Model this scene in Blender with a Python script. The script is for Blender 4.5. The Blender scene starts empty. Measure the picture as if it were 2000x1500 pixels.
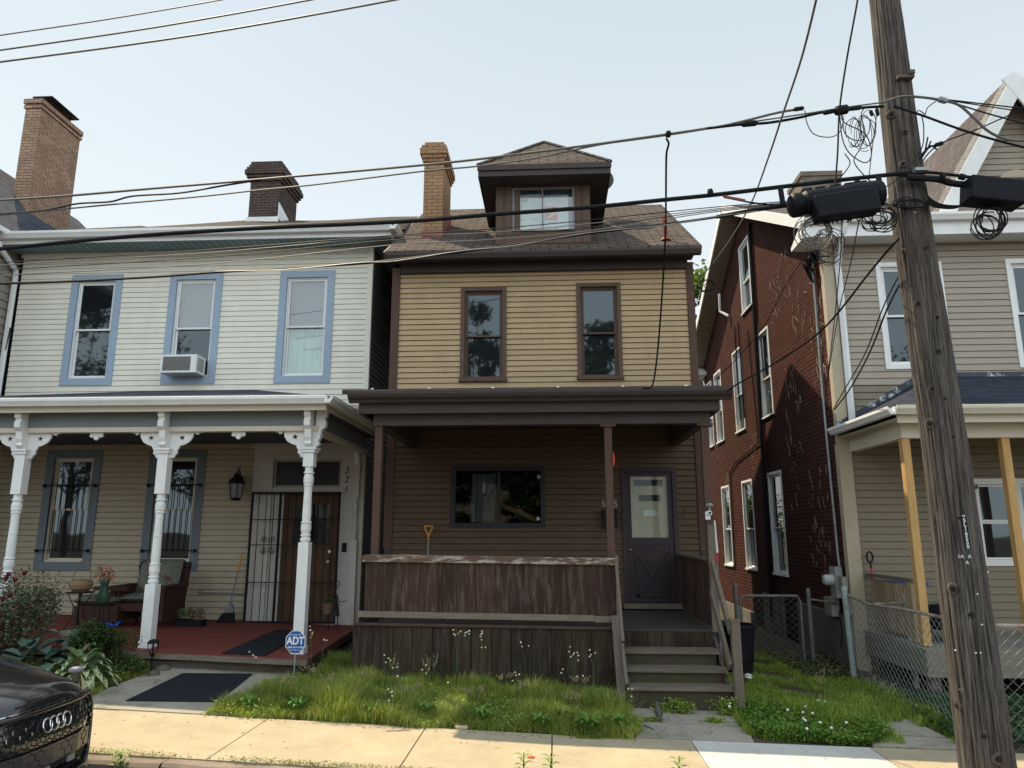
import bpy, bmesh, math, random
import numpy as np
from mathutils import Vector, Matrix
random.seed(7); rng=np.random.default_rng(11)
sc=bpy.context.scene; C=sc.collection
# ---------------- camera, sky, sun, exposure ----------------
F=1418.0; TILT=math.radians(11.56); YAW=math.radians(3.15)
fwd=Vector((-math.sin(YAW)*math.cos(TILT),math.cos(YAW)*math.cos(TILT),math.sin(TILT)))
rgt=Vector((math.cos(YAW),math.sin(YAW),0)); upv=rgt.cross(fwd)
cam=bpy.data.cameras.new('camera'); cam.sensor_width=36; cam.lens=F/2000*36; cam.clip_end=2000; cam.clip_start=.05
co=bpy.data.objects.new('camera',cam); C.objects.link(co); sc.camera=co
co.matrix_world=Matrix(((rgt.x,upv.x,-fwd.x,0),(rgt.y,upv.y,-fwd.y,0),(rgt.z,upv.z,-fwd.z,0),(0,0,0,1)))
SUN=Vector((-2.0,1.95,4.25)).normalized()
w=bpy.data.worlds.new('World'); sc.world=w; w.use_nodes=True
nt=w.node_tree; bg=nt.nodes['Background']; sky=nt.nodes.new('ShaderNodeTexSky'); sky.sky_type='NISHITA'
sky.sun_disc=False; sky.sun_elevation=math.asin(SUN.z); sky.sun_rotation=math.atan2(SUN.x,SUN.y)
sky.air_density=1.0; sky.dust_density=2.0; sky.ozone_density=2.5; sky.altitude=200
tcw=nt.nodes.new('ShaderNodeTexCoord'); sep=nt.nodes.new('ShaderNodeSeparateXYZ'); nt.links.new(tcw.outputs['Generated'],sep.inputs[0])
def wramp(src,stops):
    r=nt.nodes.new('ShaderNodeValToRGB'); el=r.color_ramp.elements
    while len(el)<len(stops): el.new(.5)
    for e,(p,c) in zip(el,stops): e.position=p; e.color=(*c,1)
    nt.links.new(src,r.inputs[0]); return r.outputs[0]
hz=wramp(sep.outputs[2],[(0,(.93,.97,.97)),(.30,(.84,.91,.92)),(.75,(.56,.66,.72)),(1,(.50,.60,.67))])   # thin summer haze, whiter towards the horizon
mr=nt.nodes.new('ShaderNodeMapRange'); mr.inputs[1].default_value=-.6; mr.inputs[2].default_value=.5; mr.inputs[3].default_value=2.1; mr.inputs[4].default_value=1.0  # added boost: sky brighter behind the camera, to light the house fronts
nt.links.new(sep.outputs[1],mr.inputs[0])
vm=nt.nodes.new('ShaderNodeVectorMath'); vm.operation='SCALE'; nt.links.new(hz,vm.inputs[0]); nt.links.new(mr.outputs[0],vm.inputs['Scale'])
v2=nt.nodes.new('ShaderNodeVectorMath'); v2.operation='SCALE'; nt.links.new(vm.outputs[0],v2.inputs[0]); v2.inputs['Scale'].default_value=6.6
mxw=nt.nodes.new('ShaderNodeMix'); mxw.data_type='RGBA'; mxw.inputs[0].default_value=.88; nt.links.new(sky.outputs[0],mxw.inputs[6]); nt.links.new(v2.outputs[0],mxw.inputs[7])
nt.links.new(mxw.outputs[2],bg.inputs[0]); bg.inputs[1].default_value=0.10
sl=bpy.data.lights.new('sun','SUN'); sl.energy=4.3; sl.angle=math.radians(.6); sl.color=(1,.83,.57)
so=bpy.data.objects.new('sun',sl); C.objects.link(so); so.rotation_euler=SUN.to_track_quat('Z','Y').to_euler()
sc.view_settings.view_transform='Standard'; sc.view_settings.look='None'; sc.view_settings.exposure=0.72; sc.view_settings.gamma=1
sc.render.resolution_x=1024; sc.render.resolution_y=768
sc.render.engine='CYCLES'
# ---------------- helpers ----------------
def ray(u,v): return fwd*F+rgt*(u-1000)-upv*(v-750)
def at(u,v,Y): d=ray(u,v); return d*(Y/d.y)
def atx(u,v,X): d=ray(u,v); return d*(X/d.x)
def gs(x):
    x=max(-40,min(40,x)); return -1.975-(.038 if x<0 else .023)*x
def gz(x,y): return gs(x)+.05*min(1.8,max(0,y-7.8))
ORG={}
class MB:
    def __init__(s): s.v=[]; s.f=[]; s.bd=[]
    def add(s,vs,fs):
        b=len(s.v); s.bd.append((b,len(s.f))); s.v+= [tuple(p) for p in vs]; s.f+=[tuple(b+i for i in q) for q in fs]; return s
    def obox(s,c,a,b,d):
        c,a,b,d=Vector(c),Vector(a),Vector(b),Vector(d); vs=[]
        for k in (-1,1):
            for j in (-1,1):
                for i in (-1,1): vs.append(c+a*i+b*j+d*k)
        return s.add(vs,[(0,2,3,1),(4,5,7,6),(0,1,5,4),(2,6,7,3),(0,4,6,2),(1,3,7,5)])
    def box(s,x0,x1,y0,y1,z0,z1):
        return s.obox(((x0+x1)/2,(y0+y1)/2,(z0+z1)/2),((x1-x0)/2,0,0),(0,(y1-y0)/2,0),(0,0,(z1-z0)/2))
    def bar(s,p,q,w,h,side=None):
        p,q=Vector(p),Vector(q); d=q-p; n=d.normalized()
        sd=Vector(side) if side else n.cross(Vector((0,0,1)))
        if sd.length<1e-4: sd=Vector((1,0,0))
        sd=(sd-n*sd.dot(n)).normalized(); u=n.cross(sd)
        return s.obox((p+q)/2,d/2,sd*(w/2),u*(h/2))
    def tube(s,pts,r,n=6,cap=True):
        pts=[Vector(p) for p in pts]; rs=r if isinstance(r,(list,tuple)) else [r]*len(pts)
        vs=[]; fs=[]; pu=None
        for i,p in enumerate(pts):
            t=(pts[min(i+1,len(pts)-1)]-pts[max(i-1,0)]).normalized()
            if pu is None:
                pu=t.cross(Vector((0,0,1)))
                if pu.length<.05: pu=t.cross(Vector((1,0,0)))
            pu=(pu-t*pu.dot(t)).normalized(); w_=t.cross(pu)
            for k in range(n):
                a=2*math.pi*k/n; vs.append(p+(pu*math.cos(a)+w_*math.sin(a))*rs[i])
        for i in range(len(pts)-1):
            for k in range(n):
                fs.append((i*n+k,i*n+(k+1)%n,(i+1)*n+(k+1)%n,(i+1)*n+k))
        if cap: fs.append(tuple(range(n))); fs.append(tuple((len(pts)-1)*n+k for k in range(n)))
        return s.add(vs,fs)
    def lathe(s,c,prof,n=16,ax=None):
        ax=Vector(ax or (0,0,1)).normalized(); a=ax.orthogonal().normalized(); b=ax.cross(a); c=Vector(c); vs=[];fs=[]
        for r,z in prof:
            for k in range(n):
                t=2*math.pi*k/n; vs.append(c+ax*z+(a*math.cos(t)+b*math.sin(t))*r)
        for i in range(len(prof)-1):
            for k in range(n): fs.append((i*n+k,i*n+(k+1)%n,(i+1)*n+(k+1)%n,(i+1)*n+k))
        fs.append(tuple(range(n))); fs.append(tuple((len(prof)-1)*n+k for k in range(n)))
        return s.add(vs,fs)
    def prism(s,pts,o,u,v,d):
        o,u,v,d=Vector(o),Vector(u),Vector(v),Vector(d); n=len(pts)
        vs=[o+u*a+v*b for a,b in pts]+[o+u*a+v*b+d for a,b in pts]
        return s.add(vs,[tuple(range(n)),tuple(range(2*n-1,n-1,-1))]+[(i,(i+1)%n,n+(i+1)%n,n+i) for i in range(n)])
    def poly(s,*p): return s.add(p,[tuple(range(len(p)))])
    def slab(s,pts,th):   # polygon pushed down by th along z
        n=len(pts); vs=[Vector(p) for p in pts]+[Vector(p)-Vector((0,0,th)) for p in pts]
        return s.add(vs,[tuple(range(n)),tuple(range(2*n-1,n-1,-1))]+[(i,(i+1)%n,n+(i+1)%n,n+i) for i in range(n)])
    def each(s,name,mat,parent=None,**k):
        out=[]; bd=s.bd+[(len(s.v),len(s.f))]
        for (b,f),(b2,f2) in zip(bd,bd[1:]):
            m=MB(); m.v=s.v[b:b2]; m.f=[tuple(i-b for i in q) for q in s.f[f:f2]]; out.append(m.build(name,mat,parent,**k))
        return out
    def build(s,name,mat,parent=None,smooth=False,origin=None,recalc=True,label=None):
        o0=ORG.get(parent.name) if parent is not None else (Vector(origin) if origin is not None else Vector((0,0,0)))
        if parent is None and origin is None and s.v:
            xs=[p[0] for p in s.v]; ys=[p[1] for p in s.v]; zs=[p[2] for p in s.v]
            o0=Vector(((min(xs)+max(xs))/2,(min(ys)+max(ys))/2,min(zs)))
        me=bpy.data.meshes.new(name); me.from_pydata([(a-o0.x,b-o0.y,c-o0.z) for a,b,c in s.v],[],s.f)
        if recalc and len(s.f)<60000:
            bm=bmesh.new(); bm.from_mesh(me); bmesh.ops.recalc_face_normals(bm,faces=bm.faces); bm.to_mesh(me); bm.free()
        if len(s.f)<60000:
            uv=me.uv_layers.new(name='UV'); Z=Vector((0,0,1)); vv=me.vertices; buf=[]
            for p in me.polygons:
                n=p.normal; u=Z.cross(n)
                if u.length<.05: u=Vector((1,0,0)); 
                u.normalize(); v=n.cross(u)
                for i in p.vertices:
                    q=vv[i].co+o0; buf+= [q.dot(u),q.dot(v)]
            uv.data.foreach_set('uv',buf)
        if smooth: me.polygons.foreach_set('use_smooth',[True]*len(me.polygons))
        me.materials.append(mat)
        ob=bpy.data.objects.new(name,me); C.objects.link(ob)
        if parent is not None: ob.parent=parent
        else: ob.location=o0
        ORG[ob.name]=o0
        if label: ob['label']=label
        return ob
def tag(o,label=None,cat=None,group=None,kind=None):
    if label: o['label']=label
    if cat: o['category']=cat
    if group: o['group']=group
    if kind: o['kind']=kind
    return o
def thing(name,label,cat,loc,group=None):
    o=bpy.data.objects.new(name,None); C.objects.link(o); o.location=loc; o.empty_display_size=.1
    ORG[o.name]=Vector(loc); return tag(o,label,cat,group)
def struct(name,mb,mat,**k): o=mb.build(name,mat,origin=(0,0,0),**k); o['kind']='structure'; return o
def copy_tree(o,parent=None,loc=None,label=None):
    c=o.copy(); C.objects.link(c); c.parent=parent
    if loc is not None: c.location=loc
    if label: c['label']=label
    for ch in o.children: copy_tree(ch,c)
    return c
def npmesh(name,V,Fq,mat,kind=None,parent=None,origin=(0,0,0)):
    # V (n,3), Fq list of (m,k) arrays of equal-size faces
    o0=np.array(ORG[parent.name] if parent is not None else origin,float)
    me=bpy.data.meshes.new(name); V=V-o0
    me.vertices.add(len(V)); me.vertices.foreach_set('co',V.astype(np.float32).ravel())
    loops=np.concatenate([f.ravel() for f in Fq]); tot=np.concatenate([np.full(len(f),f.shape[1]) for f in Fq])
    st=np.concatenate([[0],np.cumsum(tot)[:-1]])
    me.loops.add(len(loops)); me.loops.foreach_set('vertex_index',loops.astype(np.int32))
    me.polygons.add(len(tot)); me.polygons.foreach_set('loop_start',st.astype(np.int32)); me.polygons.foreach_set('loop_total',tot.astype(np.int32))
    me.update(calc_edges=True); me.materials.append(mat)
    ob=bpy.data.objects.new(name,me); C.objects.link(ob)
    if parent is not None: ob.parent=parent
    else: ob.location=tuple(o0)
    ORG[ob.name]=Vector(o0)
    if kind: ob['kind']=kind
    return ob
# ---------------- materials ----------------
MC={}
def nd(t,typ,**k):
    n=t.nodes.new(typ)
    for a,b in k.items():
        if hasattr(n,a): setattr(n,a,b)
        else: n.inputs[a].default_value=b
    return n
def base(name):
    m=bpy.data.materials.new(name); m.use_nodes=True; t=m.node_tree; return m,t,t.nodes['Principled BSDF']
def mul(c,k): return (min(1,c[0]*k),min(1,c[1]*k),min(1,c[2]*k),1)
def ramp(t,fac,stops):
    r=t.nodes.new('ShaderNodeValToRGB'); el=r.color_ramp.elements
    while len(el)<len(stops): el.new(.5)
    for e,(p,c) in zip(el,stops): e.position=p; e.color=(c[0],c[1],c[2],1)
    t.links.new(fac,r.inputs[0]); return r.outputs[0]
def noise(t,vec,scale,detail=4,rough=.6,mp=None):
    if mp is not None:
        m=nd(t,'ShaderNodeMapping'); m.inputs['Scale'].default_value=mp; t.links.new(vec,m.inputs[0]); vec=m.outputs[0]
    n=nd(t,'ShaderNodeTexNoise'); n.inputs['Scale'].default_value=scale; n.inputs['Detail'].default_value=detail; n.inputs['Roughness'].default_value=rough
    t.links.new(vec,n.inputs['Vector']); return n.outputs['Fac']
def mix(t,fac,a,b,mode='MIX'):
    m=t.nodes.new('ShaderNodeMix'); m.data_type='RGBA'; m.blend_type=mode
    for s,x in ((m.inputs[0],fac),(m.inputs[6],a),(m.inputs[7],b)):
        if hasattr(x,'links'): t.links.new(x,s)
        else: s.default_value=x
    return m.outputs[2]
def mat(name,col,rough=.6,var=.15,scale=4,grain=(1,1,1),wear=None,wearcol=None,wgrain=None,wscale=6,wsoft=.09,wamt=1,island=0,bump=.1,bdist=.004,metal=0,spec=.22,dirt=None,dirtamt=.3):
    if name in MC: return MC[name]
    m,t,b=base(name); tc=nd(t,'ShaderNodeTexCoord'); vec=tc.outputs['Object']
    n1=noise(t,vec,scale,5,.65,grain)
    c=ramp(t,n1,[(.25,mul(col,1-var)),(.75,mul(col,1+var))])
    if island:
        g=nd(t,'ShaderNodeNewGeometry'); c=mix(t,1.0,c,ramp(t,g.outputs['Random Per Island'],[(0,(1-island,)*3),(1,(1,1,1))]),'MULTIPLY')
    if dirt:
        n3=noise(t,vec,1.3,5,.7,(1.6,1.6,.5)); f=ramp(t,n3,[(.45,(0,0,0)),(.8,(dirtamt,)*3)]); c=mix(t,f,c,(*dirt,1))
    if wear is not None:
        n2=noise(t,vec,wscale,6,.72,wgrain or grain); f=ramp(t,n2,[(wear,(0,0,0)),(min(1,wear+wsoft),(wamt,)*3)]); c=mix(t,f,c,(*wearcol,1))
    t.links.new(c,b.inputs['Base Color']); b.inputs['Roughness'].default_value=rough; b.inputs['Metallic'].default_value=metal
    b.inputs['Specular IOR Level'].default_value=spec
    if bump:
        bp=nd(t,'ShaderNodeBump'); bp.inputs['Strength'].default_value=bump; bp.inputs['Distance'].default_value=bdist
        t.links.new(n1,bp.inputs['Height']); t.links.new(bp.outputs[0],b.inputs['Normal'])
    MC[name]=m; return m
def brickmat(name,c1,c2,mortar,bw=.205,bh=.068,ms=.007,msm=.2,bump=.5,stain=None,var=.25,soff=.5):
    if name in MC: return MC[name]
    m,t,b=base(name); tc=nd(t,'ShaderNodeTexCoord'); br=nd(t,'ShaderNodeTexBrick')
    br.offset=soff
    for k,v in (('Scale',1),('Brick Width',bw),('Row Height',bh),('Mortar Size',ms),('Mortar Smooth',msm),('Bias',-.1)): br.inputs[k].default_value=v
    br.inputs['Color1'].default_value=(*c1,1); br.inputs['Color2'].default_value=(*c2,1); br.inputs['Mortar'].default_value=(*mortar,1)
    t.links.new(tc.outputs['UV'],br.inputs['Vector'])
    n=noise(t,tc.outputs['Object'],2.2,6,.7); c=mix(t,1.0,br.outputs['Color'],ramp(t,n,[(.3,(1-var,)*3),(.7,(1,1,1))]),'MULTIPLY')
    n2=noise(t,tc.outputs['Object'],40,3,.6); c=mix(t,.5,c,ramp(t,n2,[(.3,(.65,.65,.65)),(.7,(1,1,1))]),'MULTIPLY')
    if stain:
        n3=noise(t,tc.outputs['Object'],.9,6,.75,(1,1,1.6)); c=mix(t,ramp(t,n3,[(.5,(0,0,0)),(.68,(.8,.8,.8))]),c,(*stain,1))
    t.links.new(c,b.inputs['Base Color']); b.inputs['Roughness'].default_value=.9; b.inputs['Specular IOR Level'].default_value=.05
    ad=nd(t,'ShaderNodeMath',operation='MULTIPLY_ADD'); t.links.new(br.outputs['Fac'],ad.inputs[0]); ad.inputs[1].default_value=-1; t.links.new(n2,ad.inputs[2])
    bp=nd(t,'ShaderNodeBump'); bp.inputs['Strength'].default_value=bump; bp.inputs['Distance'].default_value=.006
    t.links.new(ad.outputs[0],bp.inputs['Height']); t.links.new(bp.outputs[0],b.inputs['Normal'])
    MC[name]=m; return m
def leafmat(name,cols,rough=.5,trans=.25,pos=None):
    if name in MC: return MC[name]
    m,t,b=base(name); g=nd(t,'ShaderNodeNewGeometry'); n=len(cols)
    c=ramp(t,g.outputs['Random Per Island'],[((pos[i] if pos else i/(n-1)),cc) for i,cc in enumerate(cols)])
    tc=nd(t,'ShaderNodeTexCoord'); nn=noise(t,tc.outputs['Object'],2.0,3,.6); c=mix(t,1,c,ramp(t,nn,[(.3,(.6,.65,.6)),(.7,(1.25,1.2,1.0))]),'MULTIPLY')
    t.links.new(c,b.inputs['Base Color']); b.inputs['Roughness'].default_value=rough; b.inputs['Specular IOR Level'].default_value=.3
    tr=nd(t,'ShaderNodeBsdfTranslucent'); t.links.new(c,tr.inputs[0]); mx=nd(t,'ShaderNodeMixShader'); mx.inputs[0].default_value=trans
    t.links.new(b.outputs[0],mx.inputs[1]); t.links.new(tr.outputs[0],mx.inputs[2]); t.links.new(mx.outputs[0],t.nodes['Material Output'].inputs[0])
    MC[name]=m; return m
def glassdark(name='glass_dark',col=(.012,.015,.018),ior=1.75):
    if name in MC: return MC[name]
    m,t,b=base(name); b.inputs['Base Color'].default_value=(*col,1); b.inputs['Roughness'].default_value=.025; b.inputs['IOR'].default_value=ior; b.inputs['Specular Tint'].default_value=(.74,.90,1,1)
    tc=nd(t,'ShaderNodeTexCoord'); n=noise(t,tc.outputs['Object'],1.6,1,.4); bp=nd(t,'ShaderNodeBump'); bp.inputs['Strength'].default_value=.25; bp.inputs['Distance'].default_value=.006
    t.links.new(n,bp.inputs['Height']); t.links.new(bp.outputs[0],b.inputs['Normal']); MC[name]=m; return m
def glassclear(name='glass_clear',k=.105,tint=(.9,.95,.95)):
    if name in MC: return MC[name]
    m,t,b=base(name); t.nodes.remove(b); tr=nd(t,'ShaderNodeBsdfTransparent'); tr.inputs[0].default_value=(*tint,1); gl=nd(t,'ShaderNodeBsdfGlossy'); gl.inputs['Roughness'].default_value=.02
    mx=nd(t,'ShaderNodeMixShader'); mx.inputs[0].default_value=k; t.links.new(tr.outputs[0],mx.inputs[1]); t.links.new(gl.outputs[0],mx.inputs[2]); t.links.new(mx.outputs[0],t.nodes['Material Output'].inputs[0])
    MC[name]=m; return m
W1,Wz=(35,35,1.6),(1,1,1)
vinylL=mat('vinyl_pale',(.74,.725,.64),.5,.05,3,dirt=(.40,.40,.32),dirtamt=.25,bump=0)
trimL=mat('trim_pale',(.74,.72,.64),.5,.05,3,bump=0)
bluew=mat('paint_blue',(.30,.385,.50),.5,.06,5,bump=0)
bluegrey=mat('paint_bluegrey',(.20,.23,.25),.55,.06,5,bump=0)
white=mat('paint_white',(.74,.76,.77),.45,.05,6,dirt=(.5,.5,.46),dirtamt=.3,bump=0)
cream=mat('paint_cream',(.58,.54,.45),.5,.05,5,bump=0)
soffitL=mat('soffit_blue',(.22,.30,.32),.6,.08,3,bump=0)
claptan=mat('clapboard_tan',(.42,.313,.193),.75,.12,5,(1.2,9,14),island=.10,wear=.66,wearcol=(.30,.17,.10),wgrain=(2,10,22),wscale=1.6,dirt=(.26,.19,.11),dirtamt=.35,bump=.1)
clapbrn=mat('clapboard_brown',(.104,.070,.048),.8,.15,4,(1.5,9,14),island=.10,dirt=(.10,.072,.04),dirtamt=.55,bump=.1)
brown=mat('paint_brown',(.054,.043,.041),.55,.12,3,(2,2,6),bump=.05)
brownfr=mat('wood_brown_frame',(.100,.064,.050),.7,.2,3,W1,wear=.64,wearcol=(.42,.37,.32),wscale=1.5,wgrain=(14,14,3),bump=.3)
brownpost=mat('wood_brown_post',(.088,.050,.040),.75,.2,2,W1,wear=.66,wearcol=(.34,.29,.25),wscale=1.3,wgrain=(20,20,1.6),bump=.4)
boards=mat('boards_weathered',(.056,.030,.023),.85,.3,1.6,(34,34,2.2),wear=.48,wsoft=.30,wamt=.75,wearcol=(.18,.145,.12),wscale=1.3,wgrain=(14,14,1.7),island=.45,bump=.5)
skirt=mat('boards_mossy',(.042,.029,.021),.9,.35,1.6,(34,34,2.2),wear=.48,wsoft=.3,wamt=.7,wearcol=(.11,.095,.07),wscale=1.2,wgrain=(12,12,1.6),island=.5,dirt=(.045,.05,.022),dirtamt=.6,bump=.5)
greyx=mat('wood_grey_lengthwise',(.18,.15,.12),.85,.3,1.6,(2.2,34,34),wear=.6,wearcol=(.11,.07,.055),wscale=1.4,wgrain=(3,16,16),bump=.5)
greyz=mat('wood_grey_upright',(.135,.11,.09),.85,.3,1.6,(34,34,2.2),wear=.62,wearcol=(.11,.08,.06),wscale=1.4,wgrain=(16,16,3),bump=.5)
tread=mat('wood_tread',(.135,.112,.09),.85,.35,1.6,(2.2,34,34),wear=.56,wsoft=.2,wearcol=(.24,.215,.185),wscale=1.4,wgrain=(2.5,14,14),bump=.6)
riserm=mat('wood_riser',(.062,.052,.038),.9,.35,1.6,(2.2,28,28),dirt=(.06,.068,.025),dirtamt=.9,wear=.62,wsoft=.2,wearcol=(.14,.12,.095),wscale=1.6,wgrain=(3,3,10),bump=.5)
lumber=mat('lumber_new',(.47,.29,.12),.7,.22,1.3,(26,26,1.8),wear=.72,wearcol=(.22,.12,.05),wscale=2,wgrain=(6,6,3),bump=.2)
lumbergr=mat('lumber_faded',(.36,.27,.18),.8,.22,1.3,(26,26,1.8),island=.3,bump=.3)
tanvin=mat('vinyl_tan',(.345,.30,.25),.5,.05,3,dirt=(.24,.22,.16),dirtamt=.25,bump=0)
tantrim=mat('trim_tan',(.42,.36,.27),.55,.06,3,bump=0)
black=mat('black_plastic',(.011,.012,.016),.5,.2,8,bump=.05,spec=.12)
iron=mat('iron_black',(.013,.013,.015),.55,.2,8,bump=0,spec=.12)
galv=mat('galvanised',(.30,.34,.35),.5,.25,14,metal=.5,wear=.66,wearcol=(.20,.13,.09),wscale=8,bump=.1)
conc=mat('concrete_old',(.34,.31,.25),.9,.14,5,dirt=(.22,.21,.17),dirtamt=.7,bump=.3,bdist=.006)
def concmat(name,col,speck=.5,mott=.18,moss=None,cracks=0):
    m,t,b=base(name); tc=nd(t,'ShaderNodeTexCoord'); v=tc.outputs['Object']
    c=ramp(t,noise(t,v,2.1,6,.7),[(.3,mul(col,1-mott)),(.72,mul(col,1+mott*.6))])
    c=mix(t,speck,c,ramp(t,noise(t,v,120,3,.7),[(.3,(.55,.55,.55)),(.55,(1,1,1)),(.8,(1.25,1.25,1.25))]),'MULTIPLY')
    c=mix(t,ramp(t,noise(t,v,7,5,.8),[(.62,(0,0,0)),(.75,(.45,.45,.45))]),c,(*mul(col,.62)[:3],1))
    vo=nd(t,'ShaderNodeTexVoronoi',feature='DISTANCE_TO_EDGE'); vo.inputs['Scale'].default_value=.55; dv=nd(t,'ShaderNodeVectorMath',operation='MULTIPLY_ADD'); nz=nd(t,'ShaderNodeTexNoise'); nz.inputs['Scale'].default_value=3; nz.inputs['Detail'].default_value=6; t.links.new(v,nz.inputs[0]); t.links.new(nz.outputs['Color'],dv.inputs[0]); dv.inputs[1].default_value=(.35,.35,.35); t.links.new(v,dv.inputs[2]); t.links.new(dv.outputs[0],vo.inputs['Vector'])
    c=mix(t,ramp(t,vo.outputs['Distance'],[(0,(cracks,)*3),(.006,(0,0,0))]),c,(*mul(col,.30)[:3],1))
    vs_=nd(t,'ShaderNodeTexVoronoi'); vs_.inputs['Scale'].default_value=2.4; t.links.new(v,vs_.inputs['Vector']); c=mix(t,ramp(t,vs_.outputs['Distance'],[(.018,(.4,.4,.4)),(.028,(0,0,0))]),c,(*mul(col,.4)[:3],1))
    if moss: c=mix(t,ramp(t,noise(t,v,2.6,6,.75),[(.52,(0,0,0)),(.66,(.8,.8,.8))]),c,(*moss,1))
    t.links.new(c,b.inputs['Base Color']); b.inputs['Roughness'].default_value=.92; b.inputs['Specular IOR Level'].default_value=.25
    bp=nd(t,'ShaderNodeBump'); bp.inputs['Strength'].default_value=.5; bp.inputs['Distance'].default_value=.004
    t.links.new(noise(t,v,60,5,.8),bp.inputs['Height']); t.links.new(bp.outputs[0],b.inputs['Normal']); MC[name]=m; return m
slabY=concmat('concrete_yellow',(.42,.35,.245)); slabW=concmat('concrete_white',(.56,.545,.52)); slabG=concmat('concrete_path',(.33,.30,.25),moss=(.17,.17,.11),cracks=.7)
asph=concmat('asphalt_mat',(.055,.055,.055),.6,.25); dirtm=concmat('soil_mat',(.085,.065,.042),.6,.4,moss=(.05,.075,.02))
kerbm=concmat('kerb_stone_mat',(.24,.19,.15),.6,.4)
shBrown=brickmat('shingle_brown',(.155,.125,.11),(.105,.085,.075),(.035,.028,.025),.33,.125,.017,.4,.9,var=.35,stain=(.10,.075,.065))
shGrey=brickmat('shingle_grey',(.10,.11,.14),(.065,.075,.10),(.03,.03,.04),.33,.13,.009,.5,.5)
shDark=brickmat('shingle_navy',(.055,.065,.09),(.035,.042,.06),(.015,.016,.02),.40,.14,.008,.5,.5)
shSlate=brickmat('shingle_slate',(.15,.13,.133),(.10,.088,.092),(.06,.055,.055),.22,.15,.010,.4,.5)
bkYellow=brickmat('brick_yellow',(.44,.27,.155),(.36,.215,.125),(.13,.10,.085),.21,.07,.006,.2,.5,var=.25)
bkTall=brickmat('brick_buff',(.50,.34,.24),(.38,.25,.18),(.10,.07,.06),.21,.07,.0055,.2,.5,var=.35)
bkDark=brickmat('brick_dark',(.105,.065,.055),(.065,.045,.042),(.19,.17,.155),.21,.072,.007,.3,.6,stain=(.04,.038,.035),var=.3)
bkMaroon=brickmat('brick_maroon',(.074,.027,.021),(.048,.018,.015),(.155,.090,.078),.215,.072,.0055,.3,.6,var=.25)
bkGrey=brickmat('brick_grey',(.25,.20,.16),(.17,.14,.115),(.22,.20,.18),.21,.072,.008,.3,.5)
gDark=glassdark(); gClear=glassclear(); gDim=glassclear('glass_dim',.055,(.55,.6,.62))
# ---------------- walls and windows in wall frames (o,u,n) ----------------
def P(fr,a,d,z): o,u,n=fr; return o+u*a+n*d+Vector((0,0,z))
def lbox(mb,fr,a0,a1,d0,d1,z0,z1):
    o,u,n=fr; return mb.obox(P(fr,(a0+a1)/2,(d0+d1)/2,(z0+z1)/2),u*((a1-a0)/2),n*((d1-d0)/2),Vector((0,0,(z1-z0)/2)))
def wall(mb,fr,lim,z0,z1,holes=(),exp=None,t=.014,kinks=(),gap_=.011,joints=True):
    br={z0,z1}; br|={k for k in kinks if z0<k<z1}
    for h in list(holes): br|={z for z in (h[2],h[3]) if z0<z<z1}
    if exp:
        z=z0
        while z<z1: br.add(z); z+=exp
    br=sorted(br); br=[b for i,b in enumerate(br) if i==0 or b-br[i-1]>1e-5]
    G=gap_
    if exp and exp<.13 and joints:
        holes=list(holes); zz=z0
        while zz<z1-.02:
            L0,L1=lim(zz); a=L0+random.uniform(.3,2.8)
            while a<L1-.2: holes.append((a,a+.0025,zz-1e-7,zz+exp+1e-7)); a+=random.uniform(1.6,3.6)
            zz+=exp
    if exp: br=sorted(set(br)|{z-G for z in br if z-G>z0 and abs(((z-z0)/exp)-round((z-z0)/exp))<1e-4})
    def off(z,zc): return (t*(1-(z-zc)/exp)+.002) if exp else 0
    for za,zb in zip(br,br[1:]):
        if zb-za<1e-5: continue
        zc=z0+math.floor((za-z0)/exp+1e-6)*exp if exp else z0
        gap=bool(exp) and za-zc>exp-G-1e-4
        a0,a1=lim(za); b0,b1=lim(zb); seg=[(a0,a1,b0,b1)]
        for h in holes:
            if h[2]<=za+1e-6 and h[3]>=zb-1e-6:
                ns=[]
                for s_ in seg:
                    if h[1]<=s_[0] or h[0]>=s_[1]: ns.append(s_); continue
                    if h[0]>s_[0]: ns.append((s_[0],h[0],s_[2],h[0]))
                    if h[1]<s_[1]: ns.append((h[1],s_[1],h[1],s_[3]))
                seg=ns
        for s_ in seg:
            da,db=off(za,zc),off(zb,zc)
            if gap:
                mb.poly(P(fr,s_[0],da,za),P(fr,s_[1],da,za),P(fr,s_[1],-.03,za),P(fr,s_[0],-.03,za)); da=db=-.03
            mb.poly(P(fr,s_[0],da,za),P(fr,s_[1],da,za),P(fr,s_[3],db,zb),P(fr,s_[2],db,zb))
            if exp and abs(za-zc)<1e-5: mb.poly(P(fr,s_[0],-.03,za),P(fr,s_[1],-.03,za),P(fr,s_[1],da,za),P(fr,s_[0],da,za))
FX=Vector((1,0,0)); FY=Vector((0,1,0))
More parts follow.
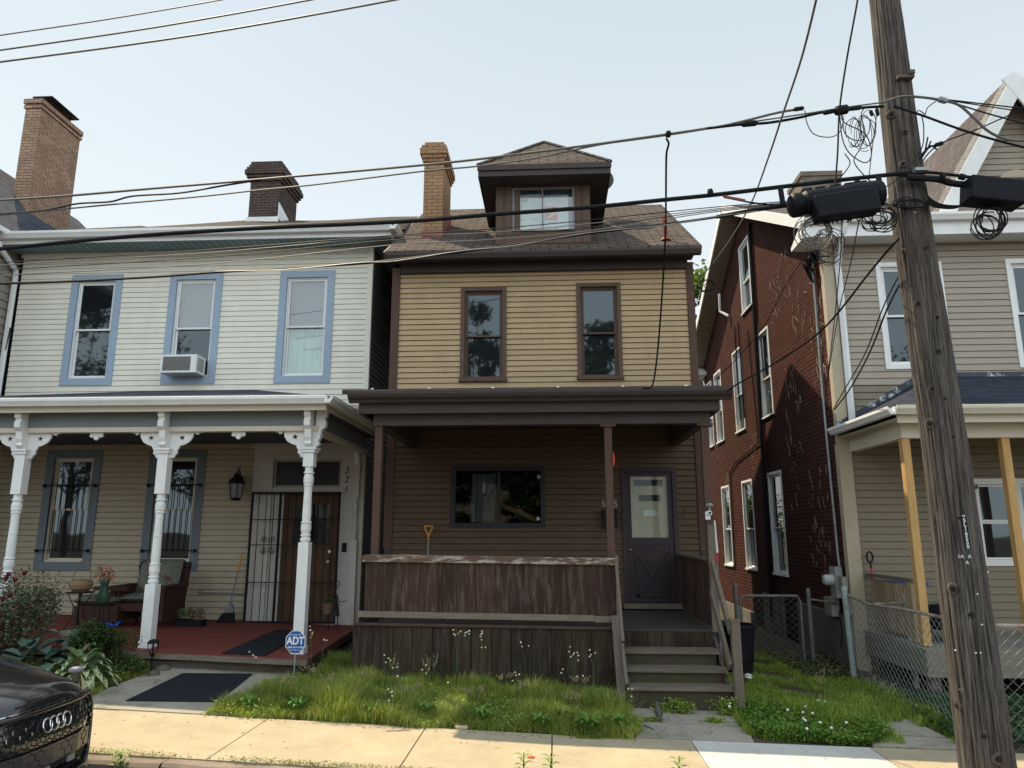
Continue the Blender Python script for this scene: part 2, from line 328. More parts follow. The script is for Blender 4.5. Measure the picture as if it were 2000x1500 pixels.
def window(par,fr,a0,a1,z0,z1,cw,cmat,fmat,up='dark',lo='dark',rail=.5,fw=.045,proud=.035,sill=True,lab=None,wname='window',sash=True):
    """opening a0..a1,z0..z1; casing of width cw outside it"""
    c=MB()
    lbox(c,fr,a0-cw,a1+cw,-.12,proud,z1,z1+cw); lbox(c,fr,a0-cw,a0,-.12,proud,z0,z1-.0005); lbox(c,fr,a1,a1+cw,-.12,proud,z0,z1-.0005)
    lbox(c,fr,a0-cw-(.015 if sill else 0),a1+cw+(.015 if sill else 0),-.12,proud+(.03 if sill else 0),z0-cw*(.7 if sill else 1),z0-.0005)
    w_=c.build(wname,cmat,par,label=lab)
    zm=z0+(z1-z0)*rail; s=MB(); g=.0015
    # outer fixed frame
    lbox(s,fr,a0+g,a0+.03,-.115,-.015,z0+g,z1-g); lbox(s,fr,a1-.03,a1-g,-.115,-.015,z0+g,z1-g); lbox(s,fr,a0+.031,a1-.031,-.115,-.015,z1-.03,z1-g); lbox(s,fr,a0+.031,a1-.031,-.115,-.015,z0+g,z0+.03)
    s.build('window_frame',fmat,w_)
    for nm,za,zb,d0,d1,kd in (('upper',zm-.02,z1-.031,-.06,-.03,up),('lower',z0+.031,zm+.02,-.10,-.07,lo)):
        s=MB(); A0,A1=a0+.031,a1-.031
        lbox(s,fr,A0,A0+fw,d0,d1,za,zb); lbox(s,fr,A1-fw,A1,d0,d1,za,zb); lbox(s,fr,A0+fw,A1-fw,d0,d1,zb-fw,zb); lbox(s,fr,A0+fw,A1-fw,d0,d1,za,za+fw)
        s.build('sash',fmat,w_)
        p=MB(); lbox(p,fr,A0+fw-.002,A1-fw+.002,(d0+d1)/2-.003,(d0+d1)/2+.003,za+fw-.002,zb-fw+.002)
        p.build('pane',gDark if kd=='dark' else gClear,w_)
        if kd not in ('dark','clear'):
            b=MB()
            if kd=='curtain':
                n=40; vs=[]; fs=[]
                for i in range(n+1):
                    a=A0+(A1-A0)*i/n; d=-.17+.018*math.sin(i*1.3)+.01*math.sin(i*.53+1)
                    vs+= [P(fr,a,d,za),P(fr,a,d,zb)]
                    if i<n: fs.append((2*i,2*i+2,2*i+3,2*i+1))
                b.add(vs,fs)
                b.build('curtain',mat('curtain_cloth',(.42,.56,.54),.8,.12,5,bump=.2),w_,recalc=False)
            else:
                z=za
                while z<zb:
                    b.poly(P(fr,A0,-.155,z),P(fr,A1,-.155,z),P(fr,A1,-.14,min(zb,z+.027)),P(fr,A0,-.14,min(zb,z+.027))); z+=.03
                lbox(b,fr,A0,A1,-.18,-.172,za,zb)
                b.build('blind',mat('blind_slats',(.17,.21,.31),.6,.05,3,bump=0),w_,recalc=False)
    return w_
def text(par,s,loc,size,mat_,rot=(math.pi/2,0,0),ext=.002,name='lettering',align='CENTER',bold=0,shear=0,sx=1):
    cu=bpy.data.curves.new('t','FONT'); cu.body=s; cu.size=size; cu.extrude=ext; cu.align_x=align; cu.align_y='CENTER'; cu.offset=bold; cu.shear=shear
    to=bpy.data.objects.new('t',cu); C.objects.link(to); dg=bpy.context.evaluated_depsgraph_get()
    me=bpy.data.meshes.new_from_object(to.evaluated_get(dg)); bpy.data.objects.remove(to); bpy.data.curves.remove(cu)
    me.name=name; me.materials.clear(); me.materials.append(mat_)
    ob=bpy.data.objects.new(name,me); C.objects.link(ob); o0=Vector((0,0,0))
    if par is not None: ob.parent=par; o0=ORG[par.name]
    ob.location=Vector(loc)-o0; ob.rotation_euler=rot; ob.scale=(sx,1,1); return ob
# ================= GROUND =================
def gridmesh(mb,xs,ys,fz):
    n=len(ys); vs=[(x,y,fz(x,y)) for x in xs for y in ys]
    mb.add(vs,[(i*n+j,(i+1)*n+j,(i+1)*n+j+1,i*n+j+1) for i in range(len(xs)-1) for j in range(n-1)])
g=MB(); xs=[-400,-120,-40,-25,-15]+[x*.5 for x in range(-24,25)]+[15,25,40,120,400]
gridmesh(g,xs,[-400,-120,-40,-20,-8,0,6.22],lambda x,y:gs(x)-.22); struct('ground_street_side',g,dirtm,recalc=False)
g=MB(); gridmesh(g,xs,[6.22,6.40,6.85,7.4,7.8,8.2,8.6,9,9.4,9.8,10.5,11.5,13,16,20,26,40,120,400],lambda x,y:gz(x,y)-(.03 if y<7.8 else .012)-(.2 if y<6.3 else 0)); struct('ground_yard',g,dirtm,recalc=False)
g=MB(); gridmesh(g,xs[2:-2],[-3.2,0,3,6.30],lambda x,y:gs(x)-.15); struct('road',g,asph,recalc=False)
# kerb of stone blocks
k=MB(); x=-14.0
while x<12:
    L=random.uniform(1.1,1.9); z=gs(x+L/2)+random.uniform(-.012,.004); j=random.uniform(-.015,.015)
    n=8; vs=[];fs=[]
    for i in range(n+1):
        xx=x+.006+(L-.012)*i/n; dz=gs(xx)-gs(x+L/2)+random.uniform(-.006,.006); dy=random.uniform(-.012,.012)
        vs+=[(xx,6.27+j+dy,z-.2+dz),(xx,6.26+j+dy,z-.025+dz),(xx,6.29+j+dy,z+dz),(xx,6.42,z+dz)]
        if i<n: fs+=[(4*i,4*i+4,4*i+5,4*i+1),(4*i+1,4*i+5,4*i+6,4*i+2),(4*i+2,4*i+6,4*i+7,4*i+3)]
    k.add(vs,fs); x+=L
struct('kerb',k,kerbm,recalc=False)
# pavement slabs
jo=[-13.5,-12,-10.5,-9,-7.6,-6.1,-4.5,-2.92,-1.30,-.03,1.335,3.05,4.6,6.1,7.6,9.1]
def slab_(a,b,y0,y1,m,nm,dz=0):
    s=MB(); z=lambda x,y:gz(x,y)+dz
    pts=[(a,y0,z(a,y0)),(b,y0,z(b,y0)),(b,y1,z(b,y1)),(a,y1,z(a,y1))]; s.slab(pts,.08); return struct(nm,s,m)
for a,b in zip(jo,jo[1:]):
    slab_(a+.006,b-.006,6.435,7.80,slabW if abs(a-1.335)<.01 else slabY,'pavement',random.uniform(-.003,.003))
# paths across the yard
def pathpoly(pts,m,nm='path',dz=.006):
    s=MB(); s.slab([(x,y,gz(x,y)+dz) for x,y in pts],.06); return struct(nm,s,m)
pathpoly([(.80,7.81),(1.95,7.81),(1.98,8.12),(1.96,8.28),(.78,8.33)],slabG)
pathpoly([(.78,8.345),(1.96,8.295),(2.05,8.85),(.76,8.85)],slabG)
pathpoly([(3.1,7.82),(4.05,7.82),(4.0,8.15),(3.15,8.2)],slabG)
pathpoly([(3.2,8.23),(3.98,8.18),(3.9,8.85),(3.3,8.8)],slabG)
pathpoly([(-5.15,7.82),(-3.35,7.82),(-3.35,9.62),(-5.0,9.66)],slabG)
pathpoly([(5.2,7.82),(8,7.82),(8,8.0),(5.2,8.0)],slabG)
# ================= BROWN HOUSE =================
BH=thing('narrow_house','narrow house with tan clapboards above, a dark brown porch and a boarded dormer','house',(-.15,12,-1.9))
fr=(Vector((-2.72,12,0)),FX,Vector((0,-1,0)))
wl=lambda a:a+2.72
H=[(wl(-1.48),wl(-.82),2.55,4.11),(wl(.515),wl(1.14),2.56,4.15)]
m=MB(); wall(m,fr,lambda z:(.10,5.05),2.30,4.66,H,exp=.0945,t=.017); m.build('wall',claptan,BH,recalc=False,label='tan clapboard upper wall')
Hd=[(wl(-1.60),wl(-.19),.15,1.0),(wl(1.19),wl(1.94),-1.09,.97)]
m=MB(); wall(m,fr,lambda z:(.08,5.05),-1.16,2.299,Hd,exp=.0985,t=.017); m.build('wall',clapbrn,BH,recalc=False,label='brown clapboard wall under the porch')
# rough side walls, back wall
m=MB()
for x,nx in ((-2.72,-1),(2.36,1)):
    f2=(Vector((x,12.001,0)),FY,Vector((nx,0,0)))
    wall(m,f2,lambda z:((0,7.4) if z<=4.7 else ((z-4.7)/.664,7.4-(z-4.7)/.664)),-1.95,7.1,(),exp=.0985,t=.015,kinks=(4.7,))
m.box(-2.7,2.34,19.3,19.4,-2,4.7); m.build('wall',clapbrn,BH,recalc=False,label='side and rear walls')
m=MB(); m.box(-2.6,2.25,12.45,12.47,-1.9,4.6); m.build('partition',black,BH)
m=MB(); m.box(-2.76,-2.62,11.965,12.06,-.25,4.56); m.box(2.335,2.455,11.965,12.06,-.25,4.56)
m.each('corner_board',brownpost,BH)
m=MB(); m.box(-2.74,-2.62,11.968,12.06,-1.9,-.255); m.box(2.34,2.45,11.968,12.06,-1.9,-.255); m.each('corner_board',brown,BH)
# eave: soffit, frieze, gutter
m=MB(); m.box(-2.66,2.44,11.66,11.985,4.60,4.625); m.box(-2.60,2.33,11.90,11.986,4.44,4.598); m.each('soffit',brown,BH)
def gutterprof(): return [(0,0),(-.10,0),(-.115,.03),(-.135,.07),(-.135,.105),(-.125,.11),(-.12,.105),(-.12,.08),(-.01,.02),(-.01,.10),(0,.10)]
def gutter(par,x0,x1,y,z,mt,s=1): 
    m=MB(); m.prism([(a*s,b*s) for a,b in gutterprof()],(x0,y,z),(0,1,0),(0,0,1),(x1-x0,0,0)); return m.build('gutter',mt,par)
gutter(BH,-2.80,2.53,11.68,4.565,brown,1)
# main roof
SL=2.59/3.9
m=MB(); R0=[(-2.80,11.56,4.71),(2.52,11.56,4.71),(2.52,15.5,7.30),(-2.80,15.5,7.30)]
m.slab(R0,.05); m.slab([(-2.80,15.5,7.30),(2.52,15.5,7.30),(2.52,19.45,4.71),(-2.80,19.45,4.71)],.05); rf=m.build('roof',shBrown,BH)
m=MB(); 
for x in (-2.83,2.525): m.bar((x,11.60,4.64),(x,15.5,7.23),.03,.13,side=(1,0,0)); m.bar((x,19.4,4.64),(x,15.5,7.23),.03,.13,side=(1,0,0))
m.each('rake_board',brown,BH)
def rz(y): return 4.71+(y-11.56)*2.59/3.94
# dormer
D=MB(); fd=(Vector((-.93,11.75,0)),FX,Vector((0,-1,0)))
wall(D,fd,lambda z:(0,1.64),rz(11.75)-.05,5.95,[(.305,1.345,5.09,5.885)])
for x in (-.93,.71): D.poly((x,11.75,rz(11.75)-.05),(x,11.75,5.95),(x,13.6,5.95),(x,13.6,5.9))
D.build('dormer_wall',brownfr,BH,recalc=False)
D=MB()
for i,a in enumerate([0,.17,.30]): D.box(-.93+a+.004,-.93+a+.125,11.735,11.752,rz(11.75)+.03,5.93)
for a in (1.35,1.50): D.box(-.93+a+.004,-.93+a+.138,11.735,11.752,rz(11.75)+.03,5.93)
for i in range(6): D.box(-.63+.175*i,-.63+.175*i+.168,11.737,11.752,rz(11.75)+.03,5.07)
D.build('dormer_board',brownfr,BH)
# dormer roof: hip
e0,e1,yf,ze=-1.215,1.055,11.33,6.13; ap=(-.08,12.42,7.15)
D=MB(); back=15.3
D.poly((e0,yf,ze),(e1,yf,ze),ap); D.poly((e1,yf,ze),(e1,back,ze),(ap[0],back,ap[2]),ap); D.poly((e0,back,ze),(e0,yf,ze),ap,(ap[0],back,ap[2]))
D.build('dormer_roof',shBrown,BH,recalc=False)
D=MB(); D.tube([(e0,yf,ze+.01),(ap[0],ap[1],ap[2]+.01)],.03,4); D.tube([(e1,yf,ze+.01),(ap[0],ap[1],ap[2]+.01)],.03,4); D.build('hip_cap',shBrown,BH)
D=MB(); D.box(e0+.015,e1-.015,yf+.01,yf+.04,ze-.20,ze-.012); D.box(e0,e1,yf-.02,yf+.008,ze-.10,ze-.008)
for x in (e0+.01,e1-.04): D.box(x,x+.03,yf+.042,back,ze-.20,ze-.012)
D.box(e0+.045,e1-.045,yf+.045,back,ze-.196,ze-.185)
D.build('dormer_eave',brown,BH)
# dormer window with cardboard
fw=MB(); 
for a in ((-.635,-.625),(.405,.415)): fw.box(a[0],a[1]+.02,11.72,11.80,5.09,5.885)
fw.box(-.61,.40,11.72,11.80,5.865,5.885); fw.box(-.61,.40,11.72,11.80,5.09,5.11); fw.box(-.125,-.105,11.725,11.80,5.11,5.865)
W_=fw.build('window',mat('aluminium_dull',(.20,.20,.21),.5,.1,6,bump=0),BH,label='two pane dormer window')
p=MB(); p.box(-.615,-.125,11.765,11.769,5.11,5.866); p.build('pane',glassclear('glass_thin',.10),W_)
p=MB(); p.box(-.105,.405,11.765,11.769,5.11,5.866); p.build('pane',MC['glass_thin'],W_)
p=MB(); p.box(-.64,.42,11.86,11.87,5.05,5.93); p.build('backing',mat('backing_blue',(.10,.16,.24),.8,.05,3,bump=0),W_)
cardM=mat('cardboard_white',(.52,.52,.54),.8,.05,2,bump=0); redM=mat('print_red',(.52,.10,.075),.8,.05,5,bump=0); inkM=mat('print_grey',(.26,.28,.34),.8,.05,5,bump=0); blueM=mat('print_blue',(.12,.17,.32),.8,.05,5,bump=0)
p=MB(); p.box(-.61,-.10,11.80,11.83,5.10,5.80); p.box(-.099,.33,11.795,11.825,5.10,5.78); cb=p.build('cardboard',cardM,W_)
# print on the cardboard (kept as parts of the window's third level)
p=MB(); p.box(-.075,.14,11.7925,11.794,5.31,5.565); p.build('printed_square',redM,W_)
p=MB()
for i in range(5):
    q=-.05+i*.04; p.bar((q,11.791,5.33+.02*i),(q+.07,11.791,5.42+.02*i),.004,.016,side=(0,1,0))
for i in range(3): p.bar((-.06+i*.06,11.791,5.50),(-.03+i*.06,11.791,5.54),.004,.016,side=(0,1,0))
p.build('printed_stripes',cardM,W_)
p=MB(); p.box(-.49,-.38,11.7975,11.799,5.66,5.71); p.box(-.48,-.37,11.7965,11.7973,5.68,5.725); p.build('printed_mark',blueM,W_)
p=MB()
for (a,b,c,d) in ((-.61,-.47,5.56,5.60),(-.27,-.12,5.56,5.60),(-.01,.19,5.66,5.77)):
    y=11.7935; 
    for (x0,x1,z0,z1) in ((a,b,c,c+.006),(a,b,d-.006,d),(a,a+.006,c,d),(b-.006,b,c,d)): p.box(x0,x1,y-.001 if a>-.1 else 11.7985,y if a>-.1 else 11.7995,z0,z1)
p.box(-.27,-.264,11.7985,11.7995,5.60,5.80)
for (x,z,L) in ((-.56,5.33,.16),(-.30,5.33,.10),(-.02,5.27,.14),(.02,5.24,.12),(.07,5.70,.08)): p.box(x,x+L,11.7925,11.7938 if x>-.1 else 11.7993,z,z+.012)
p.lathe((-.40,11.7985,5.46),[(.035,0),(.035,.001)],12,ax=(0,1,0)); p.lathe((.12,11.793,5.16),[(.03,0),(.03,.001)],12,ax=(0,1,0))
p.each('printed_lines',inkM,W_)
# flashing, chimney
CH=MB()
cx0,cx1,cy0,cy1=-2.37,-2.0,12.62,13.62
CH.box(cx0,cx1,cy0,cy1,5.2,6.92)
for i,(e,a,b) in enumerate(((.025,6.921,6.99),(.05,6.991,7.06),(.075,7.061,7.19),(.05,7.191,7.26),(.0,7.261,7.34))): CH.box(cx0-e,cx1+e,cy0-e,cy1+e,a,b)
CH.build('chimney',bkYellow,rf)
m=MB(); m.box(cx0-.02,cx1+.02,cy0-.02,cy0-.002,5.28,5.50); m.slab([(cx1+.002,cy0,rz(cy0)+.12),(cx1+.02,cy0,rz(cy0)+.12),(cx1+.02,cy1,rz(cy1)+.12),(cx1+.002,cy1,rz(cy1)+.12)],.16)
m.build('flashing',mat('flashing_red',(.23,.06,.055),.6,.15,6),rf)
m=MB(); m.lathe((2.0,11.9,rz(11.9)-.05),[(.042,0),(.042,.47),(.03,.475)],10); m.lathe((2.0,11.9,rz(11.9)),[(.09,0),(.06,.05)],10); m.build('vent_pipe',MC['flashing_red'],rf)
# upper windows
window(BH,fr,wl(-1.48),wl(-.82),2.55,4.11,.065,brownfr,brownfr,fw=.028,rail=.49,lab='upper window left of the centre')
window(BH,fr,wl(.515),wl(1.14),2.56,4.15,.065,brownfr,brownfr,fw=.028,rail=.49,lab='upper window right of the centre')
# thin dark trim under clapboards start
m=MB(); m.box(-2.62,2.33,11.955,11.985,2.25,2.33); m.build('flashing',brown,BH)
# picture window
dk=mat('paint_darkgrey',(.028,.028,.033),.5,.1,4,bump=0)
m=MB(); a0,a1,z0,z1=wl(-1.60),wl(-.19),.15,1.0
lbox(m,fr,a0-.07,a1+.07,-.1,.03,z1,z1+.07); lbox(m,fr,a0-.07,a1+.07,-.1,.03,z0-.07,z0); lbox(m,fr,a0-.07,a0,-.1,.03,z0+.0005,z1-.0005); lbox(m,fr,a1,a1+.07,-.1,.03,z0+.0005,z1-.0005)
lbox(m,fr,wl(-.90),wl(-.86),-.09,.0,z0+.001,z1-.001)
PW=m.build('window',dk,BH,label='wide dark picture window under the porch')
m=MB(); lbox(m,fr,a0,wl(-.901),-.052,-.046,z0,z1); m.build('pane',gDim,PW); m=MB(); lbox(m,fr,wl(-.859),a1,-.052,-.046,z0,z1); m.build('pane',gDim,PW)
m=MB(); vs=[];fs=[]
for i in range(31):
    a=wl(-1.34)+.40*i/30; d=-.2+.02*math.sin(i*.9)
    vs+=[P(fr,a-.02,d,z0+.02),P(fr,a,d,z1-.04)]
    if i<30: fs.append((2*i,2*i+2,2*i+3,2*i+1))
m.add(vs,fs); m.build('curtain',mat('curtain_lace',(.6,.62,.58),.9,.45,30,bump=0),PW,recalc=False)
m=MB(); m.bar((-.86,12.14,.45),(-.24,12.14,.20),.03,.075,side=(0,1,0)); m.build('plank',mat('plank_orange',(.80,.40,.13),.6,.15,3,bump=0),PW)
m=MB(); m.lathe((-.22,12.043,.90),[(.03,0),(.03,.002)],10,ax=(0,-1,0)); m.lathe((-.235,12.043,.22),[(.03,0),(.03,.002)],10,ax=(0,-1,0)); m.build('sticker',cardM,PW)
m=MB(); lbox(m,fr,a0-.1,a1+.1,-.40,-.38,z0-.1,z1+.1); m.build('room',black,PW)
# storm door
dm=mat('door_plum',(.045,.032,.042),.5,.1,4,bump=0); dcream=mat('door_cream',(.44,.355,.245),.6,.06,3,dirt=(.20,.19,.13),dirtamt=.5,bump=0)
m=MB(); lbox(m,fr,wl(1.12),wl(1.19),-.08,.035,-1.09,1.04); lbox(m,fr,wl(1.94),wl(2.0),-.08,.035,-1.09,1.04); lbox(m,fr,wl(1.1905),wl(1.9395),-.08,.035,.97,1.04)
DO=m.build('door',dm,BH,label='plum storm door with a cream door behind its glass')
m=MB(); lbox(m,fr,wl(1.192),wl(1.27),-.03,.0,-1.08,.968); lbox(m,fr,wl(1.86),wl(1.938),-.03,.0,-1.08,.968); lbox(m,fr,wl(1.2705),wl(1.8595),-.03,.0,.90,.968); lbox(m,fr,wl(1.2705),wl(1.8595),-.03,.0,-.19,-.08); lbox(m,fr,wl(1.2705),wl(1.8595),-.03,-.012,-1.08,-.1905)
m.bar((1.33,12.005,-.98),(1.80,12.005,-.30),.03,.05,side=(0,1,0)); m.bar((1.80,12.004,-.98),(1.33,12.004,-.30),.03,.05,side=(0,1,0))
for z in (-.99,-.27): m.box(1.31,1.82,11.99,12.01,z,z+.03)
m.box(1.31,1.335,11.99,12.01,-.96,-.27); m.box(1.795,1.82,11.99,12.01,-.96,-.27)
m.build('storm_frame',dm,DO)
m=MB(); lbox(m,fr,wl(1.2705),wl(1.8595),-.020,-.016,-.08,.90); m.build('pane',glassclear('glass_door',.015),DO)
m=MB(); lbox(m,fr,wl(1.2),wl(1.93),-.079,-.05,-1.08,.965)
for (a,b,c,d) in ((1.325,1.80,.745,.845),(1.40,1.75,.50,.60),(1.47,1.69,.265,.355)):
    for q in ((a-.02,b+.02,d,d+.018),(a-.02,b+.02,c-.018,c),(a-.02,a,c,d),(b,b+.02,c,d)): lbox(m,fr,wl(q[0]),wl(q[1]),-.05,-.04,q[2],q[3])
m.build('inner_door',dcream,DO)
m=MB()
for (a,b,c,d) in ((1.325,1.80,.745,.845),(1.40,1.75,.50,.60)): lbox(m,fr,wl(a),wl(b),-.0495,-.046,c,d)
m.build('lite',mat('lite_dark',(.012,.013,.013),.35,.1,4,bump=0,spec=.15),DO)
m=MB(); lbox(m,fr,wl(1.47),wl(1.69),-.0495,-.046,.265,.355); m.build('mail_slot',mat('steel_light',(.55,.55,.52),.4,.05,5,bump=0),DO)
m=MB(); m.lathe((1.58,11.998+.045,.31),[(.014,0),(.014,.008)],10,ax=(0,-1,0)); m.lathe((1.235,11.99,-.27),[(.018,0),(.018,.04),(.01,.05)],10,ax=(0,-1,0)); m.build('handle',galv,DO)
m=MB(); m.box(1.10,2.02,11.86,12.0,-1.165,-1.092); m.build('threshold',greyx,DO)
# house numbers either side of the middle post, mailbox
steel=mat('numerals_steel',(.45,.42,.38),.5,.1,8,bump=0)
text(BH,'5',(.825,11.965,.45),.14,steel,name='house_number'); text(BH,'2',(.92,11.965,.45),.14,steel,name='house_number'); text(BH,'5',(1.02,11.965,.45),.14,steel,name='house_number')
m=MB(); m.box(.80,1.03,11.86,11.975,.08,.34); m.box(.79,1.04,11.845,11.975,.3405,.36); m.build('mailbox',black,BH)
m=MB(); m.tube([(2.09,11.93,.36),(2.12,11.92,.31),(2.06,11.92,.28),(2.10,11.93,.24)],.008,5); m.build('hook',iron,BH)
# porch deck
deckm=mat('deck_grey',(.06,.054,.045),.9,.3,2,(1.5,30,30),dirt=(.06,.065,.035),dirtamt=.6,bump=.4)
m=MB(); y=9.62
while y<11.95: m.box(-2.40,2.03,y+.003,min(11.97,y+.137),-1.215,-1.19); y+=.14
m.build('porch_deck',deckm,BH)
m=MB(); m.box(-2.38,2.02,9.66,11.9,-1.40,-1.22); m.build('joists',brown,BH)
# porch roof: thin slab with moulded fascia
m=MB(); m.slab([(-2.74,9.22,1.84),(2.26,9.22,1.84),(2.26,11.98,2.32),(-2.74,11.98,2.32)],.06); m.build('porch_roof',mat('felt_dark',(.05,.05,.055),.9,.2,4),BH)
pg=MB(); pg.prism([(0,0),(-.05,0),(-.07,.03),(-.12,.06),(-.14,.10),(-.14,.145),(-.125,.15),(0,.15)],(-2.66,9.32,1.67),(0,1,0),(0,0,1),(4.96,0,0))
pg.build('gutter',brown,BH,label='brown gutter along the porch roof')
pm=mat('paint_brown_porch',(.060,.051,.048),.6,.12,3,(1,3,3),dirt=(.10,.07,.055),dirtamt=.4,bump=.05)
m=MB(); m.box(-2.55,2.17,9.36,9.42,1.54,1.70); m.box(-2.38,2.07,9.50,9.66,1.40,1.66)
for x in (-2.38,1.93): m.box(x,x+.14,9.6605,11.97,1.40,1.66)
for x in (-2.55,2.11): m.box(x,x+.06,9.4205,11.97,1.54,1.78)
m.build('porch_beam',pm,BH)
m=MB(); m.box(-2.36,2.05,9.43,11.97,1.70,1.715); m.build('porch_ceiling',brown,BH)
m=MB()
for x in (-2.35,-1.6,-.77,.07,.9,1.7): m.box(x,x+.035,9.175,9.19,1.83,1.845)
m.each('hanger',white,BH)
for i,(x,z0,lb) in enumerate(((-2.31,-.30,None),(.74,-.33,None),(2.0,-.40,None))):
    m=MB(); m.box(x-.048,x+.048,9.53,9.625,z0,1.398); 
    if i: m.box(x-.10,x+.10,9.50,9.65,1.365,1.397)
    m.build('porch_post',brownpost,BH)
m=MB(); m.tube([(.80,9.50,1.02),(.806,9.51,.94),(.797,9.5,.85)],[.008,.013,.009],6); m.each('ribbon',mat('ribbon_red',(.55,.06,.04),.6,.05,5,bump=0),BH)
# front rail panel
RP=MB(); xs_=-2.385; i=0
while xs_<.75:
    wd=.235; x1=min(.775,xs_+wd); t=random.uniform(-.003,.003); dz=-.065*(xs_+2.39)/3.2
    RP.box(xs_+.003,x1-.003,9.40+t,9.425+t,-1.0+dz,-.36+dz*.5); xs_+=wd
rp=RP.build('porch_panel',boards,BH,label='weathered vertical boards of the front porch panel')
m=MB(); m.bar((-2.42,9.385,-.325),(.79,9.385,-.36),.045,.075,side=(0,1,0)); m.bar((-2.40,9.45,-.29),(.79,9.45,-.325),.17,.025,side=(0,1,0)); m.build('cap_rail',mat('cap_peeling',(.12,.075,.055),.85,.3,1.6,(2.2,34,34),wear=.5,wearcol=(.36,.33,.29),wscale=1.5,wgrain=(3,14,14),bump=.5),rp)
m=MB(); m.bar((-2.44,9.38,-1.0),(.50,9.38,-1.035),.05,.07,side=(0,1,0)); m.bar((.505,9.38,-1.045),(.83,9.38,-1.045),.05,.07,side=(0,1,0)); m.build('bottom_rail',greyx,rp)
m=MB()
for x in (-2.2,-1.4,-.6,0.1,.7): m.box(x,x+.04,9.44,9.48,-1.25,-.36)
m.each('stud',brown,rp)
nd_=mat('numeral_dark',(.035,.025,.022),.8,.1,5,bump=0)
for s_,z in (('5',-.50),('2',-.66),('5',-.82)): text(BH,s_,(.695,9.392,z),.17,nd_,ext=.004,name='house_number',bold=.008,rot=(math.pi/2,math.radians(0),0))
# skirt
S=MB(); x=-2.48
while x<.74:
    x1=min(.80,x+.245); S.box(x+.004,x1-.004,9.34,9.36,gz(x,9.35)-.05,-1.135-.03*(x+2.5)/3.2); x=x1
S.build('skirting',skirt,BH)
S=MB(); S.bar((-2.49,9.345,-1.115),(.82,9.345,-1.148),.06,.03,side=(0,1,0)); S.box(-2.50,-2.47,9.362,11.9,-1.85,-1.12); S.build('skirting_cap',mat('wood_darkbrown',(.07,.045,.035),.85,.3,2,(2,20,20)),BH)
S=MB(); x=.82
while x<2.0: S.box(x+.003,min(2.03,x+.175)-.003,9.60,9.618,gz(x,9.6),-1.22); x+=.175
S.build('riser_boards',skirt,BH)
# side rail panel
m=MB(); y=9.66
while y<11.9: m.box(2.005,2.025,y+.003,min(11.95,y+.237),-1.17,-.36); y+=.24
m.build('porch_panel',boards,BH,label='board panel on the right side of the porch')
m=MB(); m.box(1.965,2.05,9.60,11.97,-.355,-.32); m.build('cap_rail',greyz,BH)
# steps
for k,(z,yf_,x1) in enumerate(((-1.375,9.20,1.96),(-1.545,8.98,2.00),(-1.705,8.77,2.06))):
    m=MB(); m.box(.84,x1,yf_,yf_+.27,z-.042,z); m.build('stair_tread',tread,BH)
    m=MB(); m.box(.86,x1-.03,yf_+.05,yf_+.072,(z-.18 if k<2 else gz(1.4,8.8)-.02),z-.044); m.build('stair_riser',riserm,BH)
m=MB(); m.bar((.85,9.55,-1.35),(.85,8.8,-1.95),.04,.25,side=(1,0,0)); m.bar((1.975,9.55,-1.35),(1.975,8.84,-1.93),.04,.25,side=(1,0,0)); m.each('stringer',brown,BH)
m=MB(); m.box(.775,.815,9.37,9.46,-1.06,-.28); m.bar((.765,8.80,gz(.75,8.8)-.05),(.745,9.30,-1.0),.09,.05,side=(1,0,0)); m.bar((.815,8.78,-1.70),(.80,9.36,-1.05),.035,.10,side=(1,0,0)); m.bar((.80,8.95,-1.25),(.785,9.40,-.36),.035,.08,side=(1,0,0)); m.each('handrail',greyz,BH)
m=MB(); m.box(2.005,2.10,8.70,8.80,gz(2,8.7)-.1,-.985); m.build('newel_post',greyz,BH)
m=MB(); m.box(1.995,2.11,8.69,8.81,-.984,-.965); m.bar((2.0,9.58,-.33),(2.0,8.75,-1.10),.04,.10,side=(1,0,0)); m.bar((1.97,9.55,-.72),(1.975,8.75,-1.48),.04,.10,side=(1,0,0)); m.each('handrail',greyz,BH)
m=MB(); m.box(1.955,2.045,9.49,9.525,-1.2,.10); m.build('sister_post',greyz,BH)
# hook wire in porch
m=MB(); m.tube([(-.47,9.7,1.40),(-.47,9.7,1.15)],.006,4); m.build('hook',iron,BH)
# security camera on the post
t=thing('security_camera','small white security camera fixed to the right porch post of the narrow house','camera',(1.96,9.42,.18))
m=MB(); m.lathe((1.965,9.40,.235),[(.03,0),(.035,.03),(.028,.06)],10,ax=(0,-1,.1)); m.box(1.93,1.99,9.44,9.475,.16,.26); m.build('camera_body',white,t)
m=MB(); m.lathe((1.965,9.338,.242),[(.016,0),(.016,.008)],10,ax=(0,-1,.1)); m.build('lens',black,t)
m=MB(); m.lathe((1.985,9.43,.33),[(.045,0),(.05,.015),(.02,.035)],12); m.tube([(1.985,9.44,.26),(1.985,9.43,.33)],.012,6); m.build('sensor_cap',galv,t)
tag(o:=MB().tube([(2.055,9.56,.15),(2.075,9.57,-.25)],.018,6).build('conduit',white),'short white conduit beside the right porch post of the narrow house','conduit')
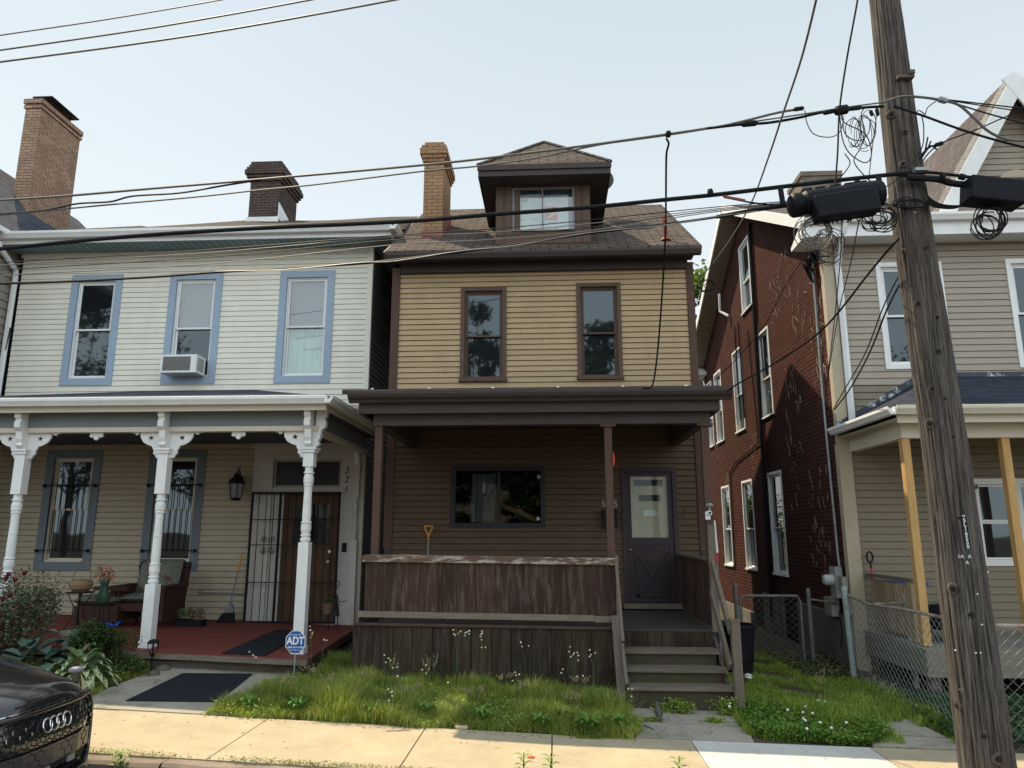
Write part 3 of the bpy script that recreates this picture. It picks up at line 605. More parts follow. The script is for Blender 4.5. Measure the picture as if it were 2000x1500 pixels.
# shovel leaning inside porch
def shovel(name,lab,x,y,zt,ztip,hm,sm,grp=None,dgrip=True):
    t=thing(name,lab,'shovel',(x,y,ztip))
    m=MB(); m.tube([(x,y,zt-.22),(x,y-.05,ztip+.3)],.016,8); m.build('shaft',sm,t)
    m=MB()
    if dgrip: m.tube([(x,y,zt-.24),(x,y,zt-.16),(x-.06,y,zt-.03),(x-.065,y,zt),(x+.065,y,zt),(x+.06,y,zt-.03),(x,y,zt-.16)],.013,6)
    else: m.tube([(x,y,zt-.14)]+[(x+.035*math.sin(a),y,zt-.05-.05*math.cos(a)) for a in [i*math.pi/4 for i in range(8)]]+[(x,y,zt-.14)],.012,6)
    m.build('grip',hm,t)
    m=MB(); m.prism([(-.11,0),(.11,0),(.11,-.22),(.06,-.30),(0,-.33),(-.06,-.30),(-.11,-.22)],(x,y-.05,ztip+.33),(1,0,0),(0,0,1),(0,.01,0)); m.build('blade',galv,t)
    return t
shovel('shovel','shovel with an orange D grip leaning on the brown wall behind the porch panel',-2.0,11.85,.10,-1.18,mat('plastic_orange',(.60,.26,.05),.5,.05,4,bump=0),mat('shaft_grey',(.20,.20,.20),.5,.1,4,bump=0))
t=thing('shovel','shovel with black grip and red collar outside the right end of the brown porch','shovel',(2.08,9.7,-1.6))
m=MB(); m.tube([(2.075,9.62,-.20),(2.075,9.62,-.36)],.022,8); m.build('collar',mat('plastic_red',(.60,.02,.03),.45,.05,4,bump=0),t); m=MB(); m.tube([(2.075,9.62,-.36),(2.09,9.75,-1.6)],.016,8); m.build('shaft',MC['shaft_grey'],t)
m=MB(); m.tube([(2.075,9.62,-.02),(2.075,9.62,-.20)],[.028,.02],8); m.build('grip',black,t)
# satellite dish
t=thing('satellite_dish','grey satellite dish rim showing behind the dormer roof','dish',(.98,14.0,rz(14)))
m=MB(); m.lathe((.98,13.95,7.15),[(.36,.0),(.33,.03),(.24,.07),(.12,.10),(.02,.11)],20,ax=(.1,.3,.95)); m.build('reflector',mat('dish_grey',(.26,.27,.28),.6,.05,4,bump=0),t,smooth=True)
m=MB(); m.tube([(.98,14.0,rz(14)),(.98,13.95,7.2)],.03,8); m.build('mast',galv,t)
# ================= LEFT HOUSE (pale vinyl) =================
LH=thing('pale_house','wide pale vinyl house with blue window trim and a white porch of turned posts','house',(-6.9,13,-1.8))
X0,X1,YL=-10.42,-3.39,13.0
fl=(Vector((X0,YL,0)),FX,Vector((0,-1,0))); L_=lambda x:x-X0
up=[(-9.17,-8.42,2.86,4.79),(-7.20,-6.43,2.86,4.79),(-5.03,-4.24,2.86,4.79)]
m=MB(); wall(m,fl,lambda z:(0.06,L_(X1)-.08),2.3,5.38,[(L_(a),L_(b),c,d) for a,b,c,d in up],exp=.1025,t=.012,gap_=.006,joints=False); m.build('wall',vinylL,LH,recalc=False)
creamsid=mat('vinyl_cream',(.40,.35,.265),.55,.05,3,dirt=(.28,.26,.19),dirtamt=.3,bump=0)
lowr=[(-9.20,-8.45,-.52,1.35),(-7.24,-6.48,-.52,1.35)]
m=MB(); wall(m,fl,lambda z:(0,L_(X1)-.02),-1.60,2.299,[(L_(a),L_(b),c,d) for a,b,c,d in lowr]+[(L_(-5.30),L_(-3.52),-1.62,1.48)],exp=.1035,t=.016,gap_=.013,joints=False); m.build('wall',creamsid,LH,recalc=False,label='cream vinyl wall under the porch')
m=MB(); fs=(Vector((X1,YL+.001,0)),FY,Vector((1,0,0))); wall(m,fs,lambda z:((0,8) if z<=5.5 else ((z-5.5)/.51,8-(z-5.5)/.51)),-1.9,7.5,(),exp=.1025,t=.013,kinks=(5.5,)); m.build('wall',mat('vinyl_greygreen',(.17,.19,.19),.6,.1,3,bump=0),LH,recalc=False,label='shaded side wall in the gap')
m=MB(); m.box(X0,X0+.02,YL,21,-1.9,5.4); m.box(X0,X1,20.98,21,-1.9,5.4); m.box(X0+.1,X1-.1,YL+.45,YL+.47,-1.8,5.3); m.build('rear_wall',black,LH)
m=MB(); m.box(X1-.085,X1+.015,YL-.022,YL+.07,2.3,5.40); m.build('corner_board',trimL,LH)
m=MB(); m.box(X1-.09,X1+.015,YL-.024,YL+.07,-1.6,2.299); m.build('corner_board',cream,LH)
m=MB(); m.box(X1-.30,X1-.02,YL-.6,YL-.03,1.82,1.98); m.build('roof_return',trimL,LH)
# eaves
m=MB(); m.box(X0-.05,X1+.42,YL-.52,YL-.023,5.385,5.40); m.box(X1+.02,X1+.42,YL-.022,21,5.385,5.40)
x=X0
m.build('soffit',soffitL,LH)
m=MB(); x=X0+.1
while x<X1+.4: m.box(x,x+.012,YL-.52,YL-.03,5.379,5.3845); x+=.15
m.build('soffit_groove',mat('groove_dark',(.09,.13,.14),.7,.05,4,bump=0),LH)
m=MB(); m.box(X0-.1,X1+.44,YL-.555,YL-.53,5.37,5.50); m.box(X1+.44,X1+.465,YL-.555,21,5.37,5.50); m.each('fascia',white,LH)
def gut2(par,a,b,out,z,mt,s=1.0,nm='gutter'):
    a,b=Vector(a),Vector(b); m=MB(); pr=[(0,0),(.085,0),(.10,.03),(.125,.07),(.125,.11),(.115,.115),(.11,.105),(.02,.03),(.01,.11),(0,.11)]
    m.prism([(p*s,q*s) for p,q in pr],(a.x,a.y,z),out,(0,0,1),b-a); return m.build(nm,mt,par)
gut2(LH,(X0-.1,YL-.558,0),(X1+.47,YL-.558,0),(0,-1,0),5.45,white,1.1)
gut2(LH,(X1+.47,YL-.69,0),(X1+.47,21,0),(1,0,0),5.45,white,1.1)
m=MB(); ye,ze_=YL-.62,5.575; yr,zr_=17.0,7.82
n=14; vs=[];fs_=[]
for i in range(n+1):
    x=X0-.1+(X1+.5-X0+.1)*i/n; sag=-.16*math.exp(-((x+9.6)/.9)**2)-.03*math.sin(i*.9)
    vs+=[(x,ye,ze_),(x,yr,zr_+sag),(x,21.4,5.5)]
    if i<n: fs_+=[(3*i,3*i+3,3*i+4,3*i+1),(3*i+1,3*i+4,3*i+5,3*i+2)]
m.add(vs,fs_); rl=m.build('roof',brickmat('shingle_dull',(.115,.095,.085),(.08,.066,.06),(.03,.025,.022),.33,.125,.016,.4,.8,var=.35),LH,recalc=False,label='brown shingle main roof')
m=MB(); m.bar((X1+.42,ye+.1,ze_-.06),(X1+.42,yr,zr_-.07),.035,.14,side=(1,0,0)); m.build('rake_board',white,LH)
# dark chimney on the ridge
cx0,cx1,cy0,cy1=-7.38,-6.64,16.25,17.45; m=MB(); m.box(cx0,cx1,cy0,cy1,7.2,8.52)
for e,a,b in ((.04,8.521,8.60),(.08,8.601,8.68),(.12,8.681,8.80),(.09,8.801,8.88),(.05,8.881,8.96),(.02,8.961,9.05)): m.box(cx0-e,cx1+e,cy0-e,cy1+e,a,b)
m.build('chimney',bkDark,rl)
m=MB(); m.box(cx0-.03,cx1+.03,cy0-.05,cy0-.003,7.3,7.56); m.slab([(cx1+.003,cy0,7.95),(cx1+.02,cy0,7.95),(cx1+.02,cy0+.8,7.75),(cx1+.003,cy0+.8,7.75)],.4); m.build('flashing',white,rl)
# windows
for i,(a,b,c,d) in enumerate(up):
    window(LH,fl,L_(a),L_(b),c,d,.135,bluew,white,up=('dark','blind','blind')[i],lo=('dark','dark','curtain')[i],fw=.035,sill=False,proud=.028,lab=('blue trimmed upper window nearest the downspout','blue trimmed upper window holding the air conditioner','blue trimmed upper window with a pale green curtain')[i])
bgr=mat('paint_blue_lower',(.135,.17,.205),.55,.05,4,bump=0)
for i,(a,b,c,d) in enumerate(lowr):
    ww=window(LH,fl,L_(a),L_(b),c,d,.15,bgr,cream,fw=.035,sill=False,proud=.028,lab=('barred porch window nearest the flower bed','barred porch window nearest the door')[i])
    m=MB(); xs2=[a-.05+(b-a+.1)*k/8 for k in range(9)]
    for x in xs2[1:-1]: m.tube([(x,YL-.10,-.35),(x,YL-.10,.98 if True else 0)],.008,5)
    for z in (.84,-.32): m.box(a-.12,b+.12,YL-.11,YL-.095,z,z+.018)
    for x in (a-.11,b+.10): 
        for z in (.84,-.32): m.box(x,x+.015,YL-.10,YL-.025,z-.03,z+.03)
    m.build('window_bars',iron,ww)
# downspout
m=MB(); m.box(X0+.02,X1-.09,YL-.03,YL-.001,5.30,5.384); m.build('frieze_board',trimL,LH)
m=MB(); m.tube([(X0+.02,YL-.62,5.40),(X0+.02,YL-.60,5.30),(X0+.0,YL-.10,5.02),(X0+.0,YL-.08,4.9),(X0-.02,YL-.08,2.35)],.052,6); m.build('downspout',white,LH)
# air conditioner (rests in the window)
ac=thing('air_conditioner','white window air conditioner with a dirty coil face in the middle blue trimmed window','air conditioner',(-6.82,YL,2.83))
m=MB(); m.box(-7.17,-6.49,YL-.38,YL-.03,2.87,3.21); m.build('cabinet',white,ac)
m=MB(); m.box(-7.12,-6.60,YL-.386,YL-.381,2.91,3.17); m.build('coil',mat('coil_grey',(.15,.15,.15),.8,.4,40,wear=.68,wearcol=(.6,.6,.6),wscale=30),ac)
m=MB(); 
m.box(-6.489,-6.485,YL-.34,YL-.11,2.92,3.16)
m.build('side_vent',brickmat('grille_holes',(.03,.03,.03),(.04,.04,.04),(.55,.55,.53),.03,.04,.009,.1,.3),ac)
# door surround
m=MB()
lbox(m,fl,L_(-5.42),L_(-5.06),-.10,.03,-1.575,1.60); lbox(m,fl,L_(-3.80),L_(-3.475),-.10,.03,-1.575,1.60); lbox(m,fl,L_(-5.0595),L_(-3.8005),-.10,.028,1.30,1.599)
lbox(m,fl,L_(-5.50),L_(-3.44),-.0,.08,1.6005,1.67); lbox(m,fl,L_(-5.45),L_(-3.46),-.0,.05,1.50,1.56)
lbox(m,fl,L_(-5.0595),L_(-3.8005),-.09,.012,.68,.80)
lbox(m,fl,L_(-5.0595),L_(-4.84),-.09,.0,-1.575,.679)
DS=m.build('door_surround',mat('paint_creamwhite',(.50,.49,.46),.5,.05,4,dirt=(.36,.34,.29),dirtamt=.3,bump=0),LH)
m=MB(); lbox(m,fl,L_(-5.04),L_(-3.82),-.05,-.045,.81,1.29); m.build('transom_pane',mat('transom_dark',(.03,.03,.035),.3,.3,2,bump=0),DS)
m=MB(); 
for q in ((-5.05,-3.81,.802,.84),(-5.05,-3.81,1.26,1.298),(-5.05,-5.01,.8405,1.2595),(-3.85,-3.81,.8405,1.2595)): lbox(m,fl,L_(q[0]),L_(q[1]),-.04,-.015,q[2],q[3])
m.build('transom_frame',mat('paint_olive',(.30,.29,.23),.6,.05,4,bump=0),DS)
dwood=mat('door_wood',(.10,.052,.032),.6,.25,1.8,(26,26,2),wear=.7,wearcol=(.20,.13,.07),wscale=2,bump=.2)
m=MB(); lbox(m,fl,L_(-4.835),L_(-3.81),-.08,-.05,-1.55,.675)
for (a,b,c,d) in ((-4.70,-4.36,-1.38,-.98),(-4.28,-3.95,-1.38,-.98),(-4.70,-4.36,-.88,-.40),(-4.28,-3.95,-.88,-.40)): lbox(m,fl,L_(a),L_(b),-.049,-.030,c,d)
ED=m.build('entry_door',dwood,LH)
m=MB(); lbox(m,fl,L_(-4.66),L_(-3.99),-.049,-.04,-.20,.50); m.build('door_glass',gDark,ED)
m=MB(); m.lathe((-3.93,YL-.06,-.50),[(.035,0),(.03,.05),(.038,.08),(.02,.10)],10,ax=(0,-1,0)); m.lathe((-3.93,YL-.06,-.33),[(.03,0),(.03,.03)],10,ax=(0,-1,0)); m.each('door_knob',mat('chrome_dull',(.6,.6,.6),.25,.1,5,metal=.9,bump=0),ED)
m=MB(); lbox(m,fl,L_(-5.10),L_(-3.78),-.02,.12,-1.60,-1.55); m.build('threshold',white,LH)
# wreath of dried flowers on door glass
# iron security gate (fixed to the surround)
G=MB(); gx0,gx1,gy=-5.37,-3.79,YL-.14; gz0,gz1=-1.50,.675
for x in (gx0,-4.86,-4.36,gx1): G.box(x,x+.035,gy-.02,gy+.015,gz0,gz1)
G.box(gx0,gx1+.035,gy-.022,gy+.012,gz1,gz1+.035); G.box(gx0,gx1+.035,gy-.022,gy+.012,gz0-.035,gz0)
for z in (-.86,-.22,.42-.2): G.box(gx0+.036,gx1,gy-.012,gy+.004,z,z+.014)
x=gx0+.14
while x<gx1: G.tube([(x,gy,gz0),(x,gy,gz1)],.0075,5); x+=.135
def scroll(c,r,dx,dz):
    return [(c[0]+dx*(math.cos(a)*r*(1-a/14)),gy-.01,c[1]+dz*math.sin(a)*r*(1-a/14)) for a in [k*.45 for k in range(22)]]
for dx in (1,-1):
    for dz in (1,-1): G.tube(scroll((-5.02+.07*dx,-.22+.09*dz),.06,dx,dz),.006,4)
G.build('security_gate',iron,LH)
for s_,z in (('5',1.10),('2',.93),('1',.76)): text(LH,s_,(-3.70,YL-.034,z),.165,iron,name='house_number',shear=.25)
m=MB(); m.box(-3.72,-3.64,YL-.05,YL-.031,-.34,-.18); m.build('doorbell',black,LH)
# porch
def dz_(x): return -1.575+(-3.3-x)*.028
redm=mat('deck_red',(.165,.042,.032),.75,.12,3,(1.5,1.5,1),dirt=(.12,.05,.04),dirtamt=.5,wear=.74,wearcol=(.16,.12,.10),wscale=3,bump=.1)
m=MB(); m.slab([(-10.4,9.56,dz_(-10.4)),(-3.12,9.50,dz_(-3.12)),(-3.35,12.99,dz_(-3.35)),(-10.4,12.99,dz_(-10.4))],.03); m.build('porch_deck',redm,LH)
m=MB(); m.bar((-10.4,9.54,dz_(-10.4)-.025),(-4.62,9.535,dz_(-4.62)-.025),.05,.06,side=(0,1,0)); m.bar((-4.61,9.535,dz_(-4.62)-.025),(-3.10,9.475,dz_(-3.1)-.025),.05,.06,side=(0,1,0)); m.build('deck_nosing',greyx,LH)
m=MB(); m.box(-10.4,-3.2,9.60,9.63,-1.9,-1.615); m.build('porch_riser',mat('stone_dark',(.11,.095,.075),.9,.3,3),LH)
m=MB(); m.bar((-3.14,9.50,dz_(-3.12)-.06),(-3.36,12.98,dz_(-3.3)-.06),.03,.12,side=(1,0,0)); m.build('deck_edge',MC['wood_darkbrown'],LH)
def ringprof(z0,z1,r):
    L=z1-z0; P_=[]
    def ring(z,h,rr): P_.extend([(r*.78,z),(rr,z+h*.25),(rr,z+h*.75),(r*.78,z+h)])
    P_.append((r*.8,z0)); ring(z0+.01,.05,r*1.0); ring(z0+.075,.035,r*.95); P_.append((r*.98,z0+.17)); P_.append((r*.95,z0+.24)); ring(z0+.25,.03,r*1.0)
    for k in range(1,7): P_.append((r*(.86-.14*k/7),z0+.28+(L-.56)*k/7))
    ring(z0+L*.52,.02,r*.84); P_.sort(key=lambda q:q[1])
    ring(z1-.27,.03,r*.92); P_.append((r*.95,z1-.22)); P_.append((r*.96,z1-.15)); ring(z1-.10,.035,r*1.0); P_.append((r*.8,z1))
    P_.sort(key=lambda q:q[1]); return P_
YP=10.0
star=[(math.sin(k*math.pi/5)*(.055 if k%2==0 else .020),math.cos(k*math.pi/5)*(.055 if k%2==0 else .020)) for k in range(10)]
def bracket(par,x,y,zt,d,axis=(1,0,0)):
    # sawn bracket hanging from the frieze rail with a star pierced through it
    out=[(0,0),(.47,0),(.45,-.035),(.41,-.03),(.40,-.06),(.36,-.05),(.345,-.02),(.33,-.02),(.325,-.09),(.28,-.16),(.21,-.20),(.15,-.215),(.13,-.26),(.11,-.29),(.125,-.32),(.09,-.345),(.075,-.385),(0,-.385)]
    sx,sz=.17,-.10
    st=[(sx+a,sz+b) for a,b in star]; poly=[out[0]]+[st[9]]+[st[k] for k in range(8,-1,-1)]+[st[9]]+[out[0]]+out[1:]
    ax=Vector(axis)*d; n=len(out)
    m=MB(); vs=[]; o=Vector((x,y,zt))
    bm=bmesh.new(); 
    def ringv(pts,off): return [bm.verts.new(o+ax*a+Vector((0,0,b))+off) for a,b in pts]
    th=Vector((0,.03,0)) if abs(axis[0])>.5 else Vector((.03,0,0))
    loops=[]
    for off in (th*.5,-th*.5):
        A=ringv(out,off); B=ringv(st,off)
        ed=[bm.edges.new((A[i],A[(i+1)%n])) for i in range(n)]+[bm.edges.new((B[i],B[(i+1)%10])) for i in range(10)]
        bmesh.ops.triangle_fill(bm,edges=ed,use_beauty=True,use_dissolve=False); loops.append((A,B))
    for k,N in ((0,n),(1,10)):
        for i in range(N): bm.faces.new((loops[0][k][i],loops[0][k][(i+1)%N],loops[1][k][(i+1)%N],loops[1][k][i]))
    bm.verts.index_update(); m.v=[tuple(v.co) for v in bm.verts]; m.f=[tuple(v.index for v in f.verts) for f in bm.faces]; bm.free()
    return m.build('bracket',white,par)
def console(par,x,y,zt,dirv):
    pr=[(0,0),(.17,0),(.17,-.09),(.13,-.13),(.16,-.17),(.155,-.24),(.10,-.29),(.085,-.40),(.06,-.45),(.08,-.49),(.03,-.53),(0,-.53)]
    side=Vector((0,0,1)).cross(Vector(dirv)); m=MB(); m.prism(pr,Vector((x,y,zt))-side*.045,dirv,(0,0,1),side*.09); return m.build('console',white,par)
for (x,zq,zt0,tag_) in ((-7.56,.53,-.62,0),(-5.47,.53,-.69,1),(-3.385,.90,-.13,2)):
    zb=dz_(x)-.01; h=.072; zc=1.165
    pq=MB(); pq.box(x-h,x+h,YP-h,YP+h,zq,zc-.07); pq.box(x-h-.022,x+h+.022,YP-h-.022,YP+h+.022,zc-.069,zc-.03); pq.box(x-h-.04,x+h+.04,YP-h-.04,YP+h+.04,zc-.029,zc)
    pq.box(x-h,x+h,YP-h,YP+h,zb+.10,zt0); pq.box(x-h-.012,x+h+.012,YP-h-.012,YP+h+.012,zb,zb+.10)
    pq.box(x-.055,x+.055,YP-.055,YP+.055,zc+.0005,1.47)
    o=None
    for ob_ in pq.each('porch_post',white,LH): o=ob_
    q=MB(); q.lathe((x,YP,0),ringprof(zt0+.0005,zq-.0005,.072),18); q.build('turned_shaft',white,LH,smooth=False)
    if tag_<2: bracket(LH,x+.056,YP,1.42,1)
    else: bracket(LH,YP*0+x,YP+.056,1.42,1,(0,1,0)); console(LH,x+.056,YP,1.70,(1,0,0))
    bracket(LH,x-.056,YP,1.42,-1); console(LH,x,YP-.056,1.70,(0,-1,0))
for x in (-6.51,-4.43,-8.6):
    m=MB(); m.prism([(-.10,0),(.10,0),(.09,-.02),(.10,-.05),(.07,-.07),(.04,-.05),(.035,-.085),(0,-.11),(-.035,-.085),(-.04,-.05),(-.07,-.07),(-.10,-.05),(-.09,-.02)],(x,YP-.015,1.40),(1,0,0),(0,0,1),(0,.03,0)); m.build('drop_ornament',white,LH)
m=MB(); m.box(-10.3,-3.31,YP-.05,YP+.05,1.47,1.69); m.box(-3.44,-3.34,YP+.051,12.97,1.47,1.69); m.build('porch_frieze',bluegrey,LH)
m=MB(); m.box(-10.3,-3.27,YP-.075,YP+.07,1.40,1.468); m.box(-3.46,-3.32,YP+.071,12.97,1.40,1.468); m.build('frieze_rail',cream,LH)
m=MB(); m.box(-10.3,-3.12,YP-.26,YP-.051,1.69,1.705); m.box(-3.33,-3.12,YP-.05,12.97,1.69,1.705); m.box(-10.3,-3.5,YP+.08,12.97,1.60,1.612); m.build('porch_ceiling',mat('ceiling_dark',(.09,.10,.12),.7,.1,3,bump=0),LH)
m=MB(); m.box(-10.3,-3.10,YP-.285,YP-.262,1.655,1.82); m.box(-3.119,-3.097,YP-.261,12.97,1.655,1.82); m.each('porch_fascia',cream,LH)
gut2(LH,(-10.3,YP-.287,0),(-3.095,YP-.287,0),(0,-1,0),1.735,MC['paint_creamwhite'] if False else white,.95)
gut2(LH,(-3.096,YP-.40,0),(-3.096,12.97,0),(1,0,0),1.735,white,.95)
m=MB(); e=(YP-.32); A=(-10.3,e,1.835);B=(-2.97,e,1.835);Cc=(-2.97,12.98,1.84);Dd=(-5.5,12.98,2.60);E_=(-7.75,12.98,2.60);F_=(-10.3,12.98,1.9)
m.poly(A,B,Dd,E_); m.poly(B,Cc,Dd); m.poly(A,E_,F_); m.build('porch_roof',shGrey,LH,recalc=False)
m=MB(); m.lathe((-3.50,YL-.06,0),ringprof(-.13,.60,.055),14); m.box(-3.56,-3.44,YL-.12,YL-.031,.60,1.16); m.box(-3.58,-3.42,YL-.14,YL-.031,1.161,1.21); m.box(-3.56,-3.44,YL-.12,YL-.031,-1.56,-.13); m.build('pilaster',MC['paint_creamwhite'],LH)
console(LH,-3.50,YL-.031,1.62,(0,-1,0))
# pipe along the wall
m=MB(); m.tube([(-6.2,YL-.05,-1.02),(-5.42,YL-.05,-1.04)],.022,8); m.build('pipe',mat('pipe_cream',(.34,.34,.32),.5,.1,4,bump=0),LH)
m=MB(); m.lathe((-6.2,YL-.02,-1.02),[(.05,0),(.05,.04),(.02,.08)],10,ax=(0,-1,0)); m.build('valve',galv,LH)
# wall lantern
t=thing('wall_lantern','black iron coach lantern on the cream wall left of the iron gate','lantern',(-5.62,YL,.6))
m=MB(); c=(-5.62,YL-.24,0); m.lathe(c,[(.015,1.05),(.06,1.02),(.07,.97),(.14,.90),(.15,.86),(.13,.85)],6); m.lathe(c,[(.10,.60),(.085,.57),(.05,.555)],6)
for k in range(6):
    a=k*math.pi/3; 
m.box(-5.64,-5.60,YL-.06,YL-.02,.72,1.0); m.tube([(-5.62,YL-.05,.95),(-5.62,YL-.15,1.08),(-5.62,YL-.22,1.10),(-5.62,YL-.24,1.05),(-5.62,YL-.2,1.13),(-5.60,YL-.17,1.16)],.012,6); m.build('lantern_body',iron,t)
for k in range(6):
    a=k*math.pi/3; ax_=Vector((math.cos(a),math.sin(a),0)); 
    q=MB(); q.tube([Vector(c)+ax_*.10+Vector((0,0,.60)),Vector(c)+ax_*.13+Vector((0,0,.86))],.006,4); q.build('bar',iron,t)
m=MB(); m.lathe(c,[(.092,.605),(.122,.85)],6); m.build('glass',mat('lantern_glass',(.22,.24,.25),.2,.1,4,bump=0),t)
m=MB(); m.box(-6.03,-5.90,YL-.10,YL-.014,1.60,1.66); m.lathe((-5.95,YL-.1,1.58),[(.03,0),(.03,.05)],8); m.build('floodlight',galv,LH)
# ================= FAR LEFT HOUSE =================
FH=thing('slate_roof_house','tan clapboard house with a grey slate roof and tall buff chimney at the left edge','house',(-13,13,-1.7))
xe=-10.52
m=MB(); f3=(Vector((xe,11.9,0)),FY,Vector((1,0,0))); wall(m,f3,lambda z:(0,9),-1.7,5.6,(),exp=.16,t=.014); m.build('wall',mat('clap_grey',(.30,.275,.24),.6,.06,3,bump=0),FH,recalc=False)
f4=(Vector((-15.5,11.9,0)),FX,Vector((0,-1,0))); m=MB(); wall(m,f4,lambda z:(0,4.98),-1.7,5.6,(),exp=.16,t=.014); m.build('wall',MC['clap_grey'],FH,recalc=False)
m=MB(); Re=[(-10.28,9.2,5.66),(-12.3,10.4,8.0),(-12.3,17.1,8.0),(-10.28,19,5.66)]; m.poly(*Re); m.poly((-12.3,10.4,8.0),(-12.3,17.1,8.0),(-15.9,19,4.6),(-15.9,9.2,4.6)); m.poly((-10.28,9.2,5.66),(-15.9,9.2,4.6),(-12.3,10.4,8.0)); m.poly((-10.28,19,5.66),(-12.3,17.1,8.0),(-15.9,19,4.6))
fr_=m.build('roof',shGrey,FH,recalc=False)
m=MB(); m.box(-10.50,-10.27,9.2,19,5.55,5.65); m.build('fascia',white,FH)
cx0,cx1,cy0,cy1=-11.62,-11.26,14.0,15.35
m=MB(); m.box(cx0,cx1,cy0,cy1,5.4,9.25); 
for e,a,b in ((.03,9.251,9.32),(.0,9.321,9.36),(.04,9.361,9.47)): m.box(cx0-e,cx1+e,cy0-e,cy1+e,a,b)
m.build('chimney',bkTall,fr_)
m=MB(); m.box(cx0+.0,cx1+.1,cy0+.15,cy1-.25,9.62,9.65)
for x in (cx0+.05,cx1-.05):
    for y in (cy0+.2,cy1-.35): m.tube([(x,y,9.47),(x,y,9.62)],.015,5)
m.build('chimney_cap',iron,fr_)
m=MB(); m.box(cx0-.06,cx1+.06,cy0-.08,cy0-.002,5.6,6.5); m.box(cx1+.002,cx1+.02,cy0-.08,cy1,5.5,6.5); m.build('flashing',mat('lead_grey',(.09,.11,.14),.6,.1,4,bump=0),fr_)
m=MB(); m.tube([(-10.49,12.4,3.9),(-10.38,12.4,3.9),(-10.38,12.45,3.55),(-10.45,12.6,3.45)],.012,5); m.tube([(-10.49,12.9,3.85),(-10.36,12.9,3.85),(-10.4,12.9,3.4)],.012,5); m.build('wire_bracket',iron,FH)
# porch post block of the far left house
m=MB(); m.box(-10.50,-10.34,12.1,12.35,-1.6,1.25); m.build('pilaster',mat('paint_grey',(.22,.22,.22),.6,.1,4,bump=0),FH)
# ================= RIGHT HOUSE (brick side, tan vinyl front) =================
RH=thing('brick_side_house','right hand house with maroon brick side wall, tan vinyl front and steep front gable','house',(7,11.6,-2.1))
XW,YR=4.5,11.6; XR=10.9
fb=(Vector((XW,YR+.03,0)),FY,Vector((-1,0,0))); y_=lambda y:y-YR-.03
rh=lambda z:(0 if z<=4.95 else (z-4.95)/.53, 9.5 if z<=4.95 else 9.5-(z-4.95)/.53)
bw=[(15.80,16.55,5.0,6.58),(14.82,15.58,2.38,4.16),(17.02,17.75,2.38,4.3),(19.15,19.85,2.38,4.22),(20.33,20.95,2.38,4.15),
    (18.95,19.72,-.80,1.14),(16.80,17.60,-.80,1.14),(14.66,15.48,-.80,1.16)]
m=MB(); wall(m,fb,rh,-1.95,7.35,[(y_(a),y_(b),c,d) for a,b,c,d in bw]+[(y_(15.0),y_(15.6),-1.96,-1.72),(y_(16.9),y_(17.5),-1.96,-1.72)],kinks=(4.95,)); m.build('wall',bkMaroon,RH,recalc=False,label='maroon brick side wall')
m=MB(); m.box(XW-.06,XW+.3,YR+.03,14.1,-2.4,-1.25); m.box(XW-.06,XW+.3,15.0,16.3,-2.4,-1.25); m.box(XW-.06,XW+.3,17.2,21.1,-2.4,-1.75)
m.each('foundation',concmat('concrete_dark',(.17,.155,.13),.5,.4,moss=(.09,.09,.06)),RH)
for i,(a,b,c,d) in enumerate(bw):
    window(RH,fb,y_(a),y_(b),c,d,.05,white,white,fw=.03,rail=.46,proud=.015,up='dark',lo='dark',wname='window',lab='white window in the brick side wall')
# tan front
ft=(Vector((XW,YR,0)),FX,Vector((0,-1,0))); r_=lambda x:x-XW
uw=[(5.40,6.30,2.62,4.26),(7.46,8.36,2.62,4.28)]
m=MB(); wall(m,ft,lambda z:(.14,r_(XR)),2.3,4.66,[(r_(a),r_(b),c,d) for a,b,c,d in uw],exp=.106,t=.014,gap_=.007,joints=False); m.build('wall',tanvin,RH,recalc=False,label='tan vinyl upper front')
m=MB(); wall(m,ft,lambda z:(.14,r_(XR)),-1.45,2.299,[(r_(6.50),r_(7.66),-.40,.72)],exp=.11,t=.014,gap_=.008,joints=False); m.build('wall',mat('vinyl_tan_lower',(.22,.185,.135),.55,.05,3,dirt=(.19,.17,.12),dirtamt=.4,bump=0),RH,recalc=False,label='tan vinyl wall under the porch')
m=MB(); m.box(XR,XR+.02,YR,21,-2,4.9); m.box(XW+.1,XR,21.0,21.1,-2,4.9); m.box(XW+.35,XR-.1,YR+.5,YR+.52,-1.8,4.6); m.box(XW+.5,XW+.52,YR+.53,20.9,-2.2,4.9); m.build('inner_wall',black,RH)
m=MB(); m.box(XW-.02,XW+.15,YR-.03,YR+.1,1.35,4.66); m.build('corner_board',tantrim,RH); m=MB(); m.box(XW-.04,XW+.16,YR-.035,YR+.1,-2.1,1.349); m.build('corner_board',tantrim,RH)
for i,(a,b,c,d) in enumerate(uw): window(RH,ft,r_(a),r_(b),c,d,.075,white,white,fw=.035,proud=.03,sill=False,up='dark',lo='dark',lab=('upper front window behind the pole','upper front window at the right edge')[i])
m=MB(); a,b,c,d=6.50,7.66,-.40,.72
for q in ((a-.06,b+.06,d,d+.09),(a-.06,b+.06,c-.09,c),(a-.06,a,c,d),(b,b+.06,c,d),((a+b)/2-.05,(a+b)/2+.05,c,d)): lbox(m,ft,r_(q[0])+.0005,r_(q[1])-.0005,-.08,.03,q[2]+.0005,q[3]-.0005)
ww=m.build('window',white,RH,label='white double window under the tan porch')
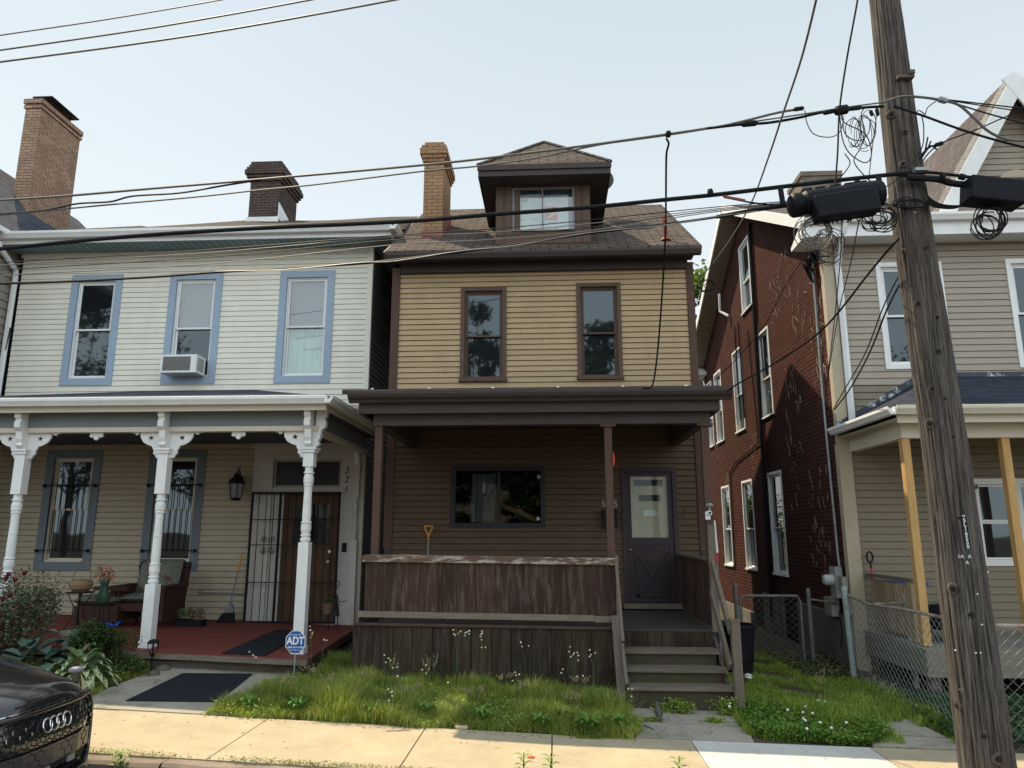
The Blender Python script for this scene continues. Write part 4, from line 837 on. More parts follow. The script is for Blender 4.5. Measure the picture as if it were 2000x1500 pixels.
for k,(a2,b2) in enumerate(((a,(a+b)/2-.05),((a+b)/2+.05,b))):
    s=MB()
    for z0_,z1_,dd in ((c+.001,(c+d)/2,-.055),((c+d)/2,d-.001,-.03)):
        for q in ((a2,a2+.03,z0_,z1_),(b2-.03,b2,z0_,z1_),(a2+.03,b2-.03,z1_-.03,z1_),(a2+.03,b2-.03,z0_,z0_+.03)): lbox(s,ft,r_(q[0])+.001,r_(q[1])-.001,dd-.02,dd,q[2],q[3])
    s.build('sash',white,ww); p=MB(); lbox(p,ft,r_(a2)+.02,r_(b2)-.02,-.07,-.066,c+.02,(c+d)/2); lbox(p,ft,r_(a2)+.02,r_(b2)-.02,-.045,-.041,(c+d)/2,d-.02); p.each('pane',gDark,ww)
# main roof with rakes and returns
m=MB(); Yr=16.25; zr=7.58
m.slab([(XW-.42,YR-.42,4.98),(XR,YR-.42,4.98),(XR,Yr,zr),(XW-.42,Yr,zr)],.05); m.slab([(XW-.42,Yr,zr),(XR,Yr,zr),(XR,21.5,4.80),(XW-.42,21.5,4.80)],.05); rr=m.build('roof',shSlate,RH,label='slate coloured main roof')
m=MB()
for (y0,z0,y1,z1) in ((YR-.40,4.90,Yr,zr-.08),(21.5,4.72,Yr,zr-.08)): m.bar((XW-.435,y0,z0),(XW-.435,y1,z1),.03,.19,side=(1,0,0))
m.each('rake_board',white,RH)
rsof=mat('soffit_tan',(.30,.255,.21),.6,.08,4,bump=0)
m=MB()
for (y0,z0,y1,z1) in ((YR-.40,4.82,Yr,zr-.17),(21.5,4.64,Yr,zr-.17)):
    n=38
    for i in range(n):
        pa=Vector((XW-.21,y0,z0)).lerp(Vector((XW-.21,y1,z1)),(i+.04)/n); pb=Vector((XW-.21,y0,z0)).lerp(Vector((XW-.21,y1,z1)),(i+.96)/n); m.bar(pa,pb,.42,.012,side=(1,0,0))
m.build('rake_soffit',rsof,RH)
m=MB(); m.box(XW-.42,XR,YR-.42,YR-.35,4.645,4.93); m.box(XW-.42,XR,YR-.349,YR-.02,4.66,4.675); m.each('eave_board',white,RH)
m=MB(); m.prism([(0,0),(.60,0),(.60,.06),(0,.30)],(XW-.43,YR-.40,4.64),(0,1,0),(0,0,1),(.40,0,0)); m.prism([(0,.0),(-.7,0),(-.7,.08),(0,.40)],(XW-.43,21.45,4.46),(0,1,0),(0,0,1),(.42,0,0)); m.each('cornice_return',white,RH)
gut2(RH,(XW-.44,YR-.421,0),(XR,YR-.421,0),(0,-1,0),4.86,white,1)
# downspout
m=MB(); m.tube([(XW+.22,YR-.45,4.86),(XW+.20,YR-.40,4.72),(XW+.20,YR-.07,4.28),(XW+.21,YR-.07,4.15),(XW+.20,YR-.07,1.62)],.055,6); m.build('downspout',mat('paint_white_peeling',(.70,.72,.74),.6,.1,3,wear=.62,wearcol=(.45,.47,.48),wscale=5,wgrain=(6,6,1.5),bump=0),RH)
# front cross gable
gx,gzp,gy=7.74,7.50,YR-.35; hw=1.52; zb=4.99
m=MB(); yb=16.1
m.slab([(gx,gy,gzp),(gx-hw,gy,zb),(gx-hw,yb,zb),(gx,yb,gzp)],.05); m.slab([(gx,gy,gzp),(gx,yb,gzp),(gx+hw,yb,zb),(gx+hw,gy,zb)],.05); m.build('gable_roof',shSlate,RH)
fg=(Vector((gx-hw,YR-.02,0)),FX,Vector((0,-1,0)))
sl_=(gzp-zb)/hw
m=MB(); wall(m,fg,lambda z:((z-zb)/sl_,2*hw-(z-zb)/sl_),4.86,gzp-.1,(),exp=.106,t=.014,gap_=.007,joints=False); m.build('gable_wall',tanvin,RH,recalc=False)
m=MB()
for sgn in (-1,1):
    a=Vector((gx+sgn*hw,gy,zb)); b=Vector((gx,gy,gzp)); d=(b-a).normalized(); nrm=Vector((0,1,0)).cross(d)*(1 if sgn<0 else -1); nrm=-nrm if nrm.z>0 else nrm
    off=nrm*.15; m.prism([(0,0),(1,0),(1,1),(0,1)],a+Vector((0,-.02-.003*sgn,0)),b-a,nrm*.24,(0,.03,0))
    m.prism([(0,0),(1,0),(1,1),(0,1)],a+nrm*.0+Vector((0,.03-.003*sgn,0)),b-a,nrm*.02,(0,.33,0))
m.each('gable_rake',white,RH)
m=MB(); n=10; pr=[(math.cos(math.pi*k/n)*.36,math.sin(math.pi*k/n)*.36+.32) for k in range(n+1)]+[(-.36,0),(.36,0)]
m.prism(pr,(gx,YR-.075,5.22),(1,0,0),(0,0,1),(0,.05,0)); GV=m.build('gable_vent',tantrim,RH)
m=MB()
for k in range(9): m.box(gx-.26,gx+.26,YR-.10,YR-.076,5.28+k*.055,5.31+k*.055)
m.each('louver',mat('louver_dark',(.10,.09,.075),.6,.1,4,bump=0),GV)
# chimney
cx0,cx1,cy0,cy1=5.75,6.62,15.6,16.5; m=MB(); m.box(cx0,cx1,cy0,cy1,6.9,7.95); m.box(cx0-.03,cx1+.03,cy0-.03,cy1+.03,7.951,8.06); m.build('chimney',bkGrey,rr)
# porch
m=MB(); yf=9.62; ze=1.60
A=(XW-.05,yf,ze);B=(XR,yf,ze);Cc=(XR,YR-.005,2.42);Dd=(5.95,YR-.005,2.42);E_=(XW-.05,YR-.005,ze)
m.poly(A,B,Cc,Dd); m.poly(A,Dd,E_); pr_=m.build('porch_roof',shDark,RH,recalc=False)
m=MB(); m.box(5.95,XR,YR-.03,YR-.006,2.36,2.48); m.bar((XW,YR-.02,1.63),(5.95,YR-.02,2.46),.02,.13,side=(0,1,0)); m.each('flashing',mat('flashing_patchy',(.05,.06,.08),.5,.2,4,wear=.52,wearcol=(.62,.64,.66),wscale=3,bump=0),pr_)
gut2(RH,(XW-.05,yf,0),(XR,yf,0),(0,-1,0),1.50,cream,1); gut2(RH,(XW-.05,yf-.1,0),(XW-.05,YR,0),(-1,0,0),1.50,white,.9)
m=MB(); m.box(XW+.0,XR,yf+.001,yf+.03,1.40,1.59); m.box(XW+.14,XR,9.86,10.0,1.23,1.45); m.box(XW+.14,XW+.26,10.001,YR-.03,1.23,1.45); m.box(XW-.02,XR,yf+.031,YR-.03,1.452,1.465); m.each('porch_beam',cream,RH)
for i,x in enumerate((4.70,5.98,7.6)):
    m=MB(); m.box(x-.05,x+.05,9.88,9.98,-1.40,1.2295); m.build('porch_post',lumber,RH,label=('new lumber post at the porch corner','new lumber post in front of the double window',None)[i])
dk2=mat('deck_boards_grey',(.24,.235,.20),.85,.2,2,(1.5,28,28),dirt=(.13,.15,.09),dirtamt=.5,island=.2,bump=.3)
m=MB(); y=9.75
while y<11.5: m.box(XW+.1,XR,y,y+.135,-1.445,-1.415); y+=.14
m.build('porch_deck',dk2,RH)
m=MB(); m.box(XW+.12,XR,9.70,9.745,-1.74,-1.42); m.box(XW+.08,XW+.119,9.70,11.5,-1.74,-1.42); m.each('deck_skirt',mat('skirt_grey',(.20,.185,.15),.85,.25,2,(2,20,20),dirt=(.12,.13,.08),dirtamt=.6,bump=.3),RH)
for x in (4.7,6.2,7.7): m=MB(); m.box(x-.06,x+.06,9.78,9.9,-2.3,-1.446); m.build('deck_pier',greyz,RH)
# porch side rail of leaning pickets
m=MB(); y=10.32
while y<11.45: m.bar((4.73,y,-1.36),(4.73,y+.05,-.68),.075,.02,side=(0,1,0)); y+=.098
m.build('side_rail',lumbergr,RH)
m=MB(); m.box(4.68,4.80,10.12,11.55,-.64,-.60); m.build('rail_cap',greyz,RH); m=MB(); m.box(4.68,4.80,10.14,10.25,-1.40,-.641); m.build('rail_post',lumbergr,RH)
# black pipe, conduit, meter boxes on the brick
m=MB(); m.tube([(XW-.05,15.42,6.75),(XW-.05,15.70,-1.7)],.042,8); m.build('drain_pipe',black,RH)
m=MB(); m.tube([(XW-.04,11.95,4.55),(XW-.04,12.0,2.7),(XW-.05,11.96,1.2),(XW-.05,11.92,-.35),(XW-.05,11.90,-.52)],.022,8); m.build('conduit',galv,RH)
m=MB(); m.lathe((XW-.04,11.95,4.52),[(.06,0),(.07,.06),(.04,.14),(.01,.16)],8)
for k in range(9): m.tube([(XW-.05,11.93+.01*k,4.52),(XW-.12-random.random()*.1,11.9+random.uniform(-.1,.1),4.45+random.uniform(-.1,.1)),(XW-.06,11.95+random.uniform(-.15,.15),4.0+random.random()*.4)],.014,4)
m.build('weatherhead',black,RH)
gb=mat('meter_grey',(.27,.29,.31),.5,.1,4,bump=0)
m=MB(); m.box(XW-.17,XW-.062,11.78,12.02,-.98,-.52); me_=m.build('meter_box',gb,RH)
m=MB(); m.lathe((XW-.17,11.9,-.72),[(.085,0),(.085,.10),(.07,.14),(.03,.15)],14,ax=(-1,0,0)); m.build('meter_dial',mat('meter_glass',(.42,.45,.46),.2,.1,4,bump=0),me_)
m=MB(); m.box(XW-.14,XW-.062,11.60,11.77,-.84,-.66); m.box(XW-.18,XW-.062,12.02,12.33,-1.28,-1.0); m.box(XW-.1,XW-.062,11.52,11.60,-1.2,-1.02); m.each('junction_box',mat('box_beige',(.28,.27,.23),.6,.1,4,bump=0),RH)
m=MB(); m.tube([(XW-.08,12.0,-1.2),(XW-.10,11.9,-1.5),(XW-.08,12.05,-1.75)],.008,4); m.tube([(XW-.03,16.2,4.5),(XW-.03,15.9,1.9),(XW-.03,17.9,1.7),(XW-.03,18.6,1.5),(XW-.03,18.65,-.9)],.014,5); m.each('cable',iron,RH)
m=MB()
for y in (17.3,16.95): m.tube([(XW-.03,y,4.9),(XW-.03,y-.02,2.6)],.014,4)
m.each('cable',iron,RH)
m=MB(); m.tube([(XW-.2,17.9,5.95),(XW-.2,17.95,5.5),(XW-.06,17.7,5.3)],.035,6); m.build('bird_pipe',white,RH)
# dead vine stubs clinging to the brick
V=MB()
cl=[(atx(u,v,XW-.012),r) for u,v,r in ((1530,540,.5),(1515,590,.4),(1480,660,.35),(1590,620,.6),(1620,660,.5),(1440,800,.4),(1500,760,.6),(1550,830,.8),(1400,870,.5),(1560,900,.9),(1600,1000,.7),(1420,960,.4),(1545,760,.5),(1475,880,.6),(1600,700,.5),(1405,810,.3),(1600,1080,.5),(1560,620,.5))]
for c,r in cl:
    for k in range(16):
        y=c.y+random.uniform(-r,r)*.7; z=c.z+random.uniform(-r,r); L=random.uniform(.04,.16); a=random.uniform(-.5,.5); p=[(XW-.012,y,z)]
        for j in range(3): a+=random.uniform(-.9,.9); y+=math.sin(a)*L*.4; z+=math.cos(a)*L*.5; p.append((XW-.016,y,z))
        V.tube(p,.0035,3,cap=False)
o=V.build('dead_vine',mat('vine_pale',(.42,.36,.30),.9,.2,6,bump=0),RH,recalc=False); o['kind']='stuff'
# ================= fences, bins, side yard =================
def mesh_fence(mb,A,B,zb0,zt0,zb1,zt1,step=.055,r=.0022):
    A,B=Vector(A),Vector(B); L=(B-A).length; n=int(L/step)
    for i in range(n):
        f0=i/n; f1=(i+1)/n; zb=zb0+(zb1-zb0)*f0; zt=zt0+(zt1-zt0)*f0; m=int((zt-zb)/.05); pts=[]
        for k in range(m+1):
            f=f0 if ((k+i)%2) else f1; p=A.lerp(B,f); pts.append((p.x,p.y,zb+(zt-zb)*k/m))
        mb.tube(pts,r,3,cap=False)
        f=f0+(f1-f0)*.0
CF=thing('chain_link_fence','rusty chain link fence sagging along the side yard beside the tan porch','fence',(4.15,9.4,-2.05),'chain link fences')
m=MB(); mesh_fence(m,(4.14,10.84,0),(4.20,7.95,0),-1.98,-.94,-2.06,-.93,r=.0034); m.build('chain_mesh',mat('fence_wire',(.20,.22,.22),.75,.2,20,metal=0,wear=.6,wearcol=(.14,.09,.06),wscale=10,bump=0),CF,recalc=False)
m=MB(); m.tube([(4.13,10.84,-.86),(4.15,10.2,-.93),(4.17,9.4,-.90),(4.19,8.6,-.90),(4.20,7.95,-.90)],.021,6); m.build('top_rail',mat('rail_rusty',(.26,.24,.22),.6,.3,12,wear=.5,wearcol=(.20,.13,.09),wscale=9,bump=.1),CF)
for (x,y) in ((4.12,10.84),(4.2,7.95)):
    m=MB(); m.tube([(x,y,-2.1),(x+(-.03 if y>10 else 0),y,-.80)],.038,10); m.lathe((x+(-.03 if y>10 else 0),y,-.80),[(.045,0),(.04,.03),(.015,.06)],10); m.build('post',mat('post_paint',(.30,.36,.36),.6,.2,10,wear=.6,wearcol=(.16,.15,.13),wscale=7,bump=.1),CF)
CF2=thing('chain_link_fence','chain link fence facing the pavement at the right edge behind the utility pole','fence',(5.6,7.93,-2.08),'chain link fences')
m=MB(); mesh_fence(m,(4.22,7.93,0),(7.0,7.93,0),-2.10,-.95,-2.14,-.97,r=.0034); m.build('chain_mesh',MC['fence_wire'],CF2,recalc=False)
m=MB(); m.tube([(4.22,7.93,-.92),(7.0,7.93,-.94)],.021,6); m.build('top_rail',MC['rail_rusty'],CF2)
m=MB(); m.tube([(6.9,7.93,-2.15),(6.9,7.93,-.85)],.035,8); m.build('post',MC['post_paint'],CF2)
t=thing('fence_post','galvanised capped post standing inside the chain link fence with a stub of rail','post',(4.75,10.45,-2))
m=MB(); m.tube([(4.77,10.45,-2.02),(4.75,10.45,-.86)],.036,10); m.lathe((4.75,10.45,-.86),[(.042,0),(.038,.03),(.015,.05)],10); m.build('post_tube',MC['post_paint'],t)
m=MB(); m.tube([(4.35,10.5,-.95),(4.73,10.45,-.93)],.018,6); m.build('rail_stub',MC['rail_rusty'],t)
GT=thing('yard_gate','dark pipe frame gate between the narrow house and the brick wall','gate',(3.35,12,-2))
m=MB(); m.tube([(2.92,12,-1.95),(2.92,12,-1.02),(2.98,12,-.97),(3.80,12,-.97),(3.84,12,-1.05),(3.84,12,-1.95)],.022,7); m.build('gate_frame',mat('pipe_old',(.16,.17,.16),.5,.3,12,metal=.3,wear=.6,wearcol=(.12,.07,.05),wscale=8,bump=0),GT)
m=MB(); mesh_fence(m,(2.94,12,0),(3.82,12,0),-1.92,-1.0,-1.92,-1.0,step=.06); m.build('chain_mesh',MC['fence_wire'],GT,recalc=False)
for x,h in ((2.86,-.82),(3.98,-.90)):
    m=MB(); m.tube([(x,12.02,-2.05),(x,12.02,h)],.035,8); m.lathe((x,12.02,h),[(.04,0),(.015,.05)],8); m.build('gate_post',MC['pipe_old'],GT)
m=MB(); m.tube([(4.0,12.03,-1.02),(4.4,12.0,-1.08)],.018,6); m.build('rail_stub',MC['pipe_old'],GT)
# bins
t=thing('trash_can','black plastic trash can standing behind the newel post in the side yard','bin',(2.62,11.0,gz(2.7,11)))
z=gz(2.7,11); m=MB(); m.lathe((2.62,11.0,z),[(.16,0),(.17,.03),(.235,.62),(.26,.63),(.26,.67),(.22,.67),(.20,.2),(.15,.04)],16); m.build('can_body',black,t,smooth=False)
m=MB(); m.tube([(2.37,11,z+.52),(2.33,11,z+.50),(2.33,11,z+.42),(2.37,11,z+.40)],.012,5); m.build('can_handle',black,t)
t=thing('recycling_bin','blue wheeled bin on the tan house porch behind the picket rail','bin',(4.95,10.9,-1.415))
bl=mat('plastic_blue',(.03,.07,.26),.45,.06,4,bump=0)
m=MB(); m.prism([(-.14,0),(.14,0),(.17,.66),(-.17,.66)],(4.97,10.75,-1.38),(1,0,0),(0,0,1),(0,.45,0)); m.build('bin_body',bl,t); m=MB(); m.box(4.78,5.18,10.68,11.25,-.719,-.68); m.build('bin_lid',bl,t)
t=thing('kettle_grill','covered black grill standing on the tan porch deck','grill',(5.25,10.4,-1.415))
m=MB(); m.lathe((5.25,10.45,-1.12),[(.30,-.13),(.34,0),(.34,.02)],16); m.build('bowl',black,t,smooth=True); m=MB(); m.lathe((5.25,10.45,-1.097),[(.345,0),(.31,.08),(.2,.14),(.05,.16)],16); m.build('lid',black,t,smooth=True)
for a in (0,2.1,4.2): m=MB(); m.tube([(5.25+.2*math.cos(a),10.45+.2*math.sin(a),-1.2),(5.25+.28*math.cos(a),10.45+.28*math.sin(a),-1.41)],.012,5); m.build('leg',iron,t)
t=thing('shovel','shovel with a black loop grip and red shaft leaning on the tan siding','shovel',(4.75,11.5,-1.41))
m=MB(); m.tube([(4.74,11.45,-.52),(4.76,11.50,-1.38)],.015,6); m.build('shaft',MC['plastic_red'],t)
m=MB(); m.tube([(4.74,11.45,-.52),(4.735,11.45,-.44)]+[(4.735+.045*math.sin(a),11.45,-.36-.08*math.cos(a)) for a in [k*math.pi/5 for k in range(11)]],.014,6); m.build('grip',black,t)
tag(MB().lathe((2.62,10.6,gz(2.6,10.6)),[(.03,0),(.06,.012),(.045,.035),(.055,.05),(.02,.07)],7,ax=(.2,.1,1)).build('litter',white),'crumpled white litter in the grass beside the newel post','litter')
# ================= vegetation and small yard things =================
def onground(u,v,f=gz):
    d=ray(u,v); p=None; z=-1.9
    for _ in range(12): p=d*(z/d.z); z=f(p.x,p.y)
    return Vector((p.x,p.y,z))
def vnoise(x,y,s=1.0,seed=0):
    return .5+.25*math.sin(x*2.1*s+seed)+.25*math.sin(y*2.7*s+seed*2+x*1.3*s)
def blades(name,n,inside,bbox,hfun,wid,mat_,lean=.45,label=None,kindv='stuff'):
    xs=rng.uniform(bbox[0],bbox[1],n*3); ys=rng.uniform(bbox[2],bbox[3],n*3)
    keep=[i for i in range(len(xs)) if inside(xs[i],ys[i])][:n]; xs=xs[keep]; ys=ys[keep]; n=len(xs)
    z=np.array([gz(a,b) for a,b in zip(xs,ys)]); h=np.array([hfun(a,b) for a,b in zip(xs,ys)])*rng.uniform(.45,1.15,n)
    a=rng.uniform(0,2*np.pi,n); ln=rng.uniform(.05,lean,n)*h; w_=wid*rng.uniform(.6,1.3,n)
    dx,dy=np.cos(a),np.sin(a); px_,py=-np.sin(a),np.cos(a)
    B=np.stack([xs,ys,z-.01],1); D=np.stack([dx,dy,0*dx],1); Pp=np.stack([px_,py,0*px_],1); Zv=np.array([0,0,1.])
    b0=B-Pp*w_[:,None]*.5; b1=B+Pp*w_[:,None]*.5
    M=B+D*(ln*.35)[:,None]+Zv*(h*.6)[:,None]; m0=M-Pp*w_[:,None]*.4; m1=M+Pp*w_[:,None]*.4
    T=B+D*(ln*1.3)[:,None]+Zv*h[:,None]
    V=np.stack([b0,b1,m0,m1,T],1).reshape(-1,3); i=np.arange(n)*5
    o=npmesh(name,V,[np.stack([i,i+1,i+3,i+2],1),np.stack([i+2,i+3,i+4],1)],mat_,kind=kindv)
    if label: o['label']=label
    return o
def leafcloud(pts,size,up=.4,aspect=.55,jit=.3):
    n=len(pts); pts=np.array(pts,float)
    nr=rng.normal(size=(n,3)); nr[:,2]=np.abs(nr[:,2])+up; nr/=np.linalg.norm(nr,axis=1)[:,None]
    t=rng.normal(size=(n,3)); t-=nr*(t*nr).sum(1)[:,None]; t/=np.linalg.norm(t,axis=1)[:,None]; s=np.cross(nr,t)
    L=size*rng.uniform(1-jit,1+jit,n)[:,None]; W_=L*aspect
    V=np.stack([pts-t*L*.5,pts+s*W_*.5-t*L*.05+nr*L*.08,pts+t*L*.5-nr*L*.05,pts-s*W_*.5-t*L*.05+nr*L*.08],1).reshape(-1,3); i=np.arange(n)*4
    return V,np.stack([i,i+1,i+2,i+3],1)
gr1=leafmat('grass_mix',[(.08,.13,.025),(.22,.31,.055),(.36,.44,.085),(.44,.48,.14),(.56,.49,.29)],pos=[0,.28,.64,.88,1.0],trans=.35)
gr2=leafmat('grass_lush',[(.11,.20,.028),(.20,.33,.045),(.31,.43,.07),(.42,.46,.12)],trans=.35)
clov=leafmat('clover_leaf',[(.07,.15,.02),(.12,.24,.035),(.19,.32,.055)],trans=.3)
clovb=leafmat('clover_cool',[(.035,.085,.035),(.05,.12,.045),(.075,.15,.055)],trans=.3)
def yard1(x,y):
    lo=7.80-.03*math.sin(x*3.1)-.03*math.sin(x*7.7)-(.06 if x>.2 else 0)
    if y<lo: return False
    lx=-3.62+.30*(y-7.85)+.04*math.sin(y*9)
    if y>9.38: return -3.05<x<-2.5 and y<10.6
    return lx<x<(.82+.08*math.sin(y*8) if y<8.75 else .74)
def h1(x,y):
    e=min(1,(y-7.68)/.35); return (.09+.17*vnoise(x,y,1.3,1)*vnoise(x,y,4.1,3)*1.6+.04*max(0,math.sin(x*5.3+1)))*(.40+.6*max(.1,e))*(.7 if x>-.2 and y>8.6 else 1)
blades('lawn_grass',78000,yard1,(-3.7,.95,7.68,10.6),h1,.0055,gr1,1.0,'tall unmown grass in front of the narrow house')
pts=[]
while len(pts)<13000:
    x,y=random.uniform(-3.6,.9),random.uniform(7.7,9.35)
    if yard1(x,y) and vnoise(x,y,2.3,4)>.33: pts.append((x,y,gz(x,y)+random.uniform(.01,.11)*min(1,(y-7.6)*3)))
V,Q=leafcloud(pts,.024,.8,.6,.7); o=npmesh('lawn_weeds',V,[Q],gr2,kind='stuff'); o['label']='broad leaved weeds among the tall grass'
def yard2(x,y):
    if x<2.08 or y<7.85+.03*math.sin(x*6): 
        if not(1.93<x<2.08 and 8.0<y<8.7): return False
    if y<9.2:
        hi=3.30-.10*math.sin(y*6); 
        if y>8.5: hi=4.1
        return x<hi+.1 and not(3.3<x<3.85 and 8.3<y<8.75 and vnoise(x,y,5,2)<.55)
    return x<4.08 and y<13 and (vnoise(x,y,2.2,3)>.2)
blades('side_grass',42000,yard2,(1.9,4.2,7.9,13),lambda x,y:(.09+.11*vnoise(x,y,2,2))*min(1,.4+(y-7.8)) if y<9 else .05,.007,gr2,.8,'short grass along the side yard')
pts=[]
while len(pts)<15000:
    x,y=random.uniform(2.0,3.42),random.uniform(7.83,9.1)
    if y>7.85+.03*math.sin(x*6)+(.15*max(0,x-3.2)) and (x-2.7)**2/.52+(y-8.4)**2/.38<1+.3*vnoise(x,y,3,2): pts.append((x,y,gz(x,y)+random.uniform(.0,.13)*(.55+.45*vnoise(x,y,3,5))))
V,Q=leafcloud(pts,.030,1.0,.85); o=npmesh('clover_patch',V,[Q],clov,kind='stuff'); o['label']='thick clover patch beside the pale pavement slab'
pts=[]
while len(pts)<26000:
    x,y=random.uniform(4.0,8),random.uniform(7.95,9.75)
    if x>4.25 or y<9: pts.append((x,y,gz(x,y)+random.uniform(.0,.10)))
V,Q=leafcloud(pts,.034,1.0,.85); o=npmesh('clover_lawn',V,[Q],clovb,kind='stuff'); o['label']='clover lawn inside the chain link fence'
blades('fence_grass',6000,lambda x,y:(3.95+.05*math.sin(y*7)<x<4.35 and 7.95<y<10.8) or (3.1+(y-8.85)*.2<x<4.2 and 8.85<y<9.3),(3.0,4.4,7.9,10.8),lambda x,y:.07,.007,gr2,.7,'grass strip along the foot of the chain link fence')
# kerb and joint weeds
kw=leafmat('weed_yellow',[(.16,.20,.035),(.22,.24,.06),(.10,.15,.03)],trans=.3)
pts=[]
for _ in range(1500):
    x=random.gauss(random.choice([-3.9,-3.4,-2.6,-2.25,-1.7,-1.3,-.9,-2.0]),.16); pts.append((x,6.43+random.uniform(-.02,.06),gs(x)+random.uniform(0,.035)))
V,Q=leafcloud(pts,.016,.8,.7); o=npmesh('kerb_weeds',V,[Q],kw,kind='stuff'); o['label']='yellow green weeds in the seam behind the kerb'
# ---- left flower bed ----
def bed(x,y): return -8.8<x<(-5.10+.05*math.sin(y*7)) and 7.9+.1*math.sin(x*3)<y<9.55
blades('bed_grass',9000,lambda x,y:bed(x,y) and x>-6.2,(-6.3,-5.0,7.9,9.5),lambda x,y:.07+.05*vnoise(x,y,3,1),.007,gr1,.9,'ground cover between the hostas and the front walk')
pts=[]
while len(pts)<7000:
    x,y=random.uniform(-8.5,-5.05),random.uniform(7.95,9.5)
    if bed(x,y): pts.append((x,y,gz(x,y)+random.uniform(0,.12)))
V,Q=leafcloud(pts,.035,.8,.6); o=npmesh('bed_weeds',V,[Q],gr1,kind='stuff'); o['label']='low weeds filling the flower bed'
def shrub(name,lab,cat,c,rx,ry,rz_,n,ls,m_,stemm,clumps=14,group=None):
    t=thing(name,lab,cat,(c[0],c[1],c[2]-rz_),group); cs=[]
    for _ in range(clumps):
        d=Vector((random.gauss(0,1),random.gauss(0,1),random.gauss(0,.9))).normalized()*random.uniform(.35,.8); cs.append((c[0]+d.x*rx,c[1]+d.y*ry,c[2]+d.z*rz_,random.uniform(.25,.48)))
    pts=[]
    for _ in range(n):
        q=random.choice(cs); d=Vector((random.gauss(0,1),random.gauss(0,1),random.gauss(0,1))).normalized()*random.uniform(.55,1.05)*q[3]
        pts.append((q[0]+d.x*rx,q[1]+d.y*ry,max(c[2]-rz_+.02,q[2]+d.z*rz_)))
    V,Q=leafcloud(pts,ls,.4,.55); npmesh('foliage',V,[Q],m_,parent=t)
    s=MB()
    for q in cs: s.tube([(c[0]+random.uniform(-.04,.04),c[1],c[2]-rz_),((c[0]+q[0])/2,(c[1]+q[1])/2,(c[2]-rz_+q[2])/2+.05),q[:3]],[.014,.01,.004],5)
    s.build('stem',stemm,t,recalc=False); return t
twig=mat('twig_brown',(.10,.075,.05),.9,.2,8)
boxl=leafmat('boxwood_leaf',[(.03,.06,.018),(.05,.09,.025),(.085,.13,.035)],trans=.2)
shrub('boxwood_shrub','dense dark green boxwood beside the middle white porch post','shrub',(-5.62,9.25,-1.40),.46,.34,.36,9000,.032,boxl,twig,20)
shrub('boxwood_shrub','low spreading green shrub at the foot of the boxwood','shrub',(-5.22,9.2,-1.60),.30,.25,.19,3000,.032,boxl,twig,10)
rosel=leafmat('rose_leaf',[(.05,.065,.035),(.09,.115,.06),(.14,.17,.10),(.16,.12,.09)],trans=.2)
rb=shrub('rose_bush','sprawling rose bush with dark red blooms at the left edge of the porch','rose bush',(-7.0,9.35,-1.05),.85,.42,.66,6500,.042,rosel,twig,34)
rm=mat('rose_petal',(.085,.006,.012),.6,.2,10,bump=0)
for (u,v) in ((17,1122),(12,1130),(30,1133),(5,1170),(35,1180),(20,1163),(8,1205),(60,1185),(3,1228),(48,1120),(10,1262)):
    p=at(u,v,9.15); m=MB()
    for k in range(7):
        a=k*.9; m.lathe(p+Vector((math.cos(a)*.014,math.sin(a)*.009,math.sin(k*2.1)*.012)),[(.004,-.014),(.018,-.004),(.020,.008),(.007,.017)],7,ax=(random.uniform(-.5,.5),random.uniform(-.6,0),1))
    m.build('rose',rm,rb,recalc=False)
def bigleaf(mb,base_,d,L,W_,rise,droop,n=6):
    d=Vector(d).normalized(); s=Vector((-d.y,d.x,0)); vs=[]; fs=[]
    for i in range(n+1):
        f=i/n; w_=W_*math.sin(math.pi*min(1,f*1.0+.001))**.7*(1-.25*f)+.001
        c=Vector(base_)+d*L*f+Vector((0,0,rise*math.sin(f*math.pi*.62)-droop*f*f))
        vs+=[c-s*w_*.5+Vector((0,0,w_*.16)),c,c+s*w_*.5+Vector((0,0,w_*.16))]
        if i<n: b=3*i; fs+=[(b,b+1,b+4,b+3),(b+1,b+2,b+5,b+4)]
    mb.add(vs,fs)
def hosta(lab,c,R,n,L,W_,m_,edge=None):
    t=thing('hosta_plant',lab,'hosta',c); a_=MB(); e_=MB()
    for i in range(n):
        a=i*2.4+random.uniform(-.3,.3); f=(i/n)**.6; r=R*f*.55; ll=L*random.uniform(.75,1.15)
        b=Vector(c)+Vector((math.cos(a)*r,math.sin(a)*r*.8,.06+.26*(1-f)*random.uniform(.7,1.2))); d=(math.cos(a),math.sin(a),0)
        st=random.getstate(); args=(b,d,ll,W_*random.uniform(.85,1.1),.10*(1.2-f),.16*f)
        if edge: bigleaf(e_,args[0]-Vector((0,0,.004)),d,ll*1.05,args[3]*1.16,args[4],args[5]); 
        bigleaf(a_,*args)
    lf=a_.build('leaves',m_,t,recalc=False,smooth=True)
    if edge: e_.build('leaf_margin',edge,t,recalc=False,smooth=True)
    return t
def hleaf(name,c1,c2):
    m,t,b=base(name); g=nd(t,'ShaderNodeNewGeometry'); c=ramp(t,g.outputs['Random Per Island'],[(0,c1),(1,c2)]); tc=nd(t,'ShaderNodeTexCoord')
    wv=nd(t,'ShaderNodeTexNoise'); wv.inputs['Scale'].default_value=60; t.links.new(tc.outputs['Object'],wv.inputs[0]); c=mix(t,1,c,ramp(t,wv.outputs['Fac'],[(.35,(.75,.75,.75)),(.6,(1.1,1.1,1.1))]),'MULTIPLY')
    t.links.new(c,b.inputs['Base Color']); b.inputs['Roughness'].default_value=.45; MC[name]=m; return m
